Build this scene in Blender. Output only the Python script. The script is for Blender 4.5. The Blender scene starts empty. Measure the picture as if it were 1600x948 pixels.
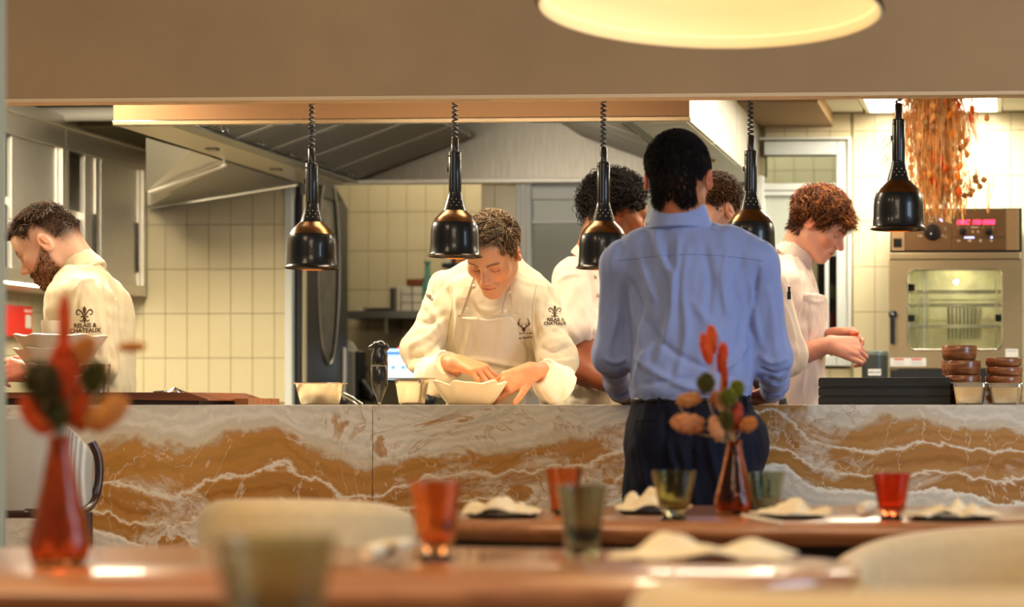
import bpy, bmesh, math, random
import numpy as np
from math import sin, cos, pi, radians, sqrt, atan2
from mathutils import Vector, Matrix
from mathutils.bvhtree import BVHTree
SC = bpy.context.scene
COL = SC.collection
random.seed(4); RNG = np.random.default_rng(7)
# ------------------------------------------------------------------ camera
FPX = 3200.0; PPX, PPY = 1407.0, 632.0; CAMZ = 0.98
YAW = math.atan(0.054); CC, SS = cos(YAW), sin(YAW)
cam = bpy.data.cameras.new('camera'); camo = bpy.data.objects.new('camera', cam); COL.objects.link(camo)
camo.location = (0, 0, CAMZ); camo.rotation_euler = (pi/2, 0, YAW)
cam.sensor_width = 36; cam.lens = 36*FPX/1600
cam.shift_x = -(PPX-800)/1600; cam.shift_y = (PPY-474)/1600
cam.clip_start = 0.1; cam.clip_end = 60
cam.dof.use_dof = True; cam.dof.focus_distance = 6.35; cam.dof.aperture_fstop = 2.4
SC.camera = camo
# ------------------------------------------------------------------ world, colour, lights
w = bpy.data.worlds.new('world'); SC.world = w; w.use_nodes = True
w.node_tree.nodes['Background'].inputs[0].default_value = (1.0, 0.88, 0.72, 1)
w.node_tree.nodes['Background'].inputs[1].default_value = 0.24
SC.view_settings.view_transform = 'Standard'; SC.view_settings.look = 'None'
SC.view_settings.gamma = 1; SC.view_settings.use_curve_mapping = False
SC.view_settings.exposure = 0.13
SC.cycles.use_denoising = True
SC.cycles.max_bounces = 8; SC.cycles.transmission_bounces = 8; SC.cycles.transparent_max_bounces = 12
SC.cycles.sample_clamp_indirect = 6; SC.cycles.caustics_reflective = False; SC.cycles.caustics_refractive = False

def area(name, loc, size, power, color, rot=(0, 0, 0), spread=180):
    l = bpy.data.lights.new(name, 'AREA'); l.shape = 'RECTANGLE'; l.size, l.size_y = size
    l.energy = power; l.color = color; l.spread = radians(spread)
    o = bpy.data.objects.new(name, l); COL.objects.link(o); o.location = loc; o.rotation_euler = rot
    return o
WARM = (1.0, 0.72, 0.42); NEUT = (1.0, 0.86, 0.63); DAY = (0.62, 0.78, 1.0)
# daylight through the dining room's window side (right, behind the photographer's right hand)
area('window_daylight', (4.2, 2.6, 1.7), (2.6, 2.0), 175, DAY, (0, radians(88), radians(-6)))
# warm dining room ceiling lights (left and behind the camera)
area('dining_ceiling_light', (-2.6, 2.6, 3.0), (1.6, 1.6), 85, WARM, (0, 0, 0))
area('dining_ceiling_light', (-0.6, 0.6, 3.0), (1.6, 1.6), 60, (1, .8, .58), (radians(20), 0, 0))
# kitchen ceiling panels and one added fill light
area('kitchen_panel_light', (-0.30, 8.55, 2.235), (0.56, 0.5), 25, (1, .93, .78), (0, 0, 0))
area('kitchen_panel_light', (0.9, 7.6, 2.235), (0.9, 0.9), 36, NEUT)  # unseen light added to brighten the wall mirrored in the cabinet doors
area('kitchen_panel_light', (-0.75, 7.3, 2.235), (0.9, 0.5), 30, NEUT)
area('kitchen_panel_light', (-3.45, 6.85, 2.235), (0.5, 1.4), 95, NEUT)
area('kitchen_panel_light', (-1.9, 6.3, 2.235), (1.2, 0.3), 24, NEUT)
area('hood_fill_light', (-2.1, 7.12, 2.03), (1.7, 0.06), 8, (1, .93, .8), (radians(110), 0, 0))  # unseen light added behind the front lip to brighten the filters
area('back_room_light', (-2.6, 9.9, 2.5), (1.4, 0.6), 16, NEUT)
area('back_room_light', (-0.9, 10.0, 2.5), (1.6, 0.6), 14, (1, .96, .88))

def P(px, py, Y):
    """photo pixel + depth plane -> world point"""
    u = (px-PPX)/FPX
    X = Y*(u*CC-SS)/(CC+u*SS); d = Y*CC-X*SS
    return Vector((X, Y, CAMZ+(PPY-py)*d/FPX))
def SCL(px, Y):
    u = (px-PPX)/FPX; X = Y*(u*CC-SS)/(CC+u*SS); return FPX/(Y*CC-X*SS)
def proj(V):
    d = V[:, 1]*CC-V[:, 0]*SS; xc = V[:, 0]*CC+V[:, 1]*SS
    return PPX+FPX*xc/d, PPY-FPX*(V[:, 2]-CAMZ)/d
# ------------------------------------------------------------------ materials
def hx(h):
    h = h.lstrip('#'); c = [int(h[i:i+2], 16)/255 for i in (0, 2, 4)]
    return tuple(x/12.92 if x <= .04045 else ((x+.055)/1.055)**2.4 for x in c)+(1,)
MATS = {}
def mat(name, color='#808080', rough=.5, metal=0, bump=None, vary=None, trans=0, ior=1.45, emit=None, estr=1, attr=None,
        sheen=0, coat=0, sss=0, alpha=1, stretch=(1, 1, 1), spec=.5, transl=0):
    m = bpy.data.materials.new(name); m.use_nodes = True; nt = m.node_tree; N = nt.nodes; L = nt.links
    b = N['Principled BSDF']; c = hx(color) if isinstance(color, str) else color
    b.inputs['Base Color'].default_value = c; b.inputs['Roughness'].default_value = rough
    b.inputs['Metallic'].default_value = metal; b.inputs['IOR'].default_value = ior
    b.inputs['Transmission Weight'].default_value = trans; b.inputs['Alpha'].default_value = alpha
    b.inputs['Sheen Weight'].default_value = sheen; b.inputs['Coat Weight'].default_value = coat
    b.inputs['Specular IOR Level'].default_value = spec
    if sss:
        b.inputs['Subsurface Weight'].default_value = sss; b.inputs['Subsurface Radius'].default_value = (.012, .004, .002)
        b.inputs['Subsurface Scale'].default_value = 1
    if emit:
        b.inputs['Emission Color'].default_value = hx(emit); b.inputs['Emission Strength'].default_value = estr
    tc = N.new('ShaderNodeTexCoord'); mp = N.new('ShaderNodeMapping'); mp.inputs['Scale'].default_value = stretch
    L.new(tc.outputs['Object'], mp.inputs['Vector'])
    src = None
    if attr:
        a = N.new('ShaderNodeAttribute'); a.attribute_name = attr; L.new(a.outputs['Color'], b.inputs['Base Color']); src = a.outputs['Color']
    if vary:
        sc, amt = vary; n = N.new('ShaderNodeTexNoise'); n.inputs['Scale'].default_value = sc; n.inputs['Detail'].default_value = 5
        L.new(mp.outputs[0], n.inputs['Vector'])
        hsv = N.new('ShaderNodeHueSaturation'); mr = N.new('ShaderNodeMapRange')
        mr.inputs['From Min'].default_value = .3; mr.inputs['From Max'].default_value = .7
        mr.inputs['To Min'].default_value = 1-amt; mr.inputs['To Max'].default_value = 1+amt
        L.new(n.outputs['Fac'], mr.inputs['Value']); L.new(mr.outputs[0], hsv.inputs['Value'])
        if src: L.new(src, hsv.inputs['Color'])
        else: hsv.inputs['Color'].default_value = c
        L.new(hsv.outputs[0], b.inputs['Base Color'])
    if bump:
        sc, st = bump[:2]; n = N.new('ShaderNodeTexNoise'); n.inputs['Scale'].default_value = sc; n.inputs['Detail'].default_value = 4
        L.new(mp.outputs[0], n.inputs['Vector']); bp = N.new('ShaderNodeBump'); bp.inputs['Strength'].default_value = st
        bp.inputs['Distance'].default_value = bump[2] if len(bump) > 2 else .002
        L.new(n.outputs['Fac'], bp.inputs['Height']); L.new(bp.outputs[0], b.inputs['Normal'])
    if transl:
        t = N.new('ShaderNodeBsdfTranslucent'); t.inputs['Color'].default_value = c; mx = N.new('ShaderNodeMixShader')
        mx.inputs[0].default_value = transl; L.new(b.outputs[0], mx.inputs[1]); L.new(t.outputs[0], mx.inputs[2])
        if src: L.new(src, t.inputs['Color'])
        L.new(mx.outputs[0], N['Material Output'].inputs['Surface'])
    m.diffuse_color = c; MATS[name] = m
    return m
def wood(name, c1, c2, scale=(2, 14, 14), rough=.4, coat=.3):
    m = mat(name, c1, rough, coat=coat); nt = m.node_tree; N = nt.nodes; L = nt.links; b = N['Principled BSDF']
    tc = N.new('ShaderNodeTexCoord'); mp = N.new('ShaderNodeMapping'); mp.inputs['Scale'].default_value = scale
    n = N.new('ShaderNodeTexNoise'); n.inputs['Scale'].default_value = 2.5; n.inputs['Detail'].default_value = 8; n.inputs['Distortion'].default_value = 1.2
    r = N.new('ShaderNodeValToRGB'); r.color_ramp.elements[0].position = .3; r.color_ramp.elements[0].color = hx(c1)
    r.color_ramp.elements[1].position = .7; r.color_ramp.elements[1].color = hx(c2)
    L.new(tc.outputs['Object'], mp.inputs[0]); L.new(mp.outputs[0], n.inputs['Vector']); L.new(n.outputs['Fac'], r.inputs[0]); L.new(r.outputs[0], b.inputs['Base Color'])
    return m
# ------------------------------------------------------------------ object helpers
def tag(o, label=None, cat=None, group=None, kind=None):
    if label: o['label'] = label
    if cat: o['category'] = cat
    if group: o['group'] = group
    if kind: o['kind'] = kind
    return o
def thing(name, label, cat, loc=(0, 0, 0), rz=0, group=None):
    o = bpy.data.objects.new(name, None); COL.objects.link(o); o.location = loc; o.rotation_euler = (0, 0, rz)
    o.empty_display_size = .05
    return tag(o, label, cat, group)
def wloc(o):
    v = Vector((0, 0, 0))
    while o: v = v+o.location; o = o.parent
    return v
def obj(name, me, m, parent=None, world=False, smooth=None, loc=None):
    """link mesh (bpy mesh, bmesh or (verts, faces)); world=True: coordinates are world, moved under the parent"""
    if isinstance(me, bmesh.types.BMesh):
        d = bpy.data.meshes.new(name); me.to_mesh(d); me.free()
    elif isinstance(me, tuple):
        d = bpy.data.meshes.new(name); d.from_pydata([tuple(v) for v in me[0]], [], [tuple(f) for f in me[1]]); d.update()
    else: d = me
    if world and parent is not None:
        d.transform(Matrix.Translation(-wloc(parent)))
    if m is not None and not d.materials: d.materials.append(m)
    if smooth is not None:
        d.polygons.foreach_set('use_smooth', [True]*len(d.polygons))
        if smooth < 179:
            try: d.set_sharp_from_angle(angle=radians(smooth))
            except Exception: pass
    o = bpy.data.objects.new(name, d); COL.objects.link(o)
    if parent is not None: o.parent = parent
    if loc is not None: o.location = loc
    return o
def children(o): return [c for c in COL.objects if c.parent == o]
def dup(o, loc=None, rz=None, parent=None, label=None, group=None):
    kids = list(o.children)
    c = o.copy(); COL.objects.link(c)
    if parent is not None: c.parent = parent
    if loc is not None: c.location = loc
    if rz is not None: c.rotation_euler = (c.rotation_euler[0], c.rotation_euler[1], rz)
    if label: c['label'] = label
    if group: c['group'] = group
    for k in kids: dup(k, parent=c)
    return c
def box(bm, lo, hi, bev=0, rot=None):
    lo, hi = Vector(lo), Vector(hi)
    r = bmesh.ops.create_cube(bm, size=1); vs = r['verts']
    for v in vs: v.co = Vector([(lo[i]+hi[i])/2+v.co[i]*(hi[i]-lo[i]) for i in range(3)])
    if bev:
        es = list({e for v in vs for e in v.link_edges})
        q = bmesh.ops.bevel(bm, geom=es, offset=bev, segments=2, affect='EDGES', profile=.6)
        vs = list({v for f in q['faces'] for v in f.verts}|set(v for v in vs if v.is_valid))
    if rot is not None:
        bmesh.ops.transform(bm, matrix=rot, verts=[v for v in vs if v.is_valid])
    return bm
def B(*boxes, bev=0):
    bm = bmesh.new()
    for b in boxes: box(bm, b[0], b[1], b[2] if len(b) > 2 else bev)
    return bm
def lathe(prof, n=40, cap=True, c=(0, 0, 0), wob=None):
    V, F = [], []
    for i, (r, z) in enumerate(prof):
        for k in range(n):
            a = 2*pi*k/n; rr = r
            dz = 0
            if wob: rr, dz = wob(r, z, a, i)
            V.append((c[0]+rr*cos(a), c[1]+rr*sin(a), c[2]+z+dz))
    for i in range(len(prof)-1):
        for k in range(n):
            k2 = (k+1) % n
            F.append((i*n+k, i*n+k2, (i+1)*n+k2, (i+1)*n+k))
    if cap:
        if prof[0][0] > 1e-5: F.append(tuple(range(n-1, -1, -1)))
        if prof[-1][0] > 1e-5: F.append(tuple((len(prof)-1)*n+k for k in range(n)))
    return V, F
def tube(pts, r, n=8, cap=True):
    pts = [Vector(p) for p in pts]; m = len(pts); V, F = [], []
    rs = r if isinstance(r, (list, tuple)) else [r]*m
    up = Vector((.13, .31, .94)); prev = None
    for i, p in enumerate(pts):
        t = (pts[min(i+1, m-1)]-pts[max(i-1, 0)]).normalized()
        a = (prev if prev is not None else up); a = (a-t*a.dot(t))
        if a.length < 1e-4: a = Vector((1, 0, 0))-t*t.x
        a.normalize(); b = t.cross(a); prev = a
        for k in range(n):
            an = 2*pi*k/n; V.append(p+(a*cos(an)+b*sin(an))*rs[i])
    for i in range(m-1):
        for k in range(n):
            k2 = (k+1) % n; F.append((i*n+k, i*n+k2, (i+1)*n+k2, (i+1)*n+k))
    if cap: F.append(tuple(range(n-1, -1, -1))); F.append(tuple((m-1)*n+k for k in range(n)))
    return V, F
def join(*parts):
    V, F = [], []
    for v, f in parts:
        o = len(V); V += list(v); F += [tuple(i+o for i in q) for q in f]
    return V, F
def prism(poly, lo, hi, axis='y'):
    """extrude 2D polygon: axis y -> poly in (x,z)"""
    n = len(poly); V = []
    for t in (lo, hi):
        for a, b in poly:
            V.append({'y': (a, t, b), 'x': (t, a, b), 'z': (a, b, t)}[axis])
    F = [tuple(range(n)), tuple(range(2*n-1, n-1, -1))]+[(i, i+n, (i+1) % n+n, (i+1) % n) for i in range(n)]
    bm = bmesh.new(); vs = [bm.verts.new(v) for v in V]
    for f in F: bm.faces.new([vs[i] for i in f])
    bmesh.ops.recalc_face_normals(bm, faces=bm.faces)
    return bm
def bez(p, n=10):
    """Catmull-Rom through points"""
    p = [Vector(q) for q in p]; out = []
    q = [p[0]*2-p[1]]+p+[p[-1]*2-p[-2]]
    for i in range(1, len(q)-2):
        for k in range(n):
            t = k/n; a, b, c, d = q[i-1:i+3]
            out.append(.5*((2*b)+(c-a)*t+(2*a-5*b+4*c-d)*t*t+(3*b-a-3*c+d)*t**3))
    out.append(p[-1]); return out
# ------------------------------------------------------------------ signed distance modelling (numpy surface nets)
class SDF:
    def __init__(s): s.ops = []; s.lo = np.full(3, 1e9); s.hi = np.full(3, -1e9)
    def _add(s, kind, fn, lo, hi, k):
        lo, hi = np.array(lo, float), np.array(hi, float); s.ops.append((kind, fn, lo, hi, k))
        if kind == 'u': s.lo = np.minimum(s.lo, lo); s.hi = np.maximum(s.hi, hi)
        return s
    def rc(s, a, b, ra, rb, k=.01, kind='u', flat=False):
        a, b = np.array(a, float), np.array(b, float); ba = b-a; L2 = float(ba@ba)+1e-12; L = sqrt(L2); m = max(ra, rb)
        def fn(X, Y, Z):
            px, py, pz = X-a[0], Y-a[1], Z-a[2]
            h = (px*ba[0]+py*ba[1]+pz*ba[2])/L2; hc = np.clip(h, 0, 1)
            qx, qy, qz = px-hc*ba[0], py-hc*ba[1], pz-hc*ba[2]
            if not flat: return np.sqrt(qx*qx+qy*qy+qz*qz)-(ra+(rb-ra)*hc)
            hx_ = px-h*ba[0]; hy = py-h*ba[1]; hz = pz-h*ba[2]
            rad = np.sqrt(hx_*hx_+hy*hy+hz*hz)-(ra+(rb-ra)*hc)
            ax = (np.abs(h-.5)-.5)*L
            return np.maximum(rad, ax)
        return s._add(kind, fn, np.minimum(a, b)-m, np.maximum(a, b)+m, k)
    def el(s, c, r, R=None, k=.01, kind='u'):
        c, r = np.array(c, float), np.array(r, float); m = r.max() if R is not None else r
        Rm = np.array(R, float) if R is not None else None
        def fn(X, Y, Z):
            x, y, z = X-c[0], Y-c[1], Z-c[2]
            if Rm is not None:
                x, y, z = (x*Rm[0, 0]+y*Rm[1, 0]+z*Rm[2, 0], x*Rm[0, 1]+y*Rm[1, 1]+z*Rm[2, 1], x*Rm[0, 2]+y*Rm[1, 2]+z*Rm[2, 2])
            k0 = np.sqrt((x/r[0])**2+(y/r[1])**2+(z/r[2])**2)+1e-9
            k1 = np.sqrt((x/r[0]**2)**2+(y/r[1]**2)**2+(z/r[2]**2)**2)+1e-9
            return k0*(k0-1)/k1
        return s._add(kind, fn, c-m, c+m, k)
    def bx(s, c, h, r=.004, R=None, k=.005, kind='u'):
        c, h = np.array(c, float), np.array(h, float); Rm = np.array(R, float) if R is not None else None
        def fn(X, Y, Z):
            x, y, z = X-c[0], Y-c[1], Z-c[2]
            if Rm is not None:
                x, y, z = (x*Rm[0, 0]+y*Rm[1, 0]+z*Rm[2, 0], x*Rm[0, 1]+y*Rm[1, 1]+z*Rm[2, 1], x*Rm[0, 2]+y*Rm[1, 2]+z*Rm[2, 2])
            q = [np.abs(v)-(hh-r) for v, hh in zip((x, y, z), h)]
            return np.sqrt(sum(np.maximum(v, 0)**2 for v in q))+np.minimum(np.maximum(np.maximum(q[0], q[1]), q[2]), 0)-r
        m = np.full(3, float(np.linalg.norm(h))) if R is not None else h
        return s._add(kind, fn, c-m, c+m, k)
    def loft(s, secs, yaw=0, infl=0, k=.03, n=2.3, kind='u', clip=None):
        secs = sorted(secs, key=lambda q: q[2]); A = np.array(secs, float); zs = A[:, 2]
        zz = np.linspace(zs[0], zs[-1], 80)
        def interp(col):
            # monotone smooth interpolation
            t = np.interp(zz, zs, A[:, col]); ker = np.array([1, 2, 3, 2, 1.])/9
            tp = np.concatenate([np.full(2, t[0]), t, np.full(2, t[-1])]); return np.convolve(tp, ker, 'valid')
        cx, cy, rx, ry = interp(0), interp(1), interp(3)+infl, interp(4)+infl
        c_, s_ = cos(yaw), sin(yaw)
        def fn(X, Y, Z):
            zc = np.clip(Z, zs[0], zs[-1])
            x = X-np.interp(zc, zz, cx); y = Y-np.interp(zc, zz, cy); a = np.interp(zc, zz, rx); b = np.interp(zc, zz, ry)
            xr = x*c_+y*s_; yr = -x*s_+y*c_
            q = ((np.abs(xr)/a)**n+(np.abs(yr)/b)**n)**(1/n)
            d = (q-1)*np.minimum(a, b)
            oz = np.maximum(Z-zs[-1], zs[0]-Z)
            d = np.maximum(d, oz)
            if clip is not None: d = np.maximum(d, clip(X, Y, Z))
            return d
        m = max(rx.max(), ry.max())
        return s._add(kind, fn, (cx.min()-m, cy.min()-m, zs[0]), (cx.max()+m, cy.max()+m, zs[-1]), k)
    def fn(s, f, lo, hi, k=.005, kind='u'): return s._add(kind, f, lo, hi, k)
    def mesh(s, h, band=None):
        lo = s.lo-3*h; n = np.ceil((s.hi+3*h-lo)/h).astype(int)+1
        F = np.full(n, 1.0, np.float32); ax = [lo[i]+h*np.arange(n[i]) for i in range(3)]
        for kind, fn, a, b, k in s.ops:
            m = k+2*h
            i0 = np.clip(np.floor((a-m-lo)/h).astype(int), 0, n); i1 = np.clip(np.ceil((b+m-lo)/h).astype(int)+1, 0, n)
            if kind == 'i': i0 = np.zeros(3, int); i1 = n
            if (i1 <= i0).any(): continue
            sl = tuple(slice(p, q) for p, q in zip(i0, i1))
            X, Y, Z = np.meshgrid(*[ax[i][sl[i]] for i in range(3)], indexing='ij', sparse=True)
            d = fn(X, Y, Z); cur = F[sl]
            if kind == 'u':
                q = np.maximum(k-np.abs(cur-d), 0)/k; F[sl] = np.minimum(cur, d)-q*q*k*.25
            else:
                d2 = -d if kind == 's' else d
                q = np.maximum(k-np.abs(cur-d2), 0)/k; F[sl] = np.maximum(cur, d2)+q*q*k*.25
        return surfnets(F, lo, h)
def surfnets(F, lo, h):
    S = F < 0; n = F.shape
    cnt = np.zeros((n[0]-1, n[1]-1, n[2]-1), np.int8)
    for i in (0, 1):
        for j in (0, 1):
            for k in (0, 1):
                cnt += S[i:n[0]-1+i, j:n[1]-1+j, k:n[2]-1+k]
    act = (cnt > 0) & (cnt < 8); I = np.argwhere(act); vid = np.full(act.shape, -1, np.int64); vid[act] = np.arange(len(I))
    corners = [(i, j, k) for i in (0, 1) for j in (0, 1) for k in (0, 1)]
    val = {c: F[I[:, 0]+c[0], I[:, 1]+c[1], I[:, 2]+c[2]].astype(float) for c in corners}
    acc = np.zeros((len(I), 3)); w_ = np.zeros(len(I))
    for c in corners:
        for ax in range(3):
            if c[ax]: continue
            d = list(c); d[ax] = 1; d = tuple(d); a, b = val[c], val[d]
            m = (a < 0) != (b < 0); t = np.where(m, a/np.where(m, a-b, 1), 0)
            p = np.zeros((len(I), 3)); p += np.array(c); p[:, ax] = t
            acc += p*m[:, None]; w_ += m
    V = lo+(I+acc/w_[:, None])*h
    faces = []
    for ax in range(3):
        sl0 = [slice(None)]*3; sl1 = [slice(None)]*3; sl0[ax] = slice(0, -1); sl1[ax] = slice(1, None)
        A, Bb = S[tuple(sl0)], S[tuple(sl1)]; E = np.argwhere(A != Bb)
        o1, o2 = (ax+1) % 3, (ax+2) % 3
        E = E[(E[:, o1] > 0) & (E[:, o2] > 0) & (E[:, o1] < n[o1]-1) & (E[:, o2] < n[o2]-1)]
        q = []
        for da, db in ((-1, -1), (0, -1), (0, 0), (-1, 0)):
            e = E.copy(); e[:, o1] += da; e[:, o2] += db; q.append(vid[e[:, 0], e[:, 1], e[:, 2]])
        q = np.stack(q, 1); flip = ~A[E[:, 0], E[:, 1], E[:, 2]]
        q[flip] = q[flip][:, ::-1]; faces.append(q)
    return V, np.concatenate(faces)
def vnormals(V, Fq):
    a, b, c, d = (V[Fq[:, i]] for i in range(4)); n = np.cross(c-a, d-b); N = np.zeros_like(V)
    for i in range(4): np.add.at(N, Fq[:, i], n)
    return N/(np.linalg.norm(N, axis=1)[:, None]+1e-12)
def relax(V, Fq, it=2, f=.5):
    for _ in range(it):
        S = np.zeros_like(V); c = np.zeros(len(V))
        for i in range(4):
            j = (i+1) % 4; np.add.at(S, Fq[:, i], V[Fq[:, j]]); np.add.at(c, Fq[:, i], 1)
            np.add.at(S, Fq[:, j], V[Fq[:, i]]); np.add.at(c, Fq[:, j], 1)
        V = V*(1-f)+f*S/c[:, None]
    return V
def qmesh(name, V, Fq, colors=None):
    me = bpy.data.meshes.new(name); me.vertices.add(len(V)); me.vertices.foreach_set('co', np.asarray(V, np.float32).ravel())
    k = Fq.shape[1]
    me.loops.add(len(Fq)*k); me.loops.foreach_set('vertex_index', Fq.astype(np.int32).ravel())
    me.polygons.add(len(Fq)); me.polygons.foreach_set('loop_start', np.arange(0, len(Fq)*k, k, dtype=np.int32))
    me.update(calc_edges=True); me.validate()
    me.polygons.foreach_set('use_smooth', np.ones(len(me.polygons), bool))
    if colors is not None:
        a = me.color_attributes.new('Col', 'FLOAT_COLOR', 'POINT')
        cc = np.ones((len(V), 4), np.float32); cc[:, :3] = colors; a.data.foreach_set('color', cc.ravel())
    return me
def noise3(V, scale, seed=0, octs=3):
    r = np.random.default_rng(seed); out = np.zeros(len(V)); amp = 1.; tot = 0
    for o in range(octs):
        for _ in range(5):
            d = r.normal(size=3); d /= np.linalg.norm(d); f = scale*2**o*(0.7+.6*r.random())
            wv = V+.25/scale/2**o*np.sin(V[:, [1, 2, 0]]*f*1.7+r.random()*6)
            out += amp*np.sin((wv@d)*f*2*pi+r.random()*6.28); 
        tot += amp*2.2; amp *= .5
    return out/tot
def strands(name, paths, radii, colors, n=3):
    """paths (S,m,3), radii (S,m), colors (S,3)"""
    S, m, _ = paths.shape
    T = np.gradient(paths, axis=1); T /= np.linalg.norm(T, axis=2)[..., None]+1e-9
    ref = np.where(np.abs(T[..., 2:3]) < .9, np.array([0, 0, 1.]), np.array([1., 0, 0])); A = np.cross(T, ref); A /= np.linalg.norm(A, axis=2)[..., None]+1e-9
    Bn = np.cross(T, A); an = 2*pi*np.arange(n)/n
    V = paths[:, :, None, :]+radii[:, :, None, None]*(A[:, :, None, :]*np.cos(an)[None, None, :, None]+Bn[:, :, None, :]*np.sin(an)[None, None, :, None])
    base = (np.arange(S)[:, None, None]*m+np.arange(m-1)[None, :, None])*n; k = np.arange(n)[None, None, :]; k2 = (k+1) % n
    F = np.stack([base+k, base+k2, base+n+k2, base+n+k], -1).reshape(-1, 4)
    C = np.repeat(colors, m*n, axis=0)
    return qmesh(name, V.reshape(-1, 3), F, C)
# ================================================================== materials
M_plaster = mat('header_plaster', '#b0916a', .85, bump=(40, .25, .003), vary=(3, .07))
M_pier = mat('pier_paint', '#a3a38a', .7, bump=(60, .1))
M_tile = mat('glazed_tile', '#ddd0a8', .22, vary=(6, .03))
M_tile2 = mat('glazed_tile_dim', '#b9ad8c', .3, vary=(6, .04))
M_grout = mat('grout', '#a2966f', .9)
M_ceil = mat('ceiling_board', '#d9d4c4', .8)
M_floor = mat('floor_tile', '#4a443c', .6, vary=(4, .15))
M_dfloor = wood('dining_floorboards', '#4a2f1a', '#6b4526', (1, 8, 1), .5)
M_white = mat('white_enamel', '#e8eae2', .3)
M_frame = mat('window_frame_white', '#dfe3dc', .3)
def brushed(name, col, rough=.3, st=(1, 1, 60), amt=.1):
    m = mat(name, col, rough, 1, vary=(14, amt), stretch=st, bump=(30, .04)); return m
M_steel = brushed('brushed_steel', '#dad6cc', .45)
M_steelv = brushed('brushed_steel_upright_grain', '#d6d3cb', .5, (40, 40, 1))
M_steeld = brushed('dull_steel', '#96938c', .42)
M_polish = mat('polished_steel', '#d6d3ca', .14, 1)
M_hoodfront = brushed('hood_front_steel', '#86664a', .6, (60, 1, 1), .05)  # brown tint puts the reflected lamp glow into the steel's colour
M_dark = mat('slat_gap_shade', '#14130f', .6)
M_black = mat('black_plastic', '#101012', .25, coat=.4)
M_blackm = mat('matt_black', '#15161a', .55)
M_led = mat('led_strip', '#ffffff', emit='#ffe9c4', estr=9)
M_panel = mat('light_panel', '#ffffff', emit='#fff3da', estr=7)
M_red = mat('red_enamel', '#d01c14', .35, coat=.3)
M_walnut = wood('walnut', '#57290f', '#8a4a22', (1.2, 10, 10), .35)
M_walnut2 = wood('walnut_light', '#6a3c1e', '#9a6138', (2, 30, 3), .4)
M_table = wood('table_wood', '#84502e', '#b0754a', (1.5, 12, 12), .28, .5)
M_bowlwood = wood('acacia', '#5c2a12', '#a8683a', (4, 4, 40), .35)

# ================================================================== setting
WY = 9.05                      # kitchen back wall plane
CZ = 2.27
def struct(name, me, m, parent=None, kindit=True, **k):
    o = obj(name, me, m, parent, **k)
    if parent is None and kindit: tag(o, kind='structure')
    return o
struct('floor', B(((-6, -1.5, -.05), (4.5, 5.8, 0))), M_dfloor)
o = struct('floor_kitchen', B(((-6, 5.8, -.05), (4.5, 11.5, 0))), M_floor)
# ceiling of the kitchen with its tile grid
ceil = struct('ceiling', B(((-6, 5.91, CZ+.02), (4.5, WY+.05, CZ+.08))), M_ceil)
tl = B(((0, 0, 0), (.585, .585, .018)), bev=.003)
td = bpy.data.meshes.new('ceiling_tile'); tl.to_mesh(td); tl.free(); td.materials.append(M_ceil)
PX0 = P(1343, 160, 8.6).x
for i in range(-2, 3):
    for j in range(4):
        if j == 0 and i == 0: continue
        x = PX0+i*.6; y = 8.42-j*.6
        if x > 2: continue
        q = bpy.data.objects.new('ceiling_tile', td); COL.objects.link(q); q.parent = ceil; q.location = (x, y, CZ)
# light panel
lp = thing('ceiling_light', 'square bright ceiling light panel above the dried flowers and oven', 'ceiling light', (PX0, 8.42, CZ-.005))
obj('frame', B(((0, 0, 0), (.595, .02, .02)), ((0, .575, 0), (.595, .595, .02)), ((0, .02, 0), (.02, .575, .02)), ((.575, .02, 0), (.595, .575, .02))), M_white, lp)
obj('diffuser', B(((.02, .02, .004), (.575, .575, .016))), M_panel, lp)
# header beam between dining room and kitchen
HZ = P(800, 150.5, 5.85).z+.005
struct('wall_header', B(((-6, 5.85, HZ), (4.5, 5.91, 3.2)), bev=.002), M_plaster)
struct('header_lit_edge', B(((-6, 5.846, HZ-.012), (4.5, 5.914, HZ-.0005)), bev=.002), mat('lit_edge_colour', '#e8cba0', .6))  # pale strip added; its colour stands in for lamplight on the header's underside
# pier at the left
xp = P(10, 400, 3.55).x
struct('wall_pier', B(((xp-.6, 3.4, 0), (xp, 3.55, 3.2)), bev=.002), M_pier)
# ---- tiles
def tilemesh(w, h, t, m):
    bm = B(((.0012, -t, .0012), (w-.0012, 0, h-.0012)), bev=.0012); d = bpy.data.meshes.new('tile'); bm.to_mesh(d); bm.free(); d.materials.append(m); return d
TILE = tilemesh(.1002, .2, .007, M_tile); TILE2 = tilemesh(.1002, .2, .007, M_tile2)
def cut(w, h, m=M_tile): return tilemesh(w, h, .007, m)
_cc = {}
def tiles(parent, Y, x0, x1, z0, z1, xo, zo=.99, me=TILE, m=M_tile, lw=.1002, lh=.2):
    i0 = math.floor((x0-xo)/lw); n = 0
    for i in range(i0, math.ceil((x1-xo)/lw)):
        for j in range(math.floor((z0-zo)/lh+1e-6), math.ceil((z1-zo)/lh-1e-6)):
            a, b = max(x0, xo+i*lw), min(x1, xo+(i+1)*lw); c, d = max(z0, zo+j*lh), min(z1, zo+(j+1)*lh)
            if b-a < .008 or d-c < .008: continue
            full = abs(b-a-lw) < 1e-4 and abs(d-c-lh) < 1e-4
            if full: q = me
            else:
                key = (round(b-a, 3), round(d-c, 3), m.name)
                if key not in _cc: _cc[key] = cut(b-a, d-c, m)
                q = _cc[key]
            o = bpy.data.objects.new('tile', q); COL.objects.link(o); o.parent = parent; o.location = (a, Y, c); n += 1
    return n
XO = P(1367, 400, WY).x
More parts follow.
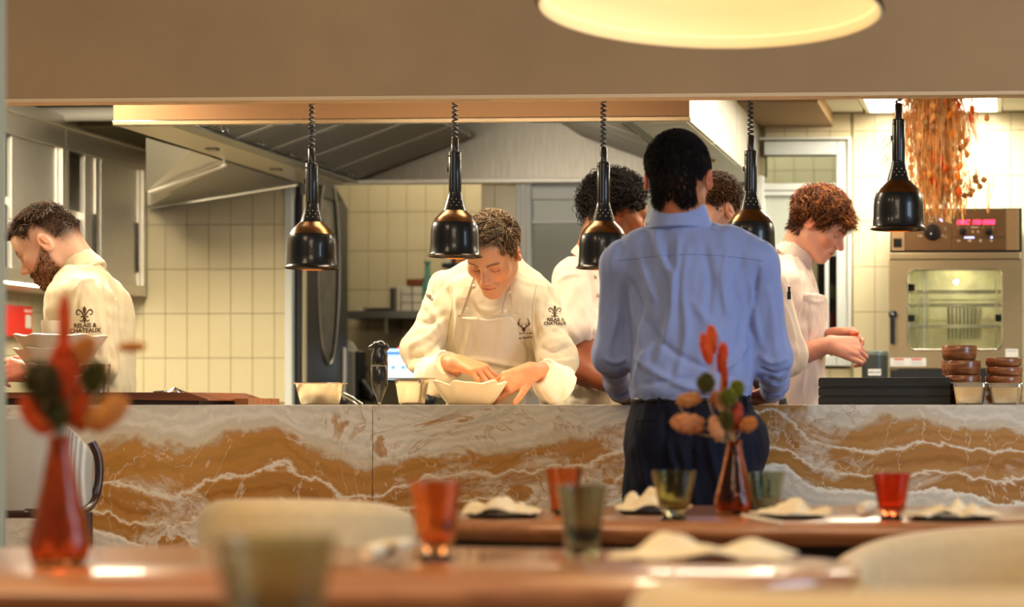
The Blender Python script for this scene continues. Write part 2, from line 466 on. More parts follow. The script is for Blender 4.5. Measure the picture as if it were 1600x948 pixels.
# wall_back pieces: left (corner to alcove), mid pillar, around the door, right
XL = P(82, 500, WY).x
xa0, xa1 = P(447, 400, WY).x, P(752, 400, WY).x
xw0, xw1 = P(808, 400, WY).x, P(1195, 400, WY).x
xd1 = P(1329, 400, WY).x; zbot = P(1250, 572, WY).z
wb = struct('wall_back', B(((XL-.1, WY, 0), (xa0, WY+.1, 3)), ((xa0+.0005, WY, 2.0), (xw1-.0005, WY+.1, 3)), ((xa1, WY, 0), (xw0-.001, WY+.1, 1.9995)),
                          ((xw0, WY, 0), (xw1, WY+.1, .95)), ((xw1, WY, 2.13), (xd1-.0005, WY+.1, 3)), ((xw1+.0005, WY, 0), (xd1-.0005, WY+.1, zbot-.001)), ((xd1, WY, 0), (2.5, WY+.1, 3))), M_grout)
tiles(wb, WY, XL, xa0, .99, CZ, XO)
tiles(wb, WY, xa1, xw0, .99, 2.0, XO)
ztop = P(1250, 222, WY).z; zbot = P(1250, 572, WY).z
tiles(wb, WY, xw1, xd1, ztop+.01, CZ, XO)
tiles(wb, WY, xw1, xd1, .99, zbot-.01, XO)
tiles(wb, WY, xd1+.012, .5, .99, CZ, XO)
# left wall (runs along the cabinets)
wl = struct('wall_left', B(((XL-.1, 6, 0), (XL, WY, 3))), M_grout)
def rz90(me):
    c = me.copy(); c.transform(Matrix.Rotation(-pi/2, 4, 'Z')); return c
TL = rz90(TILE)
for i in range(12):
    for j in range(3):
        o = bpy.data.objects.new('tile', TL); COL.objects.link(o); o.parent = wl; o.location = (XL+.007, WY-.008-i*.1002, .99+.2*j)
        o.rotation_euler = (0, 0, 0)
# right wall out of frame closes the kitchen
struct('wall_right', B(((2.4, 6, 0), (2.5, 11.5, 3))), M_tile)
# back room behind the openings
AY = 10.4
wa = struct('wall_back_room', B(((-4.2, AY, 0), (2, AY+.1, 3))), M_grout)
XA = P(546, 400, AY).x; ZA = P(600, 392, AY).z-.8
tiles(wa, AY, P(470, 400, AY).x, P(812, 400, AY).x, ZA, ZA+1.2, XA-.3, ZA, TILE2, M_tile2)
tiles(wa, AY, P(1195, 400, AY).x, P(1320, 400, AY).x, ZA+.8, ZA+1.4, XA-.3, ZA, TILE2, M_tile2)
struct('ceiling_back_room', B(((-6, WY+.1, 2.6), (4, AY, 2.65))), M_ceil)
# white post at the alcove edge
t = struct('trim_1', B(((xa0-.0, WY-.02, 0), (P(458, 400, WY).x, WY+.02, 1.99)), bev=.003), M_frame)
struct('trim_2', B(((P(458, 400, WY).x, WY+.03, 0), (P(466, 400, WY).x, WY+.1, 1.99))), M_blackm)
# dark door leaf with long oval window, swung into the back room
d0 = P(466, 300, WY+.05); d1 = P(537, 318, 9.62)
door = thing('door_1', 'dark grey swing door with a tall oval frosted window', 'door', (d0.x, d0.y, 0)); tag(door, kind='structure')
L = (Vector((d1.x, d1.y))-Vector((d0.x, d0.y))).length; ang = atan2(d1.y-d0.y, d1.x-d0.x); door.rotation_euler = (0, 0, ang)
M_door = mat('door_laminate', '#3b3833', .45, bump=(200, .05))
# leaf with an elliptical hole
def leafmesh(L, H, cx, cz, rx, rz, t):
    n = 48; bm = bmesh.new(); ring = []; out = []
    for k in range(n):
        a = 2*pi*k/n; x, z = cx+rx*cos(a), cz+rz*sin(a); ring.append((x, z))
        s_ = min((L-cx)/cos(a) if cos(a) > 1e-6 else (-cx)/cos(a) if cos(a) < -1e-6 else 1e9, (H-cz)/sin(a) if sin(a) > 1e-6 else (-cz)/sin(a) if sin(a) < -1e-6 else 1e9)
        out.append((cx+s_*cos(a), cz+s_*sin(a)))
    for y in (-t/2, t/2):
        r_ = [bm.verts.new((x, y, z)) for x, z in ring]; o_ = [bm.verts.new((x, y, z)) for x, z in out]
        for k in range(n): bm.faces.new((r_[k], r_[(k+1) % n], o_[(k+1) % n], o_[k]))
    bm.verts.ensure_lookup_table()
    for k in range(n):
        k2 = (k+1) % n; bm.faces.new([bm.verts[i] for i in (k, k2, 2*n+k2, 2*n+k)]); bm.faces.new([bm.verts[i] for i in (n+k, n+k2, 3*n+k2, 3*n+k)])
    bmesh.ops.recalc_face_normals(bm, faces=bm.faces)
    return bm
wcx = L*.56; wcz = P(503, 418, 9.35).z; wrx = L*.24; wrz = 155/345
obj('door_leaf', leafmesh(L, 1.94, wcx, wcz, wrx, wrz, .04), M_door, door)
M_frost = mat('frosted_glass', '#6f6a5e', .35, vary=(14, .25), bump=(60, .3))
V, F = lathe([(0, 0), (1, 0), (1, .01), (0, .01)], 40, cap=False)
obj('window_pane', ([(wcx+v[0]*wrx, v[2]-.01, wcz+v[1]*wrz) for v in V], F), M_frost, door)
ringp = [(wcx+wrx*cos(a), -.022, wcz+wrz*sin(a)) for a in np.linspace(0, 2*pi, 49)]
obj('window_rim', tube(ringp, .006, 6, False), M_steeld, door, smooth=60)
obj('edge_strip', B(((0, -.025, 0), (.035, -.02, 1.93))), M_tile, door)
obj('handle', B(((L-.07, -.035, 1.0), (L-.05, -.02, 1.25)), bev=.004), M_steel, door)

# ---- partition window (between pillar and door)
win = thing('window_1', 'wide glazed hatch with white frame behind the chefs', 'window', (xw0, WY, 0)); tag(win, kind='structure')
zt = 1.995
xf = P(832, 400, WY).x
obj('window_frame', B(((0, -.03, .95), (xf-xw0, .05, zt)), ((xw1-xw0-.05, -.03, .95), (xw1-xw0, .05, zt)), ((xf-xw0+.001, -.029, P(1000, 312, WY).z), (xw1-xw0-.051, .049, P(1000, 292, WY).z)), bev=.006), M_frame, win)
obj('frame_groove', B(((.02, -.032, .95), (.026, -.028, zt)), ((.045, -.032, .95), (.05, -.028, zt))), M_steeld, win)
M_pane = mat('milky_pane', '#c3c9bb', .25, vary=(1.5, .06))
M_pane2 = mat('grey_pane', '#8f9384', .25, vary=(1.5, .08))
zs_ = P(900, 345, WY).z
obj('pane', B(((xf-xw0, .0, zs_), (xw1-xw0-.04, .012, zt))), M_pane, win)
obj('pane', B(((xf-xw0, .0, .95), (xw1-xw0-.04, .012, zs_-.004))), M_pane2, win)
obj('rail', B(((xf-xw0, -.012, zs_-.012), (xw1-xw0-.04, .0, zs_+.004)), bev=.002), M_frame, win)
# ---- door_2 : white framed door right of it
dr = thing('door_2', 'white framed glazed door beside the tiled wall and oven', 'door', (xw1, WY, 0)); tag(dr, kind='structure')
W2 = xd1-xw1; j0 = P(1308, 400, WY).x-xw1
zA, zB, zC = P(1250, 243, WY).z, P(1250, 287, WY).z, P(1250, 306, WY).z
obj('door_frame', B(((0, -.03, zA), (j0-.001, .05, ztop)), ((j0, -.03, zbot), (W2, .05, ztop)), ((0, -.03, zbot), (j0-.001, .05, zbot+.045)), bev=.004), M_frame, dr)
obj('frame_bead', B(((W2-.008, -.045, zbot), (W2+.006, -.02, ztop+.006)), ((-.02, -.045, ztop+.0065), (W2+.006, -.02, ztop+.016)), bev=.002), M_white, dr)
obj('transom_rail', B(((0, -.02, zC), (j0, .04, zB)), bev=.004), M_frame, dr)
obj('shadow_gap', B(((0, -.024, (zB+zC)/2-.006), (j0-.02, -.019, (zB+zC)/2-.002))), M_steeld, dr)
M_clear = mat('clear_glass', '#dfe6dc', .03, trans=1.0, ior=1.02)
obj('transom_pane', B(((0, .0, zB), (j0, .006, zA))), M_clear, dr)
xs = P(1256, 400, WY).x-xw1; xs2 = P(1290, 400, WY).x-xw1
obj('pane', B(((0, .0, zbot+.04), (xs, .01, zC))), M_pane, dr)
obj('pane', B(((xs, .0, P(1270, 400, WY).z), (j0, .01, zC))), M_pane, dr)
obj('stile', B(((P(1289, 400, WY).x-xw1, -.005, zbot+.04), (P(1295, 400, WY).x-xw1, .012, P(1270, 400, WY).z))), M_frame, dr)
# dark shelf unit seen through it
su = thing('storage_rack', 'dark rack with jars seen through the glazed door', 'rack', (P(1300, 500, 9.7).x, 9.7, 0))
obj('rack_frame', B(((-.07, 0, 0), (.06, .3, 1.75)), bev=.004), M_blackm, su)
for k in range(3): obj('jar', lathe([(0, 0), (.018, 0), (.02, .05), (.012, .062), (.012, .07), (0, .07)], 16, c=(-.02+.012*k, -.03, 1.22+.13*k)), mat('amber_jar%d' % k, ['#8a6a30', '#6a1f1a', '#4a4a38'][k], .2), su, smooth=40)
# soffit
b0 = P(1302, 198, WY); yb = 8.32
so = struct('ceiling_soffit', B(((P(1076, 198, WY).x+.1, yb, b0.z), (b0.x, WY, CZ))), M_plaster)
# ---- duct over cabinets
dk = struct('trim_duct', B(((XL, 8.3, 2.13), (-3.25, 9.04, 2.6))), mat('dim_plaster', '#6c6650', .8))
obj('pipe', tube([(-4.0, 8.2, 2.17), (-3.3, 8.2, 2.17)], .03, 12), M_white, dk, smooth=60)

# ================================================================== extractor hood
hz = 1.966; hx0, hx1, hy0, hy1 = -3.16, -1.115, 7.06, 9.04
hood = thing('extractor_hood', 'large box extractor hood of brushed steel above the kitchen line', 'extractor hood', (hx0, hy0, hz))
Wd, Dp = hx1-hx0, hy1-hy0; HH = .295
obj('front_panel', B(((0, 0, .015), (Wd, .012, HH)), bev=.002), M_hoodfront, hood)
obj('front_lip', B(((-.002, -.004, -.002), (Wd+.002, .02, .014)), bev=.002), M_polish, hood)
for a, b in ((0, .62), (.63, 1.24), (1.25, Dp)):
    obj('side_panel', B(((Wd-.012, .012+a, 0), (Wd, b, HH)), bev=.002), M_steelv, hood)
obj('side_panel', B(((0, .012, 0), (.012, Dp, HH)), bev=.002), M_steelv, hood)
obj('back_panel', B(((.012, Dp-.04, 0), (Wd-.012, Dp-.02, HH)), bev=.002), brushed('hood_back_steel', '#a9a294', .36, (18, 18, .6), .16), hood)
obj('top_panel', B(((0, 0, HH), (Wd, Dp, HH+.01))), M_steeld, hood)
M_rim = mat('hood_rim_white_steel', '#d8cfb8', .35, .6)
obj('rim', B(((.012, .02, -.004), (.20, Dp-.02, .012)), bev=.002), M_rim, hood)
obj('rim', B(((Wd-.2, .02, -.004), (Wd-.012, Dp-.02, .012)), bev=.002), M_steel, hood)
obj('rim', B(((.2, Dp-.10, -.004), (Wd-.2, Dp-.02, .012)), bev=.002), M_steel, hood)
obj('gutter', B(((.2, .03, -.002), (.235, Dp-.1, .03)), ((.23, .03, -.002), (.27, Dp-.1, .006)), bev=.002), M_steeld, hood)
obj('gutter', B(((Wd-.235, .03, -.002), (Wd-.2, Dp-.1, .03)), bev=.002), M_steeld, hood)
def latches():
    for yy in (.62, 1.3): yield yy
for yy in latches(): obj('latch', B(((.08, yy, -.012), (.125, yy+.035, -.004)), bev=.002), M_steeld, hood)
obj('latch', B(((Wd-.11, 1.1, -.012), (Wd-.07, 1.14, -.004)), bev=.002), mat('brass', '#b08a4a', .3, 1), hood)
# baffle filters: five on the left bank, slats run uphill
def baffle(w, lng, n=9):
    bm = bmesh.new()
    box(bm, (0, 0, -.02), (lng, .015, .006)); box(bm, (0, w-.015, -.02), (lng, w, .006))
    box(bm, (0, 0, -.02), (.015, w, .006)); box(bm, (lng-.015, 0, -.02), (lng, w, .006))
    p = (w-.03)/n
    for i in range(n):
        box(bm, (.01, .015+i*p+p*.12, -.019), (lng-.01, .015+i*p+p*.7, -.008)); nf = len(bm.faces); box(bm, (.01, .015+i*p+p*.14, -.026), (lng-.01, .015+i*p+p*.7, -.0195)); bm.faces.ensure_lookup_table()
        for f_ in bm.faces[nf:]: f_.material_index = 1
    d = bpy.data.meshes.new('baffle_filter'); bm.to_mesh(d); bm.free(); d.materials.append(M_filter); d.materials.append(M_slatshade); return d
M_slatshade = mat('slat_shade', '#7d7768', .45, .5); M_filter = mat('filter_steel', '#f2ecdc', .38, .3)  # first one paints the shade between slats onto strips below them
bd = baffle(.35, .56); _b = B(((.002, .002, -.004), (.558, .348, 0))); bpd = bpy.data.meshes.new('back_plate'); _b.to_mesh(bpd); _b.free(); bpd.materials.append(M_dark)  # back plate coloured dark to paint shade into the gaps between slats
for side in (0, 1):
    for i in range(5):
        o = bpy.data.objects.new('baffle_filter', bd); COL.objects.link(o); o.parent = hood
        if side == 0: o.location = (.245, .12+.355*i, .03); o.rotation_euler = (0, -radians(20), 0)
        else: o.location = (Wd-.245, .12+.355*i+.35, .03); o.rotation_euler = (0, -radians(20), pi)
        bp_ = bpy.data.objects.new('back_plate', bpd); COL.objects.link(bp_); bp_.parent = o
        hd = obj('handle', tube([(.05, .1, -.022), (.05, .1, -.045), (.05, .16, -.045), (.05, .16, -.022)], .003, 5), M_polish, o) if side == 0 else None
# ---- second, smaller sloped hood at the left back
h2 = thing('extractor_canopy', 'sloped steel canopy with slatted filter beside the wall cabinets', 'extractor hood', (-3.9, 8.0, 1.9))
q = [P(232, 324, 9.02), P(462, 287, 9.02), P(455, 282, 8.9), P(400, 262, 8.2), P(240, 205, 8.2), P(232, 250, 8.6)]
def slab(pts, t, off=(0, 0, 1)):
    o_ = Vector(off)*t; n = len(pts); V = [Vector(p) for p in pts]+[Vector(p)+o_ for p in pts]
    return V, [tuple(range(n)), tuple(range(2*n-1, n-1, -1))]+[(i, (i+1) % n, (i+1) % n+n, i+n) for i in range(n)]
pa = [P(232, 318, 9.0), P(462, 285, 9.0), P(350, 254, 8.15), P(232, 292, 8.3)]
obj('underside', slab([P(232, 325, 9.0), P(464, 288, 9.0), P(464, 280, 9.0), P(352, 252, 8.1), P(232, 300, 8.3)], .01), M_steeld, h2, world=True)
obj('front_panel', slab([P(228, 300, 8.28), P(352, 253, 8.1), P(300, 236, 7.9), P(228, 215, 7.9)], .01, (0, 1, 0)), M_steelv, h2, world=True)
obj('edge_lip', tube([P(232, 325, 8.99), P(464, 288, 8.99)], .007, 6), M_polish, h2, world=True)
for i in range(7):
    f = i/6.; a0, a1 = P(233, 296+f*18, 8.25+.06*i), P(352-2*i, 253+f*4, 8.08+.05*i)
    obj('filter_slat', tube([a0+Vector((0, 0, -.012)), a1+Vector((0, 0, -.012))], .008, 6), M_filter, h2, world=True, smooth=60)

# ================================================================== wall cabinets (left)
cx = P(230, 464, WY-.02).x
czb, czt = P(230, 463, 9.02).z, P(235, 236, 9.0).z
def cab(y0, y1, name, label, doors):
    c = thing(name, label, 'cabinet', (cx, y0, czb), group=None)
    Ln = y1-y0; H = czt-czb; D = .40
    t = .02
    obj('body', B(((-D+.021, t+.001, .002), (-.0135, Ln-t-.001, .04)), ((-D+.021, t+.001, H-.03), (-.0135, Ln-t-.001, H-.001)), ((-D+.021, .001, .001), (-.0135, t, H-.001)), ((-D+.021, Ln-t, .001), (-.0135, Ln-.001, H-.001)), ((-D, 0, 0), (-D+t, Ln, H)), ((-.012, 0, .046), (0, .03, H-.086)), ((-.012, Ln-.03, .046), (0, Ln, H-.086)), ((-.012, 0, H-.085), (0, Ln, H)), ((-.012, 0, 0), (0, Ln, .045)), bev=.0015), M_steel, c)
    obj('shelf', B(((-D+.02, t, H*.45), (-.03, Ln-t, H*.45+.03))), M_steel, c)
    obj('cornice', B(((-D, -.01, H), (.02, Ln+.0, H+.045)), bev=.003), M_steel, c)
    for (a, b, dx) in doors:
        dd = obj('sliding_door', B(((-.032-dx, a, .045), (-.016-dx, b, H-.085)), ((-.018-dx, a+.0, .045), (-.010-dx, a+.03, H-.085)), ((-.018-dx, b-.03, .045), (-.010-dx, b, H-.085)), bev=.0015), M_steelv, c)
        obj('door_handle', B(((-.014-dx, b-.045, H*.16), (-.006-dx, b-.03, H*.5)), bev=.002), M_black, dd)
    return c, Ln, H
ym = P(104, 300, 1).y
def yon(px):  # Y on cabinet face plane for pixel column
    u = (px-PPX)/FPX; return cx*(CC+u*SS)/(u*CC-SS)
y_end = 9.02; y_mid = yon(103); y_beg = yon(-70)
c1, L1, H1 = cab(y_mid, y_end, 'wall_cabinet', 'steel wall cabinet nearest the tiled back wall, sliding door half open showing dark shelves',
     [(yon(136)-y_mid, yon(158)-y_mid, .0), (yon(158)-y_mid+.02, y_end-y_mid-.03, .0)])
c2, L2, H2 = cab(y_beg, y_mid, 'wall_cabinet', 'steel wall cabinet with flat closed door above the bearded chef',
     [(0.05, yon(15)-y_beg, .01), (yon(22)-y_beg, L1*0+y_mid-y_beg-.03, 0)])
# crockery inside the open door
for k, (yy, zz, r, h) in enumerate(((yon(113), .47, .05, .12), (yon(119), .47, .028, .07), (yon(126), .47, .03, .08))):
    cc_ = obj('glass_jar' if k else 'plate_stack', lathe([(0, 0), (r, 0), (r, h*.8), (r*.7, h), (0, h)], 20), mat('crock%d' % k, ['#c9c4b4', '#4a4636', '#6b6a58'][k], .3), smooth=40)
    cc_.location = (cx-.09, yy, czb+H1*.45+.031)
    tag(cc_, ['white round pot on the open cabinet shelf', 'small dark jar on the open cabinet shelf', 'small grey beaker on the open cabinet shelf at right'][k], 'crockery')
# under cabinet LED strips
for k, (a, b, lb) in enumerate(((8, 78, 'nearest the red box'), (86, 106, 'just before the bearded chef'), (184, 207, 'behind the bearded chef'))):
    l = thing('strip_light', 'slim bright light strip under the cabinets, '+lb, 'light', (cx-.03, yon(a), czb-.012), group=None)
    ln = yon(b)-yon(a)
    obj('lens', B(((-.025, 0, 0), (0, ln, .008)), bev=.002), M_led, l); obj('housing', B(((-.028, -.004, .008), (.003, ln+.004, .014))), M_white, l)
area('under_cabinet_glow', (cx-.2, 7.9, czb-.03), (.25, 1.8), 7, (1, .9, .7))
# red alarm box on left wall
def ywl(px):
    u = (px-PPX)/FPX; return XL*(CC+u*SS)/(u*CC-SS)
ya, yb2 = ywl(8), ywl(34); pz = lambda px, py, Y: P(px, py, Y).z
rb = thing('call_point', 'red wall mounted box on the left tiled wall', 'alarm box', (XL, ya, pz(20, 527, (ya+yb2)/2)))
hh = pz(20, 478, (ya+yb2)/2)-pz(20, 527, (ya+yb2)/2)
obj('case', B(((0, -.1, 0), (.05, yb2-ya, hh)), bev=.006), M_red, rb)
obj('window', B(((.05, yb2-ya-.07, hh*.3), (.053, yb2-ya-.02, hh*.72)), bev=.001), mat('pale_label', '#c9c4b4', .4), rb)
obj('label_strip', B(((.05, yb2-ya-.08, hh*.8), (.052, yb2-ya-.01, hh*.9))), mat('pale_pink', '#e3a79a', .4), rb)
# ================================================================== onyx
def onyx():
    m = mat('banded_onyx', '#b8763a', .22, coat=.25); nt = m.node_tree; N = nt.nodes; L = nt.links; b = N['Principled BSDF']
    tc = N.new('ShaderNodeTexCoord')
    def node(t, **k):
        n = N.new(t)
        for a, v in k.items():
            if a in n.inputs: n.inputs[a].default_value = v
            else: setattr(n, a, v)
        return n
    mp = node('ShaderNodeMapping'); L.new(tc.outputs['Object'], mp.inputs[0]); mp.inputs['Scale'].default_value = (1, 1, 1.0)
    def mth(op, a, b_=None, c=None):
        n = N.new('ShaderNodeMath'); n.operation = op
        for i, v in enumerate((a, b_, c)):
            if v is None: continue
            if isinstance(v, (int, float)): n.inputs[i].default_value = v
            else: L.new(v, n.inputs[i])
        return n.outputs[0]
    def noi(scale, detail, dist=0, st=(1, 1, 1), rough=.5, off=(0, 0, 0)):
        mm = node('ShaderNodeMapping'); L.new(tc.outputs['Object'], mm.inputs[0]); mm.inputs['Scale'].default_value = st; mm.inputs['Location'].default_value = off
        n = node('ShaderNodeTexNoise', Scale=scale, Detail=detail, Distortion=dist, Roughness=rough); L.new(mm.outputs[0], n.inputs['Vector'])
        return n.outputs['Fac']
    sep = node('ShaderNodeSeparateXYZ'); L.new(mp.outputs[0], sep.inputs[0])
    z = sep.outputs[2]; x = sep.outputs[0]
    low = noi(1.25, 2, .3, (1, 1, .5), .5, (4.2, 0, 0)); mid = noi(3.6, 5, .6, (1, 1, 1.2), .55, (3, 0, 1)); fine = noi(16, 6, .8, (1, 1, 1.5), .6)
    # stratum height: depth below the counter top, swung by the noises
    h = mth('ADD', mth('MULTIPLY', z, -1.0), mth('ADD', mth('MULTIPLY', mth('SUBTRACT', low, .5), .60), mth('ADD', mth('MULTIPLY', mth('SUBTRACT', mid, .5), .17), mth('MULTIPLY', mth('SUBTRACT', fine, .5), .045))))
    ramp = node('ShaderNodeValToRGB'); cr = ramp.color_ramp; L.new(mth('ADD', mth('MULTIPLY', h, 1.0), 1.03), ramp.inputs[0])
    stops = [(0, '#cdc2ae'), (.08, '#dbd0bc'), (.115, '#c9b596'), (.13, '#b9813f'), (.15, '#b07a34'), (.19, '#b9803f'), (.196, '#e8dcc4'), (.204, '#b47c38'), (.25, '#a36a2a'), (.28, '#bf8a48'), (.287, '#ecdfc6'), (.294, '#aa7230'),
             (.34, '#b07c3a'), (.347, '#f0e6d2'), (.36, '#d4c8b4'), (.43, '#cbbfa9'), (.46, '#b5803f'), (.50, '#a8682c'), (.507, '#e8dcc6'), (.53, '#cbbfa8'), (.62, '#d6cbb6'), (.65, '#b0743a'), (.74, '#a06028'), (.75, '#e4d8c2'), (.85, '#cbbfa8'), (.9, '#a86c32'), (1, '#8e4e1c')]
    cr.elements[0].color = hx(stops[0][1]); cr.elements[0].position = 0; cr.elements[1].position = 1; cr.elements[1].color = hx(stops[-1][1])
    for p, c in stops[1:-1]:
        e = cr.elements.new(p); e.color = hx(c)
    # thin agate rings within the strata
    w1 = mth('SINE', mth('MULTIPLY', h, 210)); w1 = mth('ADD', mth('MULTIPLY', w1, .08), 1.2)
    # swirls patches (white with amber curls)
    sw = noi(4.2, 6, 1.6, (1, 1, 1.3), .6, (7, 0, 2)); cur = mth('ABSOLUTE', mth('SUBTRACT', sw, .5)); vein = mth('LESS_THAN', cur, .012)
    pr = node('ShaderNodeMapRange'); pr.inputs['From Min'].default_value = .49; pr.inputs['From Max'].default_value = .57; L.new(noi(1.7, 5, 1.0, (1, 1, 1.6), .6, (11, 0, 5)), pr.inputs['Value'])
    r2 = node('ShaderNodeValToRGB'); L.new(sw, r2.inputs[0]); e = r2.color_ramp.elements
    e[0].position = .30; e[0].color = hx('#9c5c22'); e[1].position = .62; e[1].color = hx('#ddd2be')
    for p, c in ((.40, '#b98548'), (.43, '#e6dac6'), (.50, '#d3c7b2'), (.52, '#b98a52'), (.535, '#ddd1bc')):
        q_ = e.new(p); q_.color = hx(c)
    mx = N.new('ShaderNodeMix'); mx.data_type = 'RGBA'; L.new(mth('MULTIPLY', pr.outputs[0], .8), mx.inputs[0]); L.new(ramp.outputs[0], mx.inputs[6]); L.new(r2.outputs[0], mx.inputs[7])
    # pale hairline veins
    v = noi(2.3, 6, 1.8, (1.4, 1, .9), .55, (1, 0, 9)); vm = mth('LESS_THAN', mth('ABSOLUTE', mth('SUBTRACT', v, .47)), .004)
    mx2 = N.new('ShaderNodeMix'); mx2.data_type = 'RGBA'; L.new(mth('MULTIPLY', vm, .35), mx2.inputs[0]); L.new(mx.outputs[2], mx2.inputs[6]); mx2.inputs[7].default_value = hx('#efe3cc')
    # rare black-brown inclusions
    bn = noi(2.6, 5, .5, (1, 1, 1.2), .6, (5, 2, 3)); bm_ = node('ShaderNodeMapRange'); bm_.inputs['From Min'].default_value = .72; bm_.inputs['From Max'].default_value = .74; L.new(bn, bm_.inputs['Value'])
    mx3 = N.new('ShaderNodeMix'); mx3.data_type = 'RGBA'; L.new(bm_.outputs[0], mx3.inputs[0]); L.new(mx2.outputs[2], mx3.inputs[6]); mx3.inputs[7].default_value = hx('#3a2a18')
    hs = N.new('ShaderNodeHueSaturation'); L.new(w1, hs.inputs['Value']); L.new(mx3.outputs[2], hs.inputs['Color'])
    # saturation drops to the right, painting in warm light giving way to daylight
    rr = node('ShaderNodeMapRange'); rr.inputs['From Min'].default_value = .5; rr.inputs['From Max'].default_value = 3.4; rr.inputs['To Min'].default_value = 1.03; rr.inputs['To Max'].default_value = .93
    L.new(x, rr.inputs['Value']); L.new(rr.outputs[0], hs.inputs['Saturation'])
    L.new(hs.outputs[0], b.inputs['Base Color'])
    return m
M_onyx = onyx()
TOP = .9795
CY0, CY1 = 5.8, 6.25
ctr = thing('kitchen_counter', 'long kitchen pass counter clad in banded amber and white onyx slabs', 'counter', (P(-200, 700, CY0).x, CY0, 0))
cx0 = ctr.location.x; cx1 = 1.1
seams = [cx0, P(582, 700, CY0).x, P(582, 700, CY0).x+1.9, cx1]
for i in range(3):
    a, b = seams[i]+.0012-cx0, seams[i+1]-.0012-cx0
    d = B(((a, 0, .02), (b, .02, TOP)), bev=.0012)
    obj('slab', d, M_onyx, ctr)
    obj('top_slab', B(((a, .0205, TOP-.02), (b, CY1-CY0, TOP)), bev=.0012), M_onyx, ctr)
obj('carcass', B(((.02, .022, 0), (cx1-cx0-.02, CY1-CY0-.02, TOP-.022))), M_blackm, ctr)
# ================================================================== walnut boards at the left end
wz = P(200, 613, 5.85).z
xb = P(306, 613, 5.85).x; xb2 = P(322, 632, 5.85).x
wbd = thing('walnut_block', 'thick walnut worktop board with undercut end lying on the onyx counter', 'worktop', (cx0, 5.8, TOP))
obj('board', prism([(0, wz-TOP-.012), (0, wz-TOP), (xb-cx0, wz-TOP), (xb2-cx0+.03, .016), (xb2-cx0+.03, .012), (xb2-cx0, .012)], -.012, .44), M_walnut, wbd)
obj('plinth', B(((0, .0, 0), (xb2-cx0, .43, wz-TOP-.012)), bev=.001), mat('dark_walnut', '#2c1409', .4), wbd)
wb2 = thing('butcher_block', 'low end grain wooden block on the counter beside the walnut board', 'board', (xb2+.034, 5.98, TOP))
bz = P(380, 622, 6.0).z-TOP; wl_ = P(392, 625, 6.0).x-wb2.location.x
for i in range(14):
    obj('stave', B(((wl_*i/14+.0004, 0, 0), (wl_*(i+1)/14-.0004, .26, bz)), bev=.0008), M_walnut2, wb2)
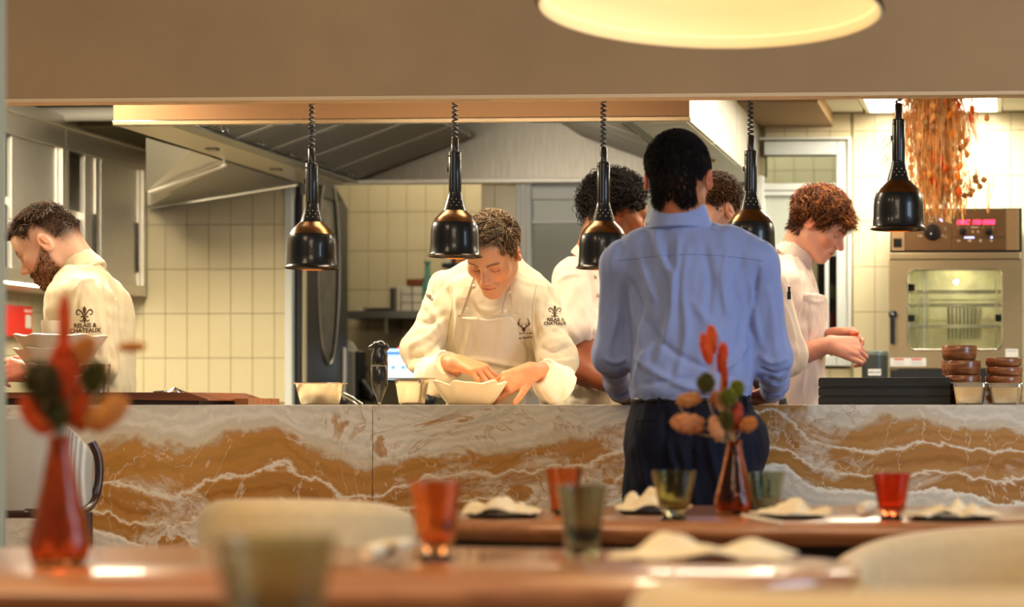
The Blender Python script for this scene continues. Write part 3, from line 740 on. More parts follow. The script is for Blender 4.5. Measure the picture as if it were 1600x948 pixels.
# ================================================================== heat lamps
M_lampb = mat('black_chrome', '#0c0b0b', .30, .3, coat=.25)
M_bronze = mat('bronze_lacquer', '#66482a', .25, 1)
LY = 6.03
M_bulb = mat('heat_bulb', '#ffb060', emit='#ffa040', estr=14)
def heat_lamp(px, rim, wpx, tubetop, label):
    c = P(px, rim, LY); s = wpx/2/SCL(px, LY)/44.     # metre per (44 unit) profile
    h = thing('heat_lamp', label, 'heat lamp', (c.x, c.y, c.z), group=None)
    K = s
    def L_(p): return [(r*K, z*K) for r, z in p]
    outer = [(44, 0), (44.5, .8), (42.6, 2.2), (41, 6), (40, 20), (39.4, 38), (38.4, 48), (36, 56), (32, 62.5), (27, 68), (22, 72.5), (19, 76)]
    obj('shade', lathe(L_(outer+[(18.2, 76), (21, 71.5), (26, 67), (31, 61.5), (35, 55), (37.4, 47), (38.6, 30), (40, 6), (43, .8), (44, 0)]), 56, cap=False), M_lampb, h, smooth=50)
    obj('rim', lathe(L_([(43, -.6), (45, -.6), (45.4, .6), (43.6, 1.4), (43, -.6)]), 56, cap=False), M_bronze, h, smooth=50)
    obj('shoulder', lathe(L_([(36.5, 55.5), (32.5, 62.8), (27.4, 68.4), (22.4, 73), (19.6, 76)]), 56, cap=False), M_bronze, h, smooth=80)
    nk = obj('neck_cone', lathe(L_([(19.4, 75.8), (17.8, 80), (15, 90), (12.6, 98), (11.2, 105), (11, 107)]), 32), M_lampb, h, smooth=50)
    vents = []
    for row in range(3):
        for k in range(11):
            a = 2*pi*k/11+row*.28; z = 84+row*5.2; r = np.interp(z, [80, 90, 98, 105], [17.8, 15, 12.6, 11.2])*K+.0001
            cpt = Vector((r*cos(a), r*sin(a), z*K)); t = Vector((-sin(a), cos(a), 0)); u = Vector((0, 0, 1)); rr = .9*K
            vents.append(([cpt+t*(cos(b)*rr)+u*(sin(b)*rr) for b in (0, 1.05, 2.1, 3.14, 4.2, 5.25)]+[cpt*1.0+Vector((cos(a), sin(a), 0))*.0006], [(0, 1, 6), (1, 2, 6), (2, 3, 6), (3, 4, 6), (4, 5, 6), (5, 0, 6)]))
    obj('vent_dots', join(*vents), mat('vent_warm', '#e8c9a0', .4) if 'vent_warm' not in MATS else MATS['vent_warm'], nk)
    obj('outer_tube', lathe(L_([(10, 106), (10.4, 107), (10.4, 172), (9.6, 173.5), (6.4, 173.5)]), 28), M_lampb, h, smooth=40)
    obj('side_conduit', tube([(0.4*K, -10.8*K, 108*K), (.4*K, -10.8*K, 171*K)], 3.6*K, 10), M_lampb, h, smooth=60)
    obj('inner_tube', lathe(L_([(6, 172), (6, 197), (5.2, 198), (0, 198)]), 20), M_lampb, h, smooth=40)
    for sgn in (-1, 1):
        obj('screw', lathe([(0, 0), (1.5*K, 0), (1.5*K, 2*K), (0, 2.4*K)], 10), M_bronze, h, smooth=40).location = (sgn*8*K, -7.5*K, 165*K)
    obj('switch', B(((-12.6*K, -2*K, 140*K), (-10*K, 2*K, 148*K)), bev=.001), M_black, h)
    # coiled cord
    z0, z1 = 197*K, CZ-c.z; pitch = 7.6*K; n = int((z1-z0)/pitch); pts = []
    for i in range(n*10+1):
        a = 2*pi*i/10; z = z0+(z1-z0)*i/(n*10); pts.append((4.3*K*cos(a), 4.3*K*sin(a), z))
    obj('coiled_cord', tube(pts, 1.5*K, 5), M_blackm, h, smooth=70)
    bl = obj('bulb', lathe(L_([(0, 22), (10, 23), (17, 28), (19, 36), (15, 46), (8, 56), (7, 66), (0, 66)]), 24), M_bulb, h, smooth=80)
    ld = bpy.data.lights.new('heat_lamp_light', 'SPOT'); ld.energy = 7; ld.color = (1, .66, .33); ld.spot_size = radians(104); ld.spot_blend = .8; ld.shadow_soft_size = .03
    lo = bpy.data.objects.new('heat_lamp_light', ld); COL.objects.link(lo); lo.parent = h; lo.location = (0, 0, 14*K)
    return h
LAMPS = [heat_lamp(487.5, 419, 83, 0, 'black heat lamp hanging before the oval window door, first of five from the left'),
 heat_lamp(711, 401, 83, 0, 'black heat lamp hanging over the central chef and his bowl'),
 heat_lamp(943, 419, 84, 0, 'black heat lamp hanging low before the curly haired chef'),
 heat_lamp(1173, 401, 84, 0, 'black heat lamp partly hidden behind the man in the blue shirt'),
 heat_lamp(1404, 358, 87, 0, 'black heat lamp hung highest, at the right before the dried flowers')]
# ================================================================== items on the counter
def crinkle(r, z, a, i, amt=.06, n=7, ph=0):
    f = sin(n*a+ph)*.6+sin((n+4)*a+2.1+ph)*.4; k = i/8.
    return r*(1+amt*f*k), amt*.6*f*k*k*.09
M_porc = mat('cream_porcelain', '#ead9b8', .35, sss=.0)
def porc_bowl(name, label, px, rimy, basey, wpx, Y, nseed, group=None, basew=.42, amp=.06):
    c = P(px, basey, Y); s = 1/SCL(px, Y); R = wpx/2*s; H = (basey-rimy)*s
    t = thing(name, label, 'bowl', (c.x, c.y, c.z), group=group)
    prof = []
    for i in range(9): f = i/8.; prof.append((R*(basew+(1-basew)*f**.75), H*f))
    inner = [(r-.006, z+.003) for r, z in prof[::-1]]
    full = prof+inner
    def wob(r, z, a, i):
        ii = i if i < 9 else 17-i; return crinkle(r, z, a, ii, amp, ph=nseed)
    obj('bowl_wall', lathe(full, 72, wob=wob), M_porc, t, smooth=70); return t
main_bowl = porc_bowl('porcelain_bowl', 'crinkled white porcelain bowl under the heat lamp, held by the central chef', 734, 598, 632, 112, 6.1, 0, basew=.58, amp=.13)
# filling in the main bowl
mb = main_bowl.location
M_pan = brushed('pan_steel', '#d8cdb6', .26, (40, 40, 1), .05)
def steelpan():
    c = P(500, 632, 6.08); t = thing('mixing_bowl', 'flared steel mixing bowl on the counter below the left heat lamp', 'bowl', tuple(c))
    s = 1/SCL(500, 6.08)
    prof = [(0, 0), (27*s, 0), (29*s, 1.5*s), (37.5*s, 32*s), (42.5*s, 33*s), (42.6*s, 34.4*s), (37*s, 34*s), (28*s, 3*s), (0, 2.5*s)]
    obj('bowl_wall', lathe(prof, 56, cap=False), M_pan, t, smooth=50)
    return t
steelpan()
# slotted spoon handle lying out of it
sp = thing('wire_spoon', 'steel wire handled spoon leaning beside the mixing bowl', 'spoon', tuple(P(560, 631, 6.0)))
obj('handle', tube(bez([P(533, 613, 6.02), P(545, 617, 5.98), P(566, 630.5, 5.95)], 6), .0028, 6), M_polish, sp, world=True, smooth=60)
obj('handle', tube(bez([P(534, 617, 6.02), P(548, 624, 5.98), P(558, 631, 5.95)], 6), .0028, 6), M_polish, sp, world=True, smooth=60)
# immersion blender
c = P(593, 629, 6.1); s = 1/SCL(593, 6.1)
ib = thing('immersion_blender', 'glossy black immersion blender standing upright beside the steel container', 'blender', tuple(c))
obj('motor_body', lathe([(2*s, 0), (3*s, 3*s), (11*s, 22*s), (12.6*s, 28*s), (13*s, 56*s), (12.4*s, 57*s), (12.4*s, 58*s), (13*s, 59*s), (12.6*s, 74*s), (10*s, 82*s), (9.6*s, 86*s)], 32), M_black, ib, smooth=40)
sd = SDF(); sd.rc((9*s, 0, 86*s), (-4*s, 0, 91*s), 6*s, 5*s, .01); sd.rc((-4*s, 0, 91*s), (-15*s, 0, 86*s), 4.5*s, 3*s, .008); sd.rc((-12*s, 0, 88*s), (-15*s, 0, 83*s), 2.5*s, 1.5*s, .004); sd.rc((0, 0, 84*s), (3*s, 0, 90*s), 9*s, 8*s, .01)
V, F = sd.mesh(.0022); obj('handle', qmesh('handle', V, F), M_black, ib)
obj('seam_ring', lathe([(12.9*s, 56.6*s), (13.3*s, 57.4*s), (12.9*s, 58.4*s)], 32, cap=False), M_steeld, ib, smooth=60)
obj('shaft', lathe([(3*s, -2*s), (3*s, 1*s)], 12), M_polish, ib)
# gastronorm containers
def gn(px0, px1, top, base, Y, label, dep=.13, flare=4, group=None, name='steel_container', lipw=0):
    a, b = P(px0, base, Y), P(px1, base, Y); s = 1/SCL((px0+px1)/2, Y); w_ = (px1-px0)*s; h = (base-top)*s; cxm = (a.x+b.x)/2
    t = thing(name, label, 'container', (cxm, Y+dep/2, TOP), group=group)
    f = flare*s
    def ring(hw, hd, z, r=.012, n=5):
        o = []
        for qx, qy, st in ((1, 1, 0), (-1, 1, 1), (-1, -1, 2), (1, -1, 3)):
            for k in range(n):
                an = pi/2*(st+k/(n-1)); o.append((qx*(hw-r)+r*cos(an), qy*(hd-r)+r*sin(an), z))
        return o
    hw, hd = w_/2, dep/2
    rings = [ring(hw-f-.006, hd-f-.006, 0), ring(hw-f, hd-f, .006), ring(hw, hd, h*.78), ring(hw+.001, hd+.001, h*.8), ring(hw+.001, hd+.001, h-.003), ring(hw+.006+lipw*s, hd+.006, h-.0025), ring(hw+.006+lipw*s, hd+.006, h), ring(hw-.003, hd-.003, h-.0005), ring(hw-f-.002, hd-f-.002, .008)]
    V = [p for r_ in rings for p in r_]; n = len(rings[0]); F = [tuple(range(n-1, -1, -1))]
    for i in range(len(rings)-1):
        for k in range(n): F.append((i*n+k, i*n+(k+1) % n, (i+1)*n+(k+1) % n, (i+1)*n+k))
    F.append(tuple((len(rings)-1)*n+k for k in range(n)))
    obj('container_wall', (V, F), M_pan, t, smooth=35); return t
gn(616, 659, 590, 632, 6.0, 'small steel container standing on the counter beside the black blender', .08, 4, lipw=8)
gn(1489, 1540, 597, 632, 5.9, 'steel container in front of the taller wooden bowl stack', .1, 4, lipw=1)
gn(1545, 1596, 598, 632, 5.9, 'steel container at the right end, in front of the lower wooden bowl stack', .1, 4, lipw=1)
# black trays
M_tray = mat('charcoal_tray', '#1b1e1c', .6, bump=(300, .3))
a, b = P(1278, 632, 5.95), P(1485, 632, 5.95); th = 14/SCL(1380, 5.95)
for i, lb in enumerate(('lowest', 'middle', 'topmost')):
    t = thing('black_tray', lb+' long charcoal tray of the three stacked on the counter', 'tray', ((a.x+b.x)/2, 5.96, TOP+i*(th+.0006)), group='charcoal trays stacked on the counter')
    wv = (b.x-a.x)/2-.0015*(2-i)*0
    obj('tray_body', B(((-wv, 0, 0), (wv, .2, th*.84)), ((-wv+.002, .002, th*.84), (wv-.002, .198, th)), bev=.0015), M_tray, t)
# wooden bowls
def wbowl(px, topy, h_px, w_px, Y, label, group):
    s = 1/SCL(px, Y); c = P(px, topy+h_px, Y); R = w_px/2*s; h = h_px*s
    t = thing('wooden_bowl', label, 'bowl', tuple(c), group=group)
    prof = [(0, 0), (R*.84, 0), (R*.93, h*.12), (R*.99, h*.5), (R, h*.92), (R*.97, h), (R*.9, h*.97), (R*.84, h*.2), (0, h*.14)]
    obj('bowl_wall', lathe(prof, 40, cap=False), M_bowlwood, t, smooth=50); return t
for i, nm in enumerate(('topmost', 'second', 'third', 'lowest')):
    wbowl([1499, 1505, 1505, 1503][i], 540+i*23.2, 22.6, 56, 6.1, nm+' brown wooden bowl of the taller stack behind the steel container', 'wooden bowls of the taller stack')
wbowl(1484, 563.2, 22.6, 26, 6.19, 'wooden bowl peeking out at the left behind the taller stack', 'wooden bowls behind the taller stack')
for i, nm in enumerate(('topmost', 'second', 'third', 'fourth', 'lowest')):
    wbowl(1568+[0, 1, 0, 1, 0][i], 559+i*14.4, 14, 58, 6.12, nm+' shallow wooden bowl of the lower stack at the right end', 'shallow wooden bowls of the lower stack')
# stack of crinkled bowls at left on walnut block
for i, (cxp, rim, base, wpx, lb) in enumerate(((95, 525, 562, 136, 'topmost, widest'), (88, 546, 577, 122, 'second'), (92, 570, 596, 112, 'third'), (94, 588, 613, 104, 'lowest'))):
    porc_bowl('porcelain_bowl', lb+' crinkled cream bowl of the stack before the bearded chef', cxp, rim, base, wpx, 6.0, i*1.3, 'crinkled bowls stacked on the walnut board', .55)
pot = thing('plastic_tub', 'tall pale tub standing behind the stack of crinkled bowls', 'tub', tuple(P(84, 613, 6.19)))
s = 1/SCL(84, 6.19); obj('tub_wall', lathe([(0, 0), (13*s, 0), (16*s, 88*s), (18.5*s, 104*s), (18.5*s, 112*s), (17*s, 112*s), (14*s, 20*s), (0, 18*s)], 36, cap=False), mat('pale_plastic', '#d9d2bd', .45), pot, smooth=45)
jg = thing('steel_jug', 'straight sided steel beaker beside the stack of crinkled bowls', 'beaker', tuple(P(152, 613, 5.95)))
s = 1/SCL(152, 5.95); obj('beaker_wall', lathe([(0, 0), (17*s, 0), (19.5*s, 43*s), (20*s, 44*s), (18.6*s, 44*s), (16*s, 3*s), (0, 2*s)], 40, cap=False), M_polish, jg, smooth=45)
sv = thing('domed_cover', 'small domed steel lid lying on the walnut board', 'lid', tuple(P(273, 613, 6.0)))
s = 1/SCL(273, 6.0); obj('dome', lathe([(18*s, 0), (18*s, 1*s), (11*s, 3.5*s), (5*s, 6*s), (2*s, 8*s), (0, 8.4*s)], 32), M_polish, sv, smooth=45)
tz = thing('kitchen_tongs', 'thin steel tweezer tongs lying on the walnut board beside the lid', 'tongs', tuple(P(248, 612.5, 5.97)))
obj('arm', tube([P(240, 612, 5.98), P(256, 611, 5.98)], .003, 6), M_polish, tz, world=True); obj('arm', tube([P(240, 612, 5.95), P(256, 611, 5.96)], .003, 6), M_polish, tz, world=True)

# ================================================================== oven
OY = 8.5
M_ovn = brushed('oven_steel', '#b5a684', .36, (1, 1, 40), .05)
M_ovp = brushed('oven_panel_bronze', '#7d6246', .4, (40, 1, 1), .05)
o0 = P(1390, 600, OY); o1 = P(1597, 325, OY); sO = 1/SCL(1490, OY)
ov = thing('combi_oven', 'stainless combi steam oven with digital controls against the tiled wall', 'oven', (o0.x, OY, 0))
def zz(py): return P(1490, py, OY).z
def xx(px): return P(px, 500, OY).x-o0.x
Wo = xx(1597)
_a, _b, _c, _d = xx(1418)-.02, xx(1566)+.02, zz(546)-.04, zz(421)+.04
obj('housing', B(((0, .031, zz(600)), (_a, .5, zz(326))), ((_b, .031, zz(600)), (Wo, .5, zz(326))), ((_a+.0005, .0315, zz(600)), (_b-.0005, .5, _c)), ((_a+.0005, .0315, _d), (_b-.0005, .5, zz(326))), ((_a+.0005, .43, _c+.0005), (_b-.0005, .499, _d-.0005))), M_steeld, ov)
obj('bezel', B(((xx(1391), .008, zz(393)), (xx(1597), .03, zz(325))), bev=.002), M_blackm, ov)
pn = obj('control_panel', B(((xx(1414), .002, zz(391)), (xx(1486), .009, zz(327.5))), ((xx(1486.8), .002, zz(370.5)), (xx(1572), .009, zz(327.5))), ((xx(1486.8), .002, zz(391)), (xx(1572), .009, zz(371.3))), bev=.0008), M_ovp, ov)
M_gold = brushed('panel_end_plate', '#c0a47c', .35)
for a_, b_ in ((1393, 1413), (1572.5, 1592)): obj('end_plate', B(((xx(a_), .001, zz(391)), (xx(b_), .009, zz(327.5))), bev=.0008), M_gold, ov)
obj('power_switch', B(((xx(1396), -.003, zz(386)), (xx(1409), .002, zz(372))), bev=.001), M_black, ov)
def knob(px, py, rpx, nm='knob'):
    V, F = lathe([(0, 0), (rpx*sO*1.05, 0), (rpx*sO, .004), (rpx*sO*.9, .018), (0, .02)], 32)
    k = obj(nm, ([(v[0], -v[2], v[1]) for v in V], [f[::-1] for f in F]), M_black, ov, smooth=40); k.location = (xx(px), .002, zz(py)); return k
k = knob(1457, 362, 13); obj('knob_mark', B(((-.008, -.0212, -.012), (-.003, -.02, -.006))), M_white, k)
knob(1504.5, 362, 5.6); knob(1545, 362, 5.6)
def textmesh(s, size, extr=.0003, align='CENTER', bold=0, shear=0):
    cu = bpy.data.curves.new('t', 'FONT'); cu.body = s; cu.size = size; cu.extrude = extr; cu.align_x = align; cu.align_y = 'CENTER'; cu.offset = bold; cu.shear = shear; cu.resolution_u = 3
    to = bpy.data.objects.new('t', cu); COL.objects.link(to); dg = bpy.context.evaluated_depsgraph_get(); me = bpy.data.meshes.new_from_object(to.evaluated_get(dg))
    bpy.data.objects.remove(to); return me
def sign(s, size, m, parent, loc, name='lettering', **k):
    me = textmesh(s, size, **k); me.transform(Matrix.Rotation(pi/2, 4, 'X')); me.materials.clear(); me.materials.append(m)
    o = obj(name, me, m, parent); o.location = loc; return o
M_leds = mat('red_digits', '#ff3060', emit='#ff2a50', estr=5)
for txt, px in (('180C', 1504.5), ('100', 1525.5), ('0008', 1544.5)):
    sign(txt, 9.4*sO, M_leds, ov, (xx(px), -.0005, zz(347.5)), 'digits', shear=.15, bold=.0006)
M_blue = mat('blue_led', '#b0b8ff', emit='#9aa4ff', estr=5)
obj('indicator', join(*[([(x, -.0003, z) for x, z in ((xx(p), zz(370)), (xx(p+3), zz(370)), (xx(p+3), zz(372)), (xx(p), zz(372)))], [(0, 1, 2, 3)]) for p in (1507, 1511, 1515, 1519, 1548)]), M_blue, ov)
obj('indicator', ([(xx(1467), -.0003, zz(342)), (xx(1469), -.0003, zz(341)), (xx(1473.5), -.0003, zz(345)), (xx(1472), -.0003, zz(346.5))], [(0, 1, 2, 3)]), M_blue, ov)
M_prt = mat('panel_print', '#b9a88c', .5)
marks = []
for px, py, w_, h_ in ((1456, 340, 6, 1), (1456, 345, 3, 2), (1477, 357, 1, 5), (1473, 368, 2, 3), (1478, 370, 1, 4), (1435, 368, 1, 5), (1439, 368, 3, 3), (1497, 355, .8, 3), (1511, 355, .8, 3), (1523, 355, 12, 1.5), (1536, 355, .8, 3), (1552, 355, .8, 3), (1520, 362, 2, 3), (1528, 362, 2, 3), (1498, 376, 5, 2), (1515, 376, 5, 3), (1532, 376, 3, 4), (1549, 376, 4, 3)):
    marks.append(([(xx(px-w_/2), .0004, zz(py-h_/2)), (xx(px+w_/2), .0004, zz(py-h_/2)), (xx(px+w_/2), .0004, zz(py+h_/2)), (xx(px-w_/2), .0004, zz(py+h_/2))], [(0, 1, 2, 3)]))
obj('control_print', join(*marks), M_prt, ov)
obj('top_rail', B(((0, 0, zz(405)), (Wo-.005, .03, zz(394.5))), bev=.003), M_ovn, ov)
# door with rounded window
def rrect(cx_, cz_, hw, hh_, r, n=6):
    o = []
    for qx, qz, st in ((1, 1, 0), (-1, 1, 1), (-1, -1, 2), (1, -1, 3)):
        for k in range(n): an = pi/2*(st+k/(n-1)); o.append((cx_+qx*(hw-r)+r*cos(an), cz_+qz*(hh_-r)+r*sin(an)))
    return o
dx0, dx1, dz0, dz1 = xx(1389), xx(1596), zz(575), zz(406)
wx0, wx1, wz0, wz1 = xx(1418), xx(1566), zz(546), zz(421)
hole = rrect((wx0+wx1)/2, (wz0+wz1)/2, (wx1-wx0)/2, (wz1-wz0)/2, .03); outr = rrect((dx0+dx1)/2, (dz0+dz1)/2, (dx1-dx0)/2, (dz1-dz0)/2, .004)
bm = bmesh.new(); n = len(hole)
for y in (0, .028):
    r_ = [bm.verts.new((x, y, z)) for x, z in hole]; o_ = [bm.verts.new((x, y, z)) for x, z in outr]
    for k in range(n): bm.faces.new((r_[k], r_[(k+1) % n], o_[(k+1) % n], o_[k]))
bm.verts.ensure_lookup_table()
for k in range(n):
    k2 = (k+1) % n; bm.faces.new([bm.verts[i] for i in (k, k2, 2*n+k2, 2*n+k)]); bm.faces.new([bm.verts[i] for i in (n+k, n+k2, 3*n+k2, 3*n+k)])
bmesh.ops.recalc_face_normals(bm, faces=bm.faces)
odr = obj('door', bm, M_ovn, ov)
obj('window_seal', tube([(x, -.001, z) for x, z in hole+[hole[0]]], .0035, 6, False), M_polish, odr, smooth=60)
M_ovglass = mat('oven_glass', '#eef4ea', .02, trans=1, ior=1.01)
obj('window_glass', ([(x, .012, z) for x, z in hole], [tuple(range(n))]), M_ovglass, odr)
# cavity
M_cav = mat('cavity_steel', '#ddd8b0', .3, .7, vary=(9, .25), bump=(12, .5, .01))
cvx0, cvx1, cvz0, cvz1 = wx0-.01, wx1+.01, wz0-.02, wz1+.02
obj('cavity', B(((cvx0-.01, .03, cvz0), (cvx0, .4, cvz1)), ((cvx1, .03, cvz0), (cvx1+.01, .4, cvz1)), ((cvx0, .39, cvz0), (cvx1, .4, cvz1)), ((cvx0, .03, cvz0-.01), (cvx1, .4, cvz0)), ((cvx0, .03, cvz1), (cvx1, .4, cvz1+.01))), M_cav, ov)
for zz_ in (452, 473, 507):
    rk = [tube([(cvx0, yy, zz(zz_)), (cvx1, yy, zz(zz_))], .0025, 5) for yy in (.08, .16, .24, .32)]
    obj('oven_rack', join(*rk, tube([(wx0+.02, .06, zz(zz_)), (wx0+.02, .34, zz(zz_))], .003, 5), tube([(wx1-.02, .06, zz(zz_)), (wx1-.02, .34, zz(zz_))], .003, 5)), M_polish, ov)
obj('rack_guide', join(*[tube([(xx(p), .06, cvz0), (xx(p), .06, cvz1)], .003, 5) for p in (1432, 1443, 1448, 1556)]), M_polish, ov)
for p, q_ in ((1424, 449), (1424, 497), (1560, 497)): obj('guide_bracket', B(((xx(p-5), .014, zz(q_+5)), (xx(p+5), .027, zz(q_-6))), bev=.001), M_white, ov)
fan = [B_ for B_ in ()]
obj('fan_grille', join(*[tube([(xx(1478+6*i), .37, zz(525)), (xx(1478+6*i), .37, zz(470))], .004, 5) for i in range(9)]), M_steeld, ov)
ol = bpy.data.lights.new('oven_lamp', 'POINT'); ol.energy = 2.2; ol.color = (1, .93, .72); ol.shadow_soft_size = .008
oo = bpy.data.objects.new('oven_lamp', ol); COL.objects.link(oo); oo.parent = ov; oo.location = ((wx0+wx1)/2, .2, cvz1-.06)
obj('oven_handle', B(((xx(1391.5), -.03, zz(537)), (xx(1399), -.012, zz(490))), bev=.004), M_black, odr)
V, F = lathe([(0, 0), (7*sO, 0), (6.5*sO, .02), (0, .024)], 24); hb = obj('handle_boss', ([(v[0], -v[2], v[1]) for v in V], [f[::-1] for f in F]), M_black, odr, smooth=40); hb.location = (xx(1395.5), -.002, zz(491))
st = obj('warning_sticker', B(((xx(1391), -.001, zz(572)), (xx(1447), .0, zz(559)))), mat('sticker', '#d9d8d2', .5), odr)
obj('sticker_print', B(((xx(1397), -.0016, zz(562.5)), (xx(1412), -.001, zz(560))), ((xx(1424), -.0016, zz(562.5)), (xx(1440), -.001, zz(560)))), mat('sticker_red', '#c84a30', .5), st)
obj('sticker_print', B(*[((xx(x0), -.0016, zz(y_+.5)), (xx(x1), -.001, zz(y_))) for x0, x1 in ((1396, 1413), (1423, 1441)) for y_ in (565, 567, 569)]), mat('sticker_grey', '#9fa3ad', .5), st)
obj('price_card', B(((xx(1571), -.001, zz(558)), (xx(1591), .0, zz(545)))), MATS['sticker'], odr)
obj('card_print', B(((xx(1573), -.0016, zz(549)), (xx(1589), -.001, zz(547.5)))), MATS['sticker_grey'], odr)
obj('drip_tray', B(((xx(1391), .004, zz(600)), (Wo, .03, zz(577)))), M_blackm, ov)
obj('drip_edge', B(((xx(1389), 0, zz(600)), (xx(1391.5), .03, zz(576))), ((xx(1389), 0, zz(578)), (xx(1402), .03, zz(576)))), M_ovn, ov)
obj('stand', B(((0, .05, 0), (Wo, .45, zz(600)))), M_steeld, ov)
# canister beside it
cn = thing('canister', 'dark green lidded canister with a small white label beside the oven', 'canister', tuple(P(1367, 600, 8.2)))
s = 1/SCL(1367, 8.2)
obj('canister_body', lathe([(0, -.05), (20*s, -.05), (21*s, 46*s), (20.5*s, 50*s)], 40), mat('dark_green_enamel', '#2b302c', .4), cn, smooth=40)
obj('lid', lathe([(21*s, 49*s), (21.4*s, 52*s), (20*s, 56*s), (0, 57.5*s)], 40), mat('grey_lid', '#5f6862', .3, .3), cn, smooth=40)
lb = obj('name_label', slab([( -9*s, -21.5*s, 18*s), (11*s, -21.5*s, 18*s), (11*s, -21.5*s, 28*s), (-9*s, -21.5*s, 28*s)], .001, (0, -1, 0)), MATS['sticker'], cn)
sign('BEKLAR', 5.2*s, mat('label_ink', '#3a4a7a', .5), lb, (1*s, -21.5*s-.0015, 23*s))
# ---- back counters the chefs' things stand on
bc = thing('back_counter', 'low steel work counter along the kitchen back wall', 'counter', (-3.0, 8.1, 0))
obj('worktop', B(((-.9, 0, .86), (1.9, .9, .9)), bev=.003), M_steel, bc); obj('cabinet_body', B(((-.9, .03, 0), (1.9, .9, .86))), M_steeld, bc)
bc2 = thing('side_counter', 'steel work counter under the canister at the right', 'counter', (P(1339, 600, 8.0).x, 8.0, 0))
obj('worktop', B(((0, 0, .96), (.125, .6, 1.0)), bev=.003), M_steel, bc2); obj('cabinet_body', B(((0, .03, 0), (.125, .6, .96))), M_steeld, bc2)
cn.location.z = 1.05
# ---- back room contents
bt = thing('office_counter', 'counter in the back room carrying the screen and printer', 'counter', (P(545, 600, 9.8).x, 9.75, 0))
obj('worktop', B(((0, 0, .93), (1.3, .6, .97)), bev=.003), M_steeld, bt); obj('cabinet_body', B(((0, .03, 0), (1.3, .6, .93))), M_steeld, bt)
def P2(px, py, Y=9.95): return P(px, py, Y)
sc_ = thing('computer_screen', 'lit blue and white screen in the back room behind the blender', 'screen', tuple(P2(632, 620)))
a, b = P2(602, 592), P2(652, 545)
obj('bezel', B(((a.x, 9.955, a.z-.012), (b.x, 9.975, b.z+.012)), bev=.003), M_black, sc_, world=True)
obj('display', B(((a.x+.006, 9.95, a.z), (b.x-.006, 9.956, b.z))), mat('screen_glow', '#d6ecff', emit='#bfe2ff', estr=1.5), sc_, world=True)
obj('menu_bar', B(((a.x+.006, 9.948, b.z-.03), (b.x-.006, 9.951, b.z-.012))), mat('menu_blue', '#4a7fd0', emit='#5a90e0', estr=1.0), sc_, world=True)
obj('icon', B(*[((a.x+.03+.05*i, 9.948, a.z+.05), (a.x+.05+.05*i, 9.951, a.z+.065)) for i in range(3)]), MATS['menu_blue'], sc_, world=True)
obj('stand', B(((a.x+.07, 9.96, .97), (a.x+.1, 9.985, a.z)), ((a.x+.03, 9.93, .97), (a.x+.15, 10.03, .98))), M_black, sc_, world=True)
obj('status_light', B(((P2(624, 545).x-.004, 9.948, b.z+.001), (P2(624, 545).x+.006, 9.955, b.z+.01))), mat('red_dot', '#ff2010', emit='#ff2010', estr=3), sc_, world=True)
pr_ = thing('receipt_printer', 'pale boxy machine with dark side in the back room beside the dark door', 'printer', tuple(P2(548, 625, 9.9)))
a, b = P2(528, 598, 9.9), P2(554, 547, 9.9)
obj('printer_case', B(((a.x, 9.9, .97), (b.x, 10.05, b.z)), bev=.006), mat('grey_white', '#b9b4a8', .5), pr_, world=True)
obj('side_vent', B(((b.x, 9.905, .98), (b.x+.012, 10.04, b.z-.004)), bev=.002), M_blackm, pr_, world=True)
obj('paper_bag', slab([P2(532, 547, 9.93), P2(556, 547, 9.93), P2(548, 534, 9.95), P2(536, 530, 9.95)], .03, (0, 1, 0)), mat('grey_paper', '#9a9484', .8), pr_, world=True)
for i, (x0, y0, lb) in enumerate(((573, 608, 'left of the blender'), (664, 614, 'behind the small steel container'))):
    w_ = thing('handset', 'black handset on the back room counter, '+lb, 'handset', tuple(P2(x0, 620)))
    sd = SDF(); c0 = P2(x0, y0); sd.rc(c0+Vector((-.02, 0, .03)), c0+Vector((.02, 0, -.03)), .022, .026, .02); sd.rc(c0+Vector((-.015, 0, -.03)), c0+Vector((.03, 0, -.045)), .02, .022, .02)
    V, F = sd.mesh(.006); obj('handset_body', qmesh('h', V, F), M_black, w_, world=True)
    obj('cable', tube(bez([c0+Vector((-.02, 0, .05)), c0+Vector((.0, 0, .11)), c0+Vector((-.05, 0, .13)), c0+Vector((-.06, .02, .02))], 8), .004, 5), M_blackm, w_, world=True, smooth=60)
SY = 10.12
sh = thing('wall_shelf', 'grey steel wall shelf in the back room', 'shelf', tuple(P(600, 497, SY)))
a, b = P(538, 497, SY), P(760, 485, SY)
obj('board', B(((a.x, SY, a.z), (b.x, AY-.008, b.z)), bev=.002), mat('grey_shelf', '#6a6a66', .4, .5), sh, world=True)
[obj('bracket', B(((a.x+q_, SY+.02, a.z-.08), (a.x+q_+.015, AY-.008, a.z))), M_steeld, sh, world=True) for q_ in (.2, .6)]
zsf = b.z
def onshelf(name, px0, px1, top, m, label, cat, Y=SY+.02, dep=.12, group=None, base=485):
    a_, b_ = P(px0, base, Y), P(px1, top, Y)
    t_ = obj(name, B(((0, 0, 0), (b_.x-a_.x, dep, b_.z-P(px0, base, Y).z)), bev=.002), m); t_.location = (a_.x, Y, zsf+(P(px0, base, Y).z-P(px0, 485, Y).z)); tag(t_, label, cat, group); return t_
Mb1 = mat('book_dark', '#3a3630', .6); Mb2 = mat('book_light', '#c9c2b2', .6); Mb3 = mat('book_grey', '#6e685c', .6)
bk = 'books standing on the back room shelf'
onshelf('book', 609, 615.5, 449, Mb1, 'dark book at the left end of the row on the shelf', 'book', group=bk)
onshelf('book', 616, 619.5, 448, Mb3, 'thin grey book between the dark and the pale book on the shelf', 'book', group=bk)
onshelf('book', 620, 625, 446, Mb2, 'pale book on the shelf beside the stacked white tubs', 'book', group=bk)
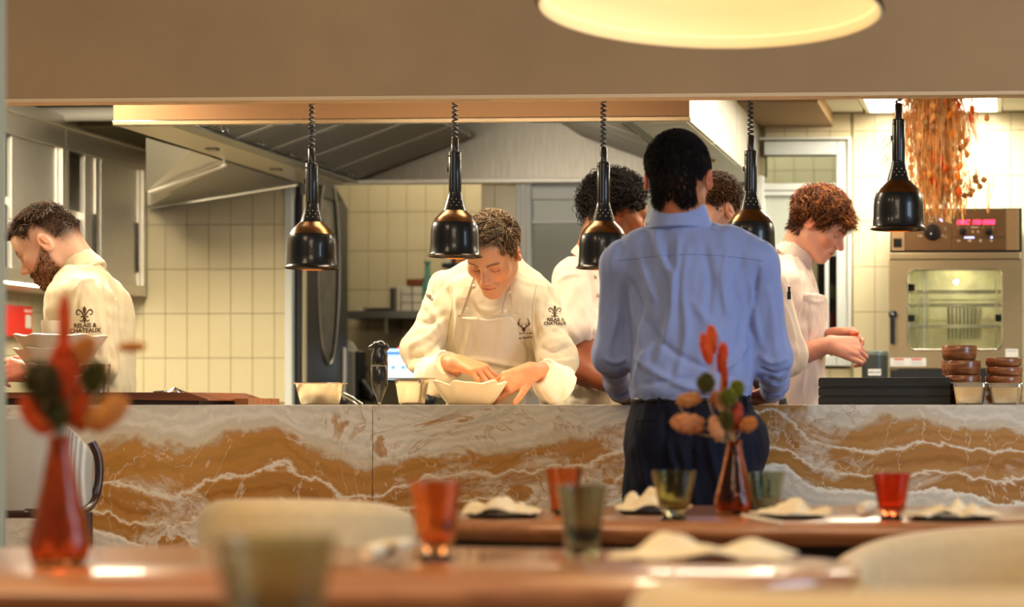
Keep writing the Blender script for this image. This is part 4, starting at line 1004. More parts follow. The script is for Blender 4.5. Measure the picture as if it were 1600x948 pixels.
for i in range(3):
    for j in range(2):
        onshelf('storage_tub', 627+18*j, 643+18*j, 473-i*13, [Mb2, MATS['pale_plastic']][j], '%s white tub of the %s column on the shelf' % (('bottom', 'middle', 'top')[i], ('left', 'right')[j]), 'tub', group='white tubs stacked on the back room shelf', base=485-i*13)
onshelf('wooden_box', 635, 664, 435, M_walnut, 'small wooden box resting on the white tubs', 'box', base=446)
onshelf('small_tin', 557, 565, 480, Mb2, 'small pale tin lying on the left of the shelf', 'tin')
onshelf('small_tin', 567, 572, 479, M_polish, 'small shiny tin lying on the left of the shelf', 'tin')
onshelf('tool_roll', 575, 607, 480, M_blackm, 'low black roll on the shelf before the books', 'roll')
def bottle(px, base, top, wpx, Y, m, label, zb=None):
    c_ = P(px, base, Y); s_ = 1/SCL(px, Y); h_ = (base-top)*s_; r_ = wpx/2*s_
    o_ = obj('bottle', lathe([(0, 0), (r_, 0), (r_, h_*.55), (r_*.4, h_*.72), (r_*.36, h_*.95), (r_*.5, h_*.96), (r_*.5, h_), (0, h_)], 20), m, smooth=45); o_.location = tuple(c_) if zb is None else (c_.x, c_.y, zb); tag(o_, label, 'bottle'); return o_
M_teal = mat('teal_glass', '#4f7f72', .15, coat=.4); M_amb = mat('amber_bottle', '#b86a14', .15, coat=.4); M_dkr = mat('dark_red_bottle', '#4a1410', .2); M_clr = mat('pale_bottle', '#c0c2ae', .2)
bottle(668, 485, 408, 22, SY+.05, M_teal, 'teal bottle on the back room shelf beside the wooden box')
bottle(687, 485, 425, 14, SY+.05, M_clr, 'pale bottle on the back room shelf behind the chef')
up = thing('wall_shelf', 'upper dark shelf in the back room behind the heat lamp', 'shelf', tuple(P(740, 408, SY)))
obj('board', B(((P(690, 418, SY).x, SY, P(700, 418, SY).z), (P(800, 418, SY).x, AY-.008, P(700, 411, SY).z)), bev=.002), M_blackm, up, world=True)
zu = P(700, 411, SY).z
for px, m_, lb_ in ((700, M_clr, 'pale bottle on the upper shelf under the second heat lamp'), (709, M_dkr, 'dark red bottle on the upper shelf under the second heat lamp'), (719, M_amb, 'amber bottle on the upper shelf under the second heat lamp'), (728, M_dkr, 'dark bottle on the upper shelf nearest the chef')):
    bottle(px, 411, 372, 8, SY+.05, m_, lb_, zb=zu)
# ================================================================== figures
M_skin = mat('skin', '#c98a66', .48, attr='Col', sss=.12, bump=(220, .08, .001))
M_hair = mat('hair', '#2a1a10', .62, attr='Col', spec=.22)
def cloth(name, c, rough=.8, sheen=.25, vary=(4, .04)):
    return mat(name, c, rough, sheen=sheen, bump=(260, .12, .001), vary=vary)
M_jacket = cloth('chef_cotton', '#dccdaa'); M_apron = cloth('apron_cotton', '#e0d2b2')
M_pink = cloth('pinkish_cotton', '#d9bfae'); M_shirt = cloth('blue_shirting', '#8897c8', .7, .2, (30, .03))
M_navy = mat('navy_wool', '#070b1e', .75, spec=.25, bump=(260, .12, .001)); M_trk = cloth('black_trousers', '#15151a')
M_thread = mat('brown_thread', '#4a3018', .8); M_btn = mat('cloth_button', '#efe6d0', .5)
M_shoe = mat('black_leather', '#0c0c0e', .3)
def frame(fwd, up=(0, 0, 1), roll=0):
    f = Vector(fwd).normalized(); r = f.cross(Vector(up)).normalized(); u = r.cross(f)
    R = Matrix((r, f, u)).transposed()            # columns: right, forward, up
    if roll: R = R @ Matrix.Rotation(roll, 3, 'Y')
    return R
def smooth01(x, a, b): t = np.clip((x-a)/(b-a), 0, 1); return t*t*(3-2*t)
def head_sdf(neck_to=None, neck_r=.055, jaw=1.0, nose=1.0, adult=1.0, ear_out=0):
    s = SDF()
    s.el((0, -.014, .032), (.076, .098, .086))
    s.el((0, .028, -.03), (.063*jaw, .062, .078), k=.035)
    for q in (-1, 1):
        s.rc((q*.046*jaw, .004, -.058), (q*.016, .066, -.098), .021, .016, k=.03)
        s.el((q*.044, .060, -.022), (.019, .018, .017), k=.03)
        s.rc((q*.040, .074, .021), (q*.012, .087, .017), .009, .009, k=.02)
    s.el((0, .073, -.101), (.018, .015, .015), k=.022)
    s.el((0, .074, .050), (.046, .018, .035), k=.03)
    for q in (-1, 1):
        s.el((q*.031, .095, -.002), (.017, .014, .012), k=.016, kind='s')
        s.el((q*.031, .0745, -.003), (.0135, .013, .0125), k=.004)
        s.rc((q*.019, .0850, -.0075), (q*.043, .0790, -.0075), .0012, .0012, k=.003, kind='s')
    n = nose
    s.rc((0, .088, .010), (0, .088+.024*n, -.030), .0065, .0095, k=.012)
    s.el((0, .086+.004*n, -.024), (.012, .018+.006*(n-1), .019), k=.010); s.el((0, .084, .0), (.009, .012, .02), k=.010)
    s.el((0, .088+.022*n, -.034), (.0100, .0100, .0085), k=.006)
    for q in (-1, 1):
        s.el((q*.0115, .093+.006*n, -.037), (.0065, .010, .0065), k=.006)
        s.el((q*.0055, .098+.012*n, -.0432), (.0026, .0042, .0022), k=.003, kind='s')
    s.el((0, .084, -.065), (.026, .014, .020), k=.02)
    for q in (-1, 1):
        s.rc((q*.023, .083, -.0655), (q*.006, .0955, -.0610), .0028, .0048, k=.006)
        s.rc((q*.022, .083, -.0675), (q*.004, .0935, -.0720), .0030, .0058, k=.006)
    for q in (-1, 1): s.rc((q*.0165, .0945, -.040), (q*.029, .080, -.060), .0016, .0010, k=.007, kind='s')
    s.rc((-.024, .0875, -.0665), (0, .1005, -.0660), .0013, .0013, k=.004, kind='s')
    s.rc((0, .1005, -.0660), (.024, .0875, -.0665), .0013, .0013, k=.004, kind='s')
    for q in (-1, 1):
        Re = Matrix.Rotation(q*radians(-18), 3, 'Z') @ Matrix.Rotation(radians(-12), 3, 'X')
        s.el((q*(.079+ear_out), -.012, -.006), (.0065, .0185, .030), R=Re, k=.010)
        s.el((q*(.0865+ear_out), -.009, -.003), (.0065, .0115, .020), R=Re, k=.006, kind='s')
        s.el((q*(.080+ear_out), -.004, -.020), (.006, .008, .011), R=Re, k=.008)
        s.rc((q*(.082+ear_out), -.016, -.008), (q*(.081+ear_out), -.010, .010), .003, .003, k=.005)
    if neck_to is not None:
        s.rc((0, -.030, -.035), neck_to, neck_r, neck_r*1.06, k=.03)
        s.rc((0, -.052, -.01), tuple(Vector(neck_to)+Vector((0, -.012, 0))), neck_r*.80, neck_r*.95, k=.03)
    return s
def hairline(y, kind='short'):
    return np.interp(y, [-.12, -.06, -.045, -.03, -.012, .004, .018, .024, .032, .05, .068, .09], [-.062, -.060, -.045, -.012, .022, .026, .020, -.004, .008, .046, .062, .070])
def paint_head(V, sk, hair=None, beard=None, hl=0, fade=0, brow='#3a2414', flush=1.0, cover=1.0):
    x, y, z = V.T; ax = np.abs(x)
    base = np.array(hx(sk)[:3]); C = np.tile(base, (len(V), 1))
    def mix(c, wgt):
        nonlocal C
        c = np.array(hx(c)[:3]) if isinstance(c, str) else c; wgt = np.clip(wgt, 0, 1)[:, None]; C = C*(1-wgt)+c*wgt
    red = base*np.array([1.05, .70, .62])
    g = lambda cx_, cy_, cz_, r: np.exp(-(((ax-cx_)**2+(y-cy_)**2+(z-cz_)**2)/r**2))
    mix(red, .55*flush*g(.045, .07, -.035, .028)); mix(red, .6*flush*g(0, .115, -.033, .016)); mix(red, .7*flush*(ax > .078)*smooth01(-np.abs(z+.005), -.035, -.015))
    mix(base*np.array([.92, .62, .56]), .85*np.exp(-(((z+.0655)/.0085)**2))*(ax < .024-.35*np.abs(z+.0655))*(y > .078))
    mix('#3b1a12', .8*np.exp(-(((z+.0662)/.0014)**2))*(ax < .023)*(y > .08))
    mix('#2a1a12', .95*np.exp(-(((z+.0085+((ax-.031)/.013)**2*-.002)/.0022)**2))*(np.abs(ax-.031) < .0135)*(y > .06))
    mix(base*np.array([.8, .62, .58]), .5*np.exp(-((z+.001)/.010)**2)*(np.abs(ax-.030) < .017)*(y > .06))
    zb = .0175+.006*np.sin(np.clip((ax-.012)/.040, 0, 1)*pi*.75)
    mix(brow, .96*np.exp(-(((z-zb)/.0048)**2))*smooth01(ax, .010, .015)*smooth01(-ax, -.054, -.046)*(y > .055))
    if hair is not None:
        e = z-hairline(y)-hl; n_ = noise3(V, 60, 3)*.004
        wgt = smooth01(e+n_, -.002, .004+fade*.05)*cover
        earx = (ax > .081)
        mix(hair, np.where(earx, 0, wgt)*(1.0 if not fade else smooth01(e, -.002, .07*fade)*.7+.3))
    if beard is not None:
        bc, st = beard
        m = smooth01(-(z+np.interp(y, [0, .02, .05, .075, .12], [.0, .012, .036, .047, .047])), 0, .008)*smooth01(y, -.012, .004)
        mst = np.exp(-(((z+.052)/.006)**2))*(ax < .032)*(y > .075)
        lipm = np.exp(-(((z+.0665)/.0075)**2))*(ax < .024)*(y > .075); low = smooth01(z, -.128, -.116)
        mix(bc, st*np.clip(m+mst, 0, 1)*(1-lipm)*low*(.75+.25*noise3(V, 200, 5)))
    return np.clip(C, 0, 1)
def hand(s, w_, d, nrm, side=1, curl=(.5, .55, .6, .65), spread=.06, thumb=(.5, .7, -.35), sc=1.0, tcurl=.3):
    """w_ wrist, d hand direction, nrm back-of-hand normal, thumb lies toward side * (d x nrm)"""
    w_ = Vector(w_); d = Vector(d).normalized(); nrm = Vector(nrm); nrm = (nrm-d*nrm.dot(d)).normalized(); lat = d.cross(nrm)*side
    K = []
    for i, (l, a, rr) in enumerate(((.088, .029, .0125), (.093, .0095, .0125), (.088, -.0105, .012), (.079, -.0285, .011))):
        k = w_+(d*l+lat*a)*sc; K.append(k)
        s.rc(w_+(d*.004+lat*a*.45)*sc, k, .0185*sc, rr*sc, k=.012)
    s.rc(w_+(d*.02+lat*.012)*sc, w_+(d*.06+lat*.02-nrm*.004)*sc, .016*sc, .014*sc, k=.012)
    Ls = ((.043, .026, .021), (.048, .030, .022), (.044, .028, .021), (.034, .021, .018))
    for i in range(4):
        p = K[i]; ang = 0; dd = (d+lat*spread*(1.5-i)).normalized(); r = (.0098, .0100, .0094, .0084)[i]*sc
        for j in range(3):
            ang += curl[i]*(.9, 1.05, .7)[j]; v = dd*cos(ang)-nrm*sin(ang); q = p+v*Ls[i][j]*sc
            s.rc(p, q, r, r*.87, k=.0035 if j == 0 else .002); r *= .87; p = q
    t = Vector(thumb); v = (d*t[0]+lat*t[1]+nrm*t[2]).normalized(); p = w_+(d*.018+lat*.020)*sc; q = p+v*.042*sc
    s.rc(p, q, .0155*sc, .0115*sc, k=.010); v2 = (v*cos(tcurl)+d*sin(tcurl)).normalized(); r_ = q+v2*.032*sc; s.rc(q, r_, .0112*sc, .0098*sc, k=.003)
    v3 = (v2*cos(tcurl)+(d*.7-lat*.5)*sin(tcurl)).normalized(); s.rc(r_, r_+v3*.024*sc, .0096*sc, .0078*sc, k=.002)
def creases(V, N, strokes, cam=True):
    """sculpt strokes: (list of photo points, width px, depth m) displace the camera side of a surface along its normals"""
    px, py = proj(V); toc = np.array([0, 0, CAMZ])-V; toc /= np.linalg.norm(toc, axis=1)[:, None]; fac = smooth01((N*toc).sum(1), .0, .35)
    D = np.zeros(len(V))
    for pts, wd, amp in strokes:
        best = np.full(len(V), 1e9); tt = np.zeros(len(V)); pts = np.array([tuple(p)[:2] for p in bez([(a, b, 0) for a, b in pts], 6)]) if len(pts) > 2 else np.array(pts, float); n = len(pts)-1
        for i in range(n):
            a, b = pts[i], pts[i+1]; ba = b-a; h = np.clip(((px-a[0])*ba[0]+(py-a[1])*ba[1])/(ba@ba+1e-9), 0, 1)
            d = np.hypot(px-a[0]-h*ba[0], py-a[1]-h*ba[1]); m = d < best; best[m] = d[m]; tt[m] = ((i+h)/n)[m]
        taper = np.sin(np.clip(tt*.9+.05, 0, 1)*pi)**.5
        D += amp*np.exp(-(best/wd)**2)*taper
    return V+N*(D*fac)[:, None]
def garment(name, sd, h, m, parent, strokes=(), nz=(9, .0035), nz2=(28, .0012), sm=2, seed=0, st=(1, 1, .45), extra=None):
    V, F = sd.mesh(h); V = relax(V, F, sm); N = vnormals(V, F)
    nz = (nz[0], nz[1]*1.25); nz2 = (nz2[0], nz2[1]*1.4); strokes = [(p_, w_*.85, a_*1.5) for p_, w_, a_ in strokes]; S_ = V*np.array(st)
    V = V+N*(nz[1]*noise3(S_, nz[0], seed, 2)+nz2[1]*noise3(S_, nz2[0], seed+3, 2))[:, None]
    if strokes: N = vnormals(V, F); V = creases(V, N, strokes)
    if extra: V = extra(V, N)
    me = qmesh(name, V, F); o = obj(name, me, m, parent, world=False); o['_w'] = 1
    me.transform(Matrix.Translation(-wloc(parent))); o['_bvh'] = len(BVHS); BVHS.append(BVHTree.FromPolygons([tuple(v) for v in V], [tuple(f) for f in F])); return o
BVHS = []
def bvh_of(o): return BVHS[o['_bvh']]
def onsurf(o, px, py, off=.0012):
    b = bvh_of(o); org = Vector((0, 0, CAMZ)); d = (P(px, py, 6)-org).normalized(); h = b.ray_cast(org, d)
    return (h[0]-d*off, h[1]) if h[0] is not None else (None, None)
def decal(name, me, parent, m, px, py, s_px, ang=0, shearx=0, off=.0016):
    """lay a flat mark (mesh in x,z plane units of px) on the garment's surface"""
    b = bvh_of(parent); org = Vector((0, 0, CAMZ)); V = []
    pts, F = me
    ca, sa = cos(ang), sin(ang); ok = True
    for x, z in pts:
        x, z = x*s_px+z*s_px*shearx, z*s_px; qx, qy = px+x*ca-z*sa, py-(x*sa+z*ca)
        d = (P(qx, qy, 6)-org).normalized(); h = b.ray_cast(org, d)
        if h[0] is None: V.append(V[-1] if V else P(qx, qy, 6)); ok = False
        else: V.append(h[0]-d*off)
    return obj(name, (V, F), m, parent, world=True)
def text2d(s, size=1.0, **k):
    me = textmesh(s, size, extr=0, **k); bm = bmesh.new(); bm.from_mesh(me); bmesh.ops.triangulate(bm, faces=bm.faces)
    pts = [(v.co.x, v.co.y) for v in bm.verts]; F = [tuple(v.index for v in f.verts) for f in bm.faces]; bm.free(); bpy.data.meshes.remove(me)
    return pts, F
def strokes2d(lines):
    V, F = [], []
    for pts, w0 in lines:
        P_ = [tuple(p)[:2] for p in bez([(a, b, 0) for a, b in pts], 5)] if len(pts) > 2 else pts; n = len(P_)
        for i, (x, y) in enumerate(P_):
            a, b = P_[max(i-1, 0)], P_[min(i+1, n-1)]; tx, ty = b[0]-a[0], b[1]-a[1]; L_ = sqrt(tx*tx+ty*ty)+1e-9
            ww = w0(i/(n-1)) if callable(w0) else w0; V += [(x-ty/L_*ww/2, y+tx/L_*ww/2), (x+ty/L_*ww/2, y-tx/L_*ww/2)]
            if i: o = len(V)-4; F.append((o, o+1, o+3, o+2))
    return V, F
LILY = strokes2d([([(0, .62), (0, .45), (0, .2), (0, -.1)], lambda t: .02+.24*sin(pi*min(t*1.15, 1))), ([(0, -.1), (0, -.48)], .05),
  ([(-.05, -.08), (-.2, .2), (-.42, .38), (-.58, .22), (-.50, .02), (-.36, .08)], lambda t: .11-.06*t), ([(.05, -.08), (.2, .2), (.42, .38), (.58, .22), (.50, .02), (.36, .08)], lambda t: .11-.06*t),
  ([(-.28, -.12), (.28, -.12)], .09), ([(0, -.15), (-.1, -.35), (-.25, -.45), (-.34, -.33)], lambda t: .10-.05*t), ([(0, -.15), (.1, -.35), (.25, -.45), (.34, -.33)], lambda t: .10-.05*t),
  ([(-.1, -.2), (0, -.56), (.1, -.2)], .06)])
ANTLER = strokes2d([([(-.1, -.5), (-.12, -.28), (-.34, -.08), (-.46, .14), (-.38, .42), (-.28, .52)], lambda t: .12-.08*t), ([(.1, -.5), (.12, -.28), (.34, -.08), (.46, .14), (.38, .42), (.28, .52)], lambda t: .12-.08*t),
  ([(-.34, -.06), (-.50, .0), (-.56, .14)], .05), ([(.34, -.06), (.50, .0), (.56, .14)], .05), ([(-.2, -.18), (-.16, .02), (-.08, .1)], .05), ([(.2, -.18), (.16, .02), (.08, .1)], .05), ([(-.42, .16), (-.3, .22)], .04), ([(.42, .16), (.3, .22)], .04),
  ([(0, -.66), (0, -.45), (0, -.22)], lambda t: .08+.16*sin(pi*t))])
def badge(parent, px, py, s, ang=0, shear=0):
    decal('lily_emblem', LILY, parent, M_thread, px, py, 22*s, ang, shear)
    decal('badge_lettering', text2d('RELAIS &', 9.2*s, bold=.25), parent, M_thread, px+1*s, py+16.5*s, 1, ang, shear)
    decal('badge_lettering', text2d('CHATEAUX', 9.2*s, bold=.25), parent, M_thread, px+1*s, py+24.5*s, 1, ang, shear)
def button(parent, px, py, r, m=None):
    p, n = onsurf(parent, px, py, .000)
    if p is None: return
    n = Vector(n); q = n.to_track_quat('Z', 'Y').to_matrix().to_4x4()
    V, F = lathe([(0, 0), (r, 0), (r*1.05, r*.25), (r*.8, r*.55), (0, r*.7)], 14)
    obj('button', ([p+(q @ Vector(v)) for v in V], F), m or M_btn, parent, world=True, smooth=60)
def place_head(body_parts, hc, R, spec, h=.0023):
    """hc head centre, R frame; returns verts, faces, colours in world"""
    hc = Vector(hc); nk = spec.get('neck_to')
    nl = R.transposed() @ (Vector(nk)-hc) if nk is not None else None
    sd = head_sdf(tuple(nl) if nl is not None else None, spec.get('neck_r', .055), spec.get('jaw', 1), spec.get('nose', 1), ear_out=spec.get('ear', 0))
    V, F = sd.mesh(h); V = relax(V, F, 1, .3)
    C = paint_head(V, spec['skin'], spec.get('hairc'), spec.get('beard'), spec.get('hl', 0), spec.get('fade', 0), spec.get('brow', '#3a2414'), spec.get('flush', 1))
    V = V*spec.get('scale', 1.0)
    W = V @ np.array(R).T+np.array(hc); body_parts.append((W, F, C))
def add_part(parts, sd, h, color, sm=1, vary=.08, red=None):
    V, F = sd.mesh(h); V = relax(V, F, sm, .35); b = np.array(hx(color)[:3]); n_ = noise3(V, 22, 9, 2)
    C = b*(1+vary*n_)[:, None]; C[:, 1] *= (1-.10*np.clip(noise3(V, 30, 4, 1), 0, 1))
    parts.append((V, F, np.clip(C, 0, 1)))
def finish_body(parts, root):
    V = np.concatenate([p[0] for p in parts]); C = np.concatenate([p[2] for p in parts]); o = 0; Fs = []
    for p in parts: Fs.append(p[1]+o); o += len(p[0])
    me = qmesh('body', V, np.concatenate(Fs), C); me.transform(Matrix.Translation(-wloc(root))); return obj('body', me, M_skin, root)
SKC = np.array([0, -.014, .032]); SKR = np.array([.076, .098, .086])
def hair_mesh(root, hc, R, n, keep, length, flow, cols, rad=.0011, lift=.004, pts=6, curl=0, curlr=.004, clump=0, seed=1, scale=1.0, jitter=.25, thick=1.0, inner=None, nsides=3):
    """keep(p)->prob, length(p)->m, flow(p)->(n,3) direction; p in head coordinates"""
    r = np.random.default_rng(seed); u = r.normal(size=(n*6, 3)); u /= np.linalg.norm(u, axis=1)[:, None]
    p = SKC+SKR*u*(1.0 if inner is None else inner)
    k = r.random(len(p)) < keep(p); p, u = p[k][:n], u[k][:n]; n = len(p)
    nrm = (p-SKC)/SKR**2; nrm /= np.linalg.norm(nrm, axis=1)[:, None]
    d = flow(p)
    if clump:
        cidx = r.integers(0, n, clump); cen = p[cidx]; near = np.argmin(((p[:, None, :]-cen[None])**2).sum(2), 1) if n*clump < 4e6 else r.integers(0, clump, n)
        cj = r.normal(size=(clump, 3))*jitter*1.6; d = d+cj[near]
    d = d+r.normal(size=d.shape)*jitter; d -= nrm*(d*nrm).sum(1)[:, None]; d /= np.linalg.norm(d, axis=1)[:, None]+1e-9
    L_ = length(p)*(0.75+.5*r.random(n)); path = np.zeros((n, pts, 3)); cur = p.copy(); cnr = nrm.copy(); lf = lift*(.6+.8*r.random(n))*thick*np.clip(L_/.028, .12, 1)
    path[:, 0] = p
    ph = r.random(n)*6.28; b0 = np.cross(cnr, d)
    for i in range(1, pts):
        t = i/(pts-1); cur = cur+d*(L_/(pts-1))[:, None]
        q = (cur-SKC)/SKR; rr = np.linalg.norm(q, axis=1); base = SKC+(cur-SKC)/rr[:, None]
        nn = (base-SKC)/SKR**2; nn /= np.linalg.norm(nn, axis=1)[:, None]
        cur = base+nn*(lf*sin(min(t*1.3, 1)*pi/2))[:, None]; d = d-nn*(d*nn).sum(1)[:, None]; d /= np.linalg.norm(d, axis=1)[:, None]+1e-9
        o_ = 0
        if curl: o_ = curlr*(np.cos(ph+curl*t)[:, None]*b0+np.sin(ph+curl*t)[:, None]*nn)*min(1, t*2)
        path[:, i] = cur+o_
    tap = np.array([1, 1.1, 1, .8, .5, .15]) if pts == 6 else np.linspace(1, .35, pts)
    radii = rad*(.7+.6*r.random(n))[:, None]*tap[None, :pts]
    cc_ = np.array([hx(c)[:3] for c in cols]); ci = r.integers(0, len(cc_), n); C = cc_[ci]*(.8+.4*r.random(n))[:, None]
    W = (path*scale) @ np.array(R).T+np.array(hc)
    me = strands('hair', W, radii*scale, np.clip(C, 0, 1), nsides); me.transform(Matrix.Translation(-wloc(root))); return obj('hair', me, M_hair, root)
def skin_strands(name, root, hc, R, part, mask, n, dirv, ln, rad, cols, seed=1, outw=.5, jit=.25):
    r = np.random.default_rng(seed); V = part[0]; L_ = (V-np.array(hc)) @ np.array(R); I = np.where(mask(*L_.T))[0]
    if len(I) == 0: return
    I = r.choice(I, n); p = L_[I]+r.normal(size=(n, 3))*.001; out = p-np.array([0, -.02, -.03]); out[:, 2] = 0; out /= np.linalg.norm(out, axis=1)[:, None]
    d = out*outw+np.array(dirv)+r.normal(size=p.shape)*jit; d /= np.linalg.norm(d, axis=1)[:, None]; l_ = ln*(.6+.8*r.random(n)); t = np.linspace(0, 1, 4)
    W = (p[:, None, :]+d[:, None, :]*l_[:, None, None]*t[None, :, None]) @ np.array(R).T+np.array(hc); cc_ = np.array([hx(q)[:3] for q in cols])[r.integers(0, len(cols), n)]
    me = strands(name, W, rad*np.tile(np.array([1, .9, .7, .3]), (n, 1)), cc_); me.transform(Matrix.Translation(-wloc(root))); return tag(obj(name, me, M_hair, root), kind='stuff')
def legs(parts_sd, hipL, hipR, footL, footR, r0=.088, r1=.055, r2=.042):
    for h_, f_ in ((hipL, footL), (hipR, footR)):
        h_, f_ = Vector(h_), Vector(f_); kn = (h_+f_)/2+Vector((0, -.01, .03))
        parts_sd.rc(h_, kn, r0, r1*1.1, k=.03); parts_sd.rc(kn, f_+Vector((0, 0, .09)), r1*1.1, r2, k=.03)
def shoes(root, feet, fwd):
    for f_ in feet:
        s = SDF(); f_ = Vector(f_); d = Vector(fwd).normalized(); s.rc(f_+Vector((0, 0, .045))-d*.04, f_+Vector((0, 0, .035))+d*.15, .045, .035, k=.02)
        s.bx((0, 0, -.25), (5, 5, .25), k=.001, kind='s'); V, F = s.mesh(.012); obj('shoe', qmesh('shoe', V, F), M_shoe, root, world=True)
def secs_px(rows, Y):
    out = []
    for (l, r_, py, dep, *dy) in rows:
        y_ = Y+(dy[0] if dy else 0); a, b = P(l, py, y_), P(r_, py, y_); out.append(((a.x+b.x)/2, y_, a.z, (b.x-a.x)/2, dep))
    return out
def trousers(root, hip, feet, rx=.16, ry=.11, m=None, seed=2, fwd=(0, -1, 0), h=.014):
    s = SDF(); hip = Vector(hip)
    s.loft([(hip.x, hip.y, hip.z-.22, rx*.98, ry), (hip.x, hip.y, hip.z-.05, rx, ry*1.02), (hip.x, hip.y, hip.z+.06, rx*.92, ry*.95)])
    for i, f_ in enumerate(feet):
        f_ = Vector(f_); h0 = hip+Vector(((f_.x-hip.x)*.85, 0, -.15)); kn = (h0+f_)/2+Vector((0, 0, .03)); s.rc(h0, kn, .098, .075, k=.04); s.rc(kn, f_+Vector((0, 0, .06)), .075, .062, k=.03)
    o = garment('trousers', s, h, m or M_trk, root, nz=(7, .004), seed=seed); shoes(root, feet, fwd); return o
# ---------------------------------------------------------------- central chef
mat('seam_thread', '#b7a47c', .8)
def central_chef():
    Yb = 6.52
    base = P(775, 632, Yb); root = thing('person', 'chef in white double breasted jacket and apron bending over a porcelain bowl', 'person', (base.x, Yb, 0))
    hc = P(770, 395, 6.26); pitch = radians(40)
    f = Vector((-.09, -cos(pitch), -sin(pitch))); R = frame(f, roll=radians(-2))
    nb = P(776, 425, 6.46)
    parts = []; sk = '#d79f78'
    spec = dict(skin=sk, neck_to=tuple(nb), neck_r=.058, hairc='#6f5334', fade=.3, brow='#4a3018', nose=1.0, jaw=.97, scale=1.0, beard=('#8a6244', .25))
    place_head(parts, hc, R, spec)
    # torso core + arms as one skin body
    shR, shL = P(697, 440, 6.47), P(846, 458, 6.47)           # his right is at the photo's left
    elR, elL = P(660, 572, 6.36), P(879, 585, 6.34)
    wrR, wrL = P(713, 577, 6.24), P(833, 578, 6.22)
    s = SDF(); s.loft(secs_px([(730, 820, 640, .08), (715, 840, 560, .085), (705, 845, 480, .085), (735, 820, 420, .06)], 6.5), k=.03)
    s.rc(shR+Vector((.03, .02, -.02)), elR, .028, .028, k=.03); s.rc(shL+Vector((-.03, .02, -.02)), elL, .028, .028, k=.03); s.rc(elR, wrR, .028, .024, k=.02); s.rc(elL, wrL, .028, .024, k=.02)
    s.rc(P(776, 425, 6.46), P(776, 470, 6.5), .055, .07, k=.04); legs(s, (base.x-.09, Yb, .92), (base.x+.09, Yb, .92), (base.x-.11, Yb, 0), (base.x+.11, Yb, 0))
    add_part(parts, s, .016, sk)
    hs = SDF()
    # right hand (photo left) dips into the bowl, fingers down
    wR = P(712, 567, 6.21); hs.rc(elR+(wR-elR)*.5, wR, .032, .0275, k=.02)
    hand(hs, wR, (.86, -.28, -.22), (.25, -.40, .88), side=-1, curl=(.72, .70, .68, .66), spread=.16, thumb=(.55, .5, -.6))
    # left hand (photo right) cups the bowl's side
    wL = P(832, 580, 6.2); hs.rc(elL+(wL-elL)*.5, wL, .032, .0275, k=.02)
    hand(hs, wL, (-.82, -.34, -.40), (.25, -.80, .40), side=-1, curl=(.40, .46, .58, .72), spread=.03, thumb=(.75, .62, .1), tcurl=.15)
    add_part(parts, hs, .0024, '#d09368', 1, .05)
    finish_body(parts, root)
    # jacket
    s = SDF()
    s.loft(secs_px([(700, 846, 650, .115), (697, 848, 600, .125), (697, 850, 550, .13), (692, 852, 500, .13, -.02), (692, 856, 470, .12, -.03), (702, 842, 445, .10, -.03), (724, 824, 424, .08, -.03), (742, 810, 406, .055, -.02)], 6.5), k=.03)
    for sh, a, b, ra, rb in ((shR, P(700, 453, 6.47), P(660, 548, 6.38), .058, .058), (shL, P(844, 472, 6.47), P(870, 560, 6.36), .056, .058)):
        s.rc(a, b, ra, rb, k=.04)
    s.rc(P(655, 548, 6.38), P(682, 588, 6.27), .060, .040, k=.03); s.rc(P(874, 560, 6.36), P(868, 594, 6.27), .062, .040, k=.03)
    s.rc(P(742, 428, 6.5), P(704, 448, 6.48), .045, .052, k=.04); s.rc(P(808, 428, 6.5), P(838, 460, 6.48), .045, .052, k=.04)
    strokes = [([(712, 440), (716, 500), (708, 545)], 5, .006), ([(700, 450), (704, 480)], 4, -.006), ([(640, 540), (668, 525), (690, 500)], 6, .007), ([(640, 560), (668, 552), (692, 530)], 5, -.007),
      ([(636, 575), (660, 572), (684, 548)], 4, .006), ([(650, 500), (672, 505), (694, 490)], 5, -.005), ([(660, 470), (676, 490), (690, 515)], 5, .005), ([(700, 530), (694, 560)], 5, -.008),
      ([(880, 500), (858, 525), (845, 560)], 5, .006), ([(890, 540), (866, 548), (846, 545)], 5, -.007), ([(895, 562), (870, 566), (850, 560)], 4, .007), ([(838, 470), (834, 500), (838, 530)], 4, -.008), ([(848, 470), (846, 500), (852, 520)], 4, .006),
      ([(790, 470), (800, 520), (812, 560)], 5, -.004), ([(820, 480), (815, 530), (822, 570)], 6, .004), ([(830, 560), (815, 580), (810, 600)], 6, .008), ([(820, 600), (830, 615)], 5, .008), ([(745, 470), (750, 482), (770, 486), (790, 480)], 5, .004), ([(742, 477), (752, 490), (772, 493), (795, 487)], 3, -.004), ([(868, 470), (880, 510)], 5, .004)]
    jk = garment('jacket', s, .0065, M_jacket, root, strokes, nz=(7, .005), nz2=(22, .0018), seed=3)
    # collar band
    s = SDF(); cR = frame((0, -1, .0)); 
    s.rc(P(776, 418, 6.47), P(774, 404, 6.42), .072, .066, k=.01, flat=True); s.rc(P(774, 415, 6.44), P(772, 396, 6.36), .052, .050, k=.004, kind='s')
    garment('collar', s, .005, M_jacket, jk, nz=(8, .002), nz2=(30, .0008), seed=5)
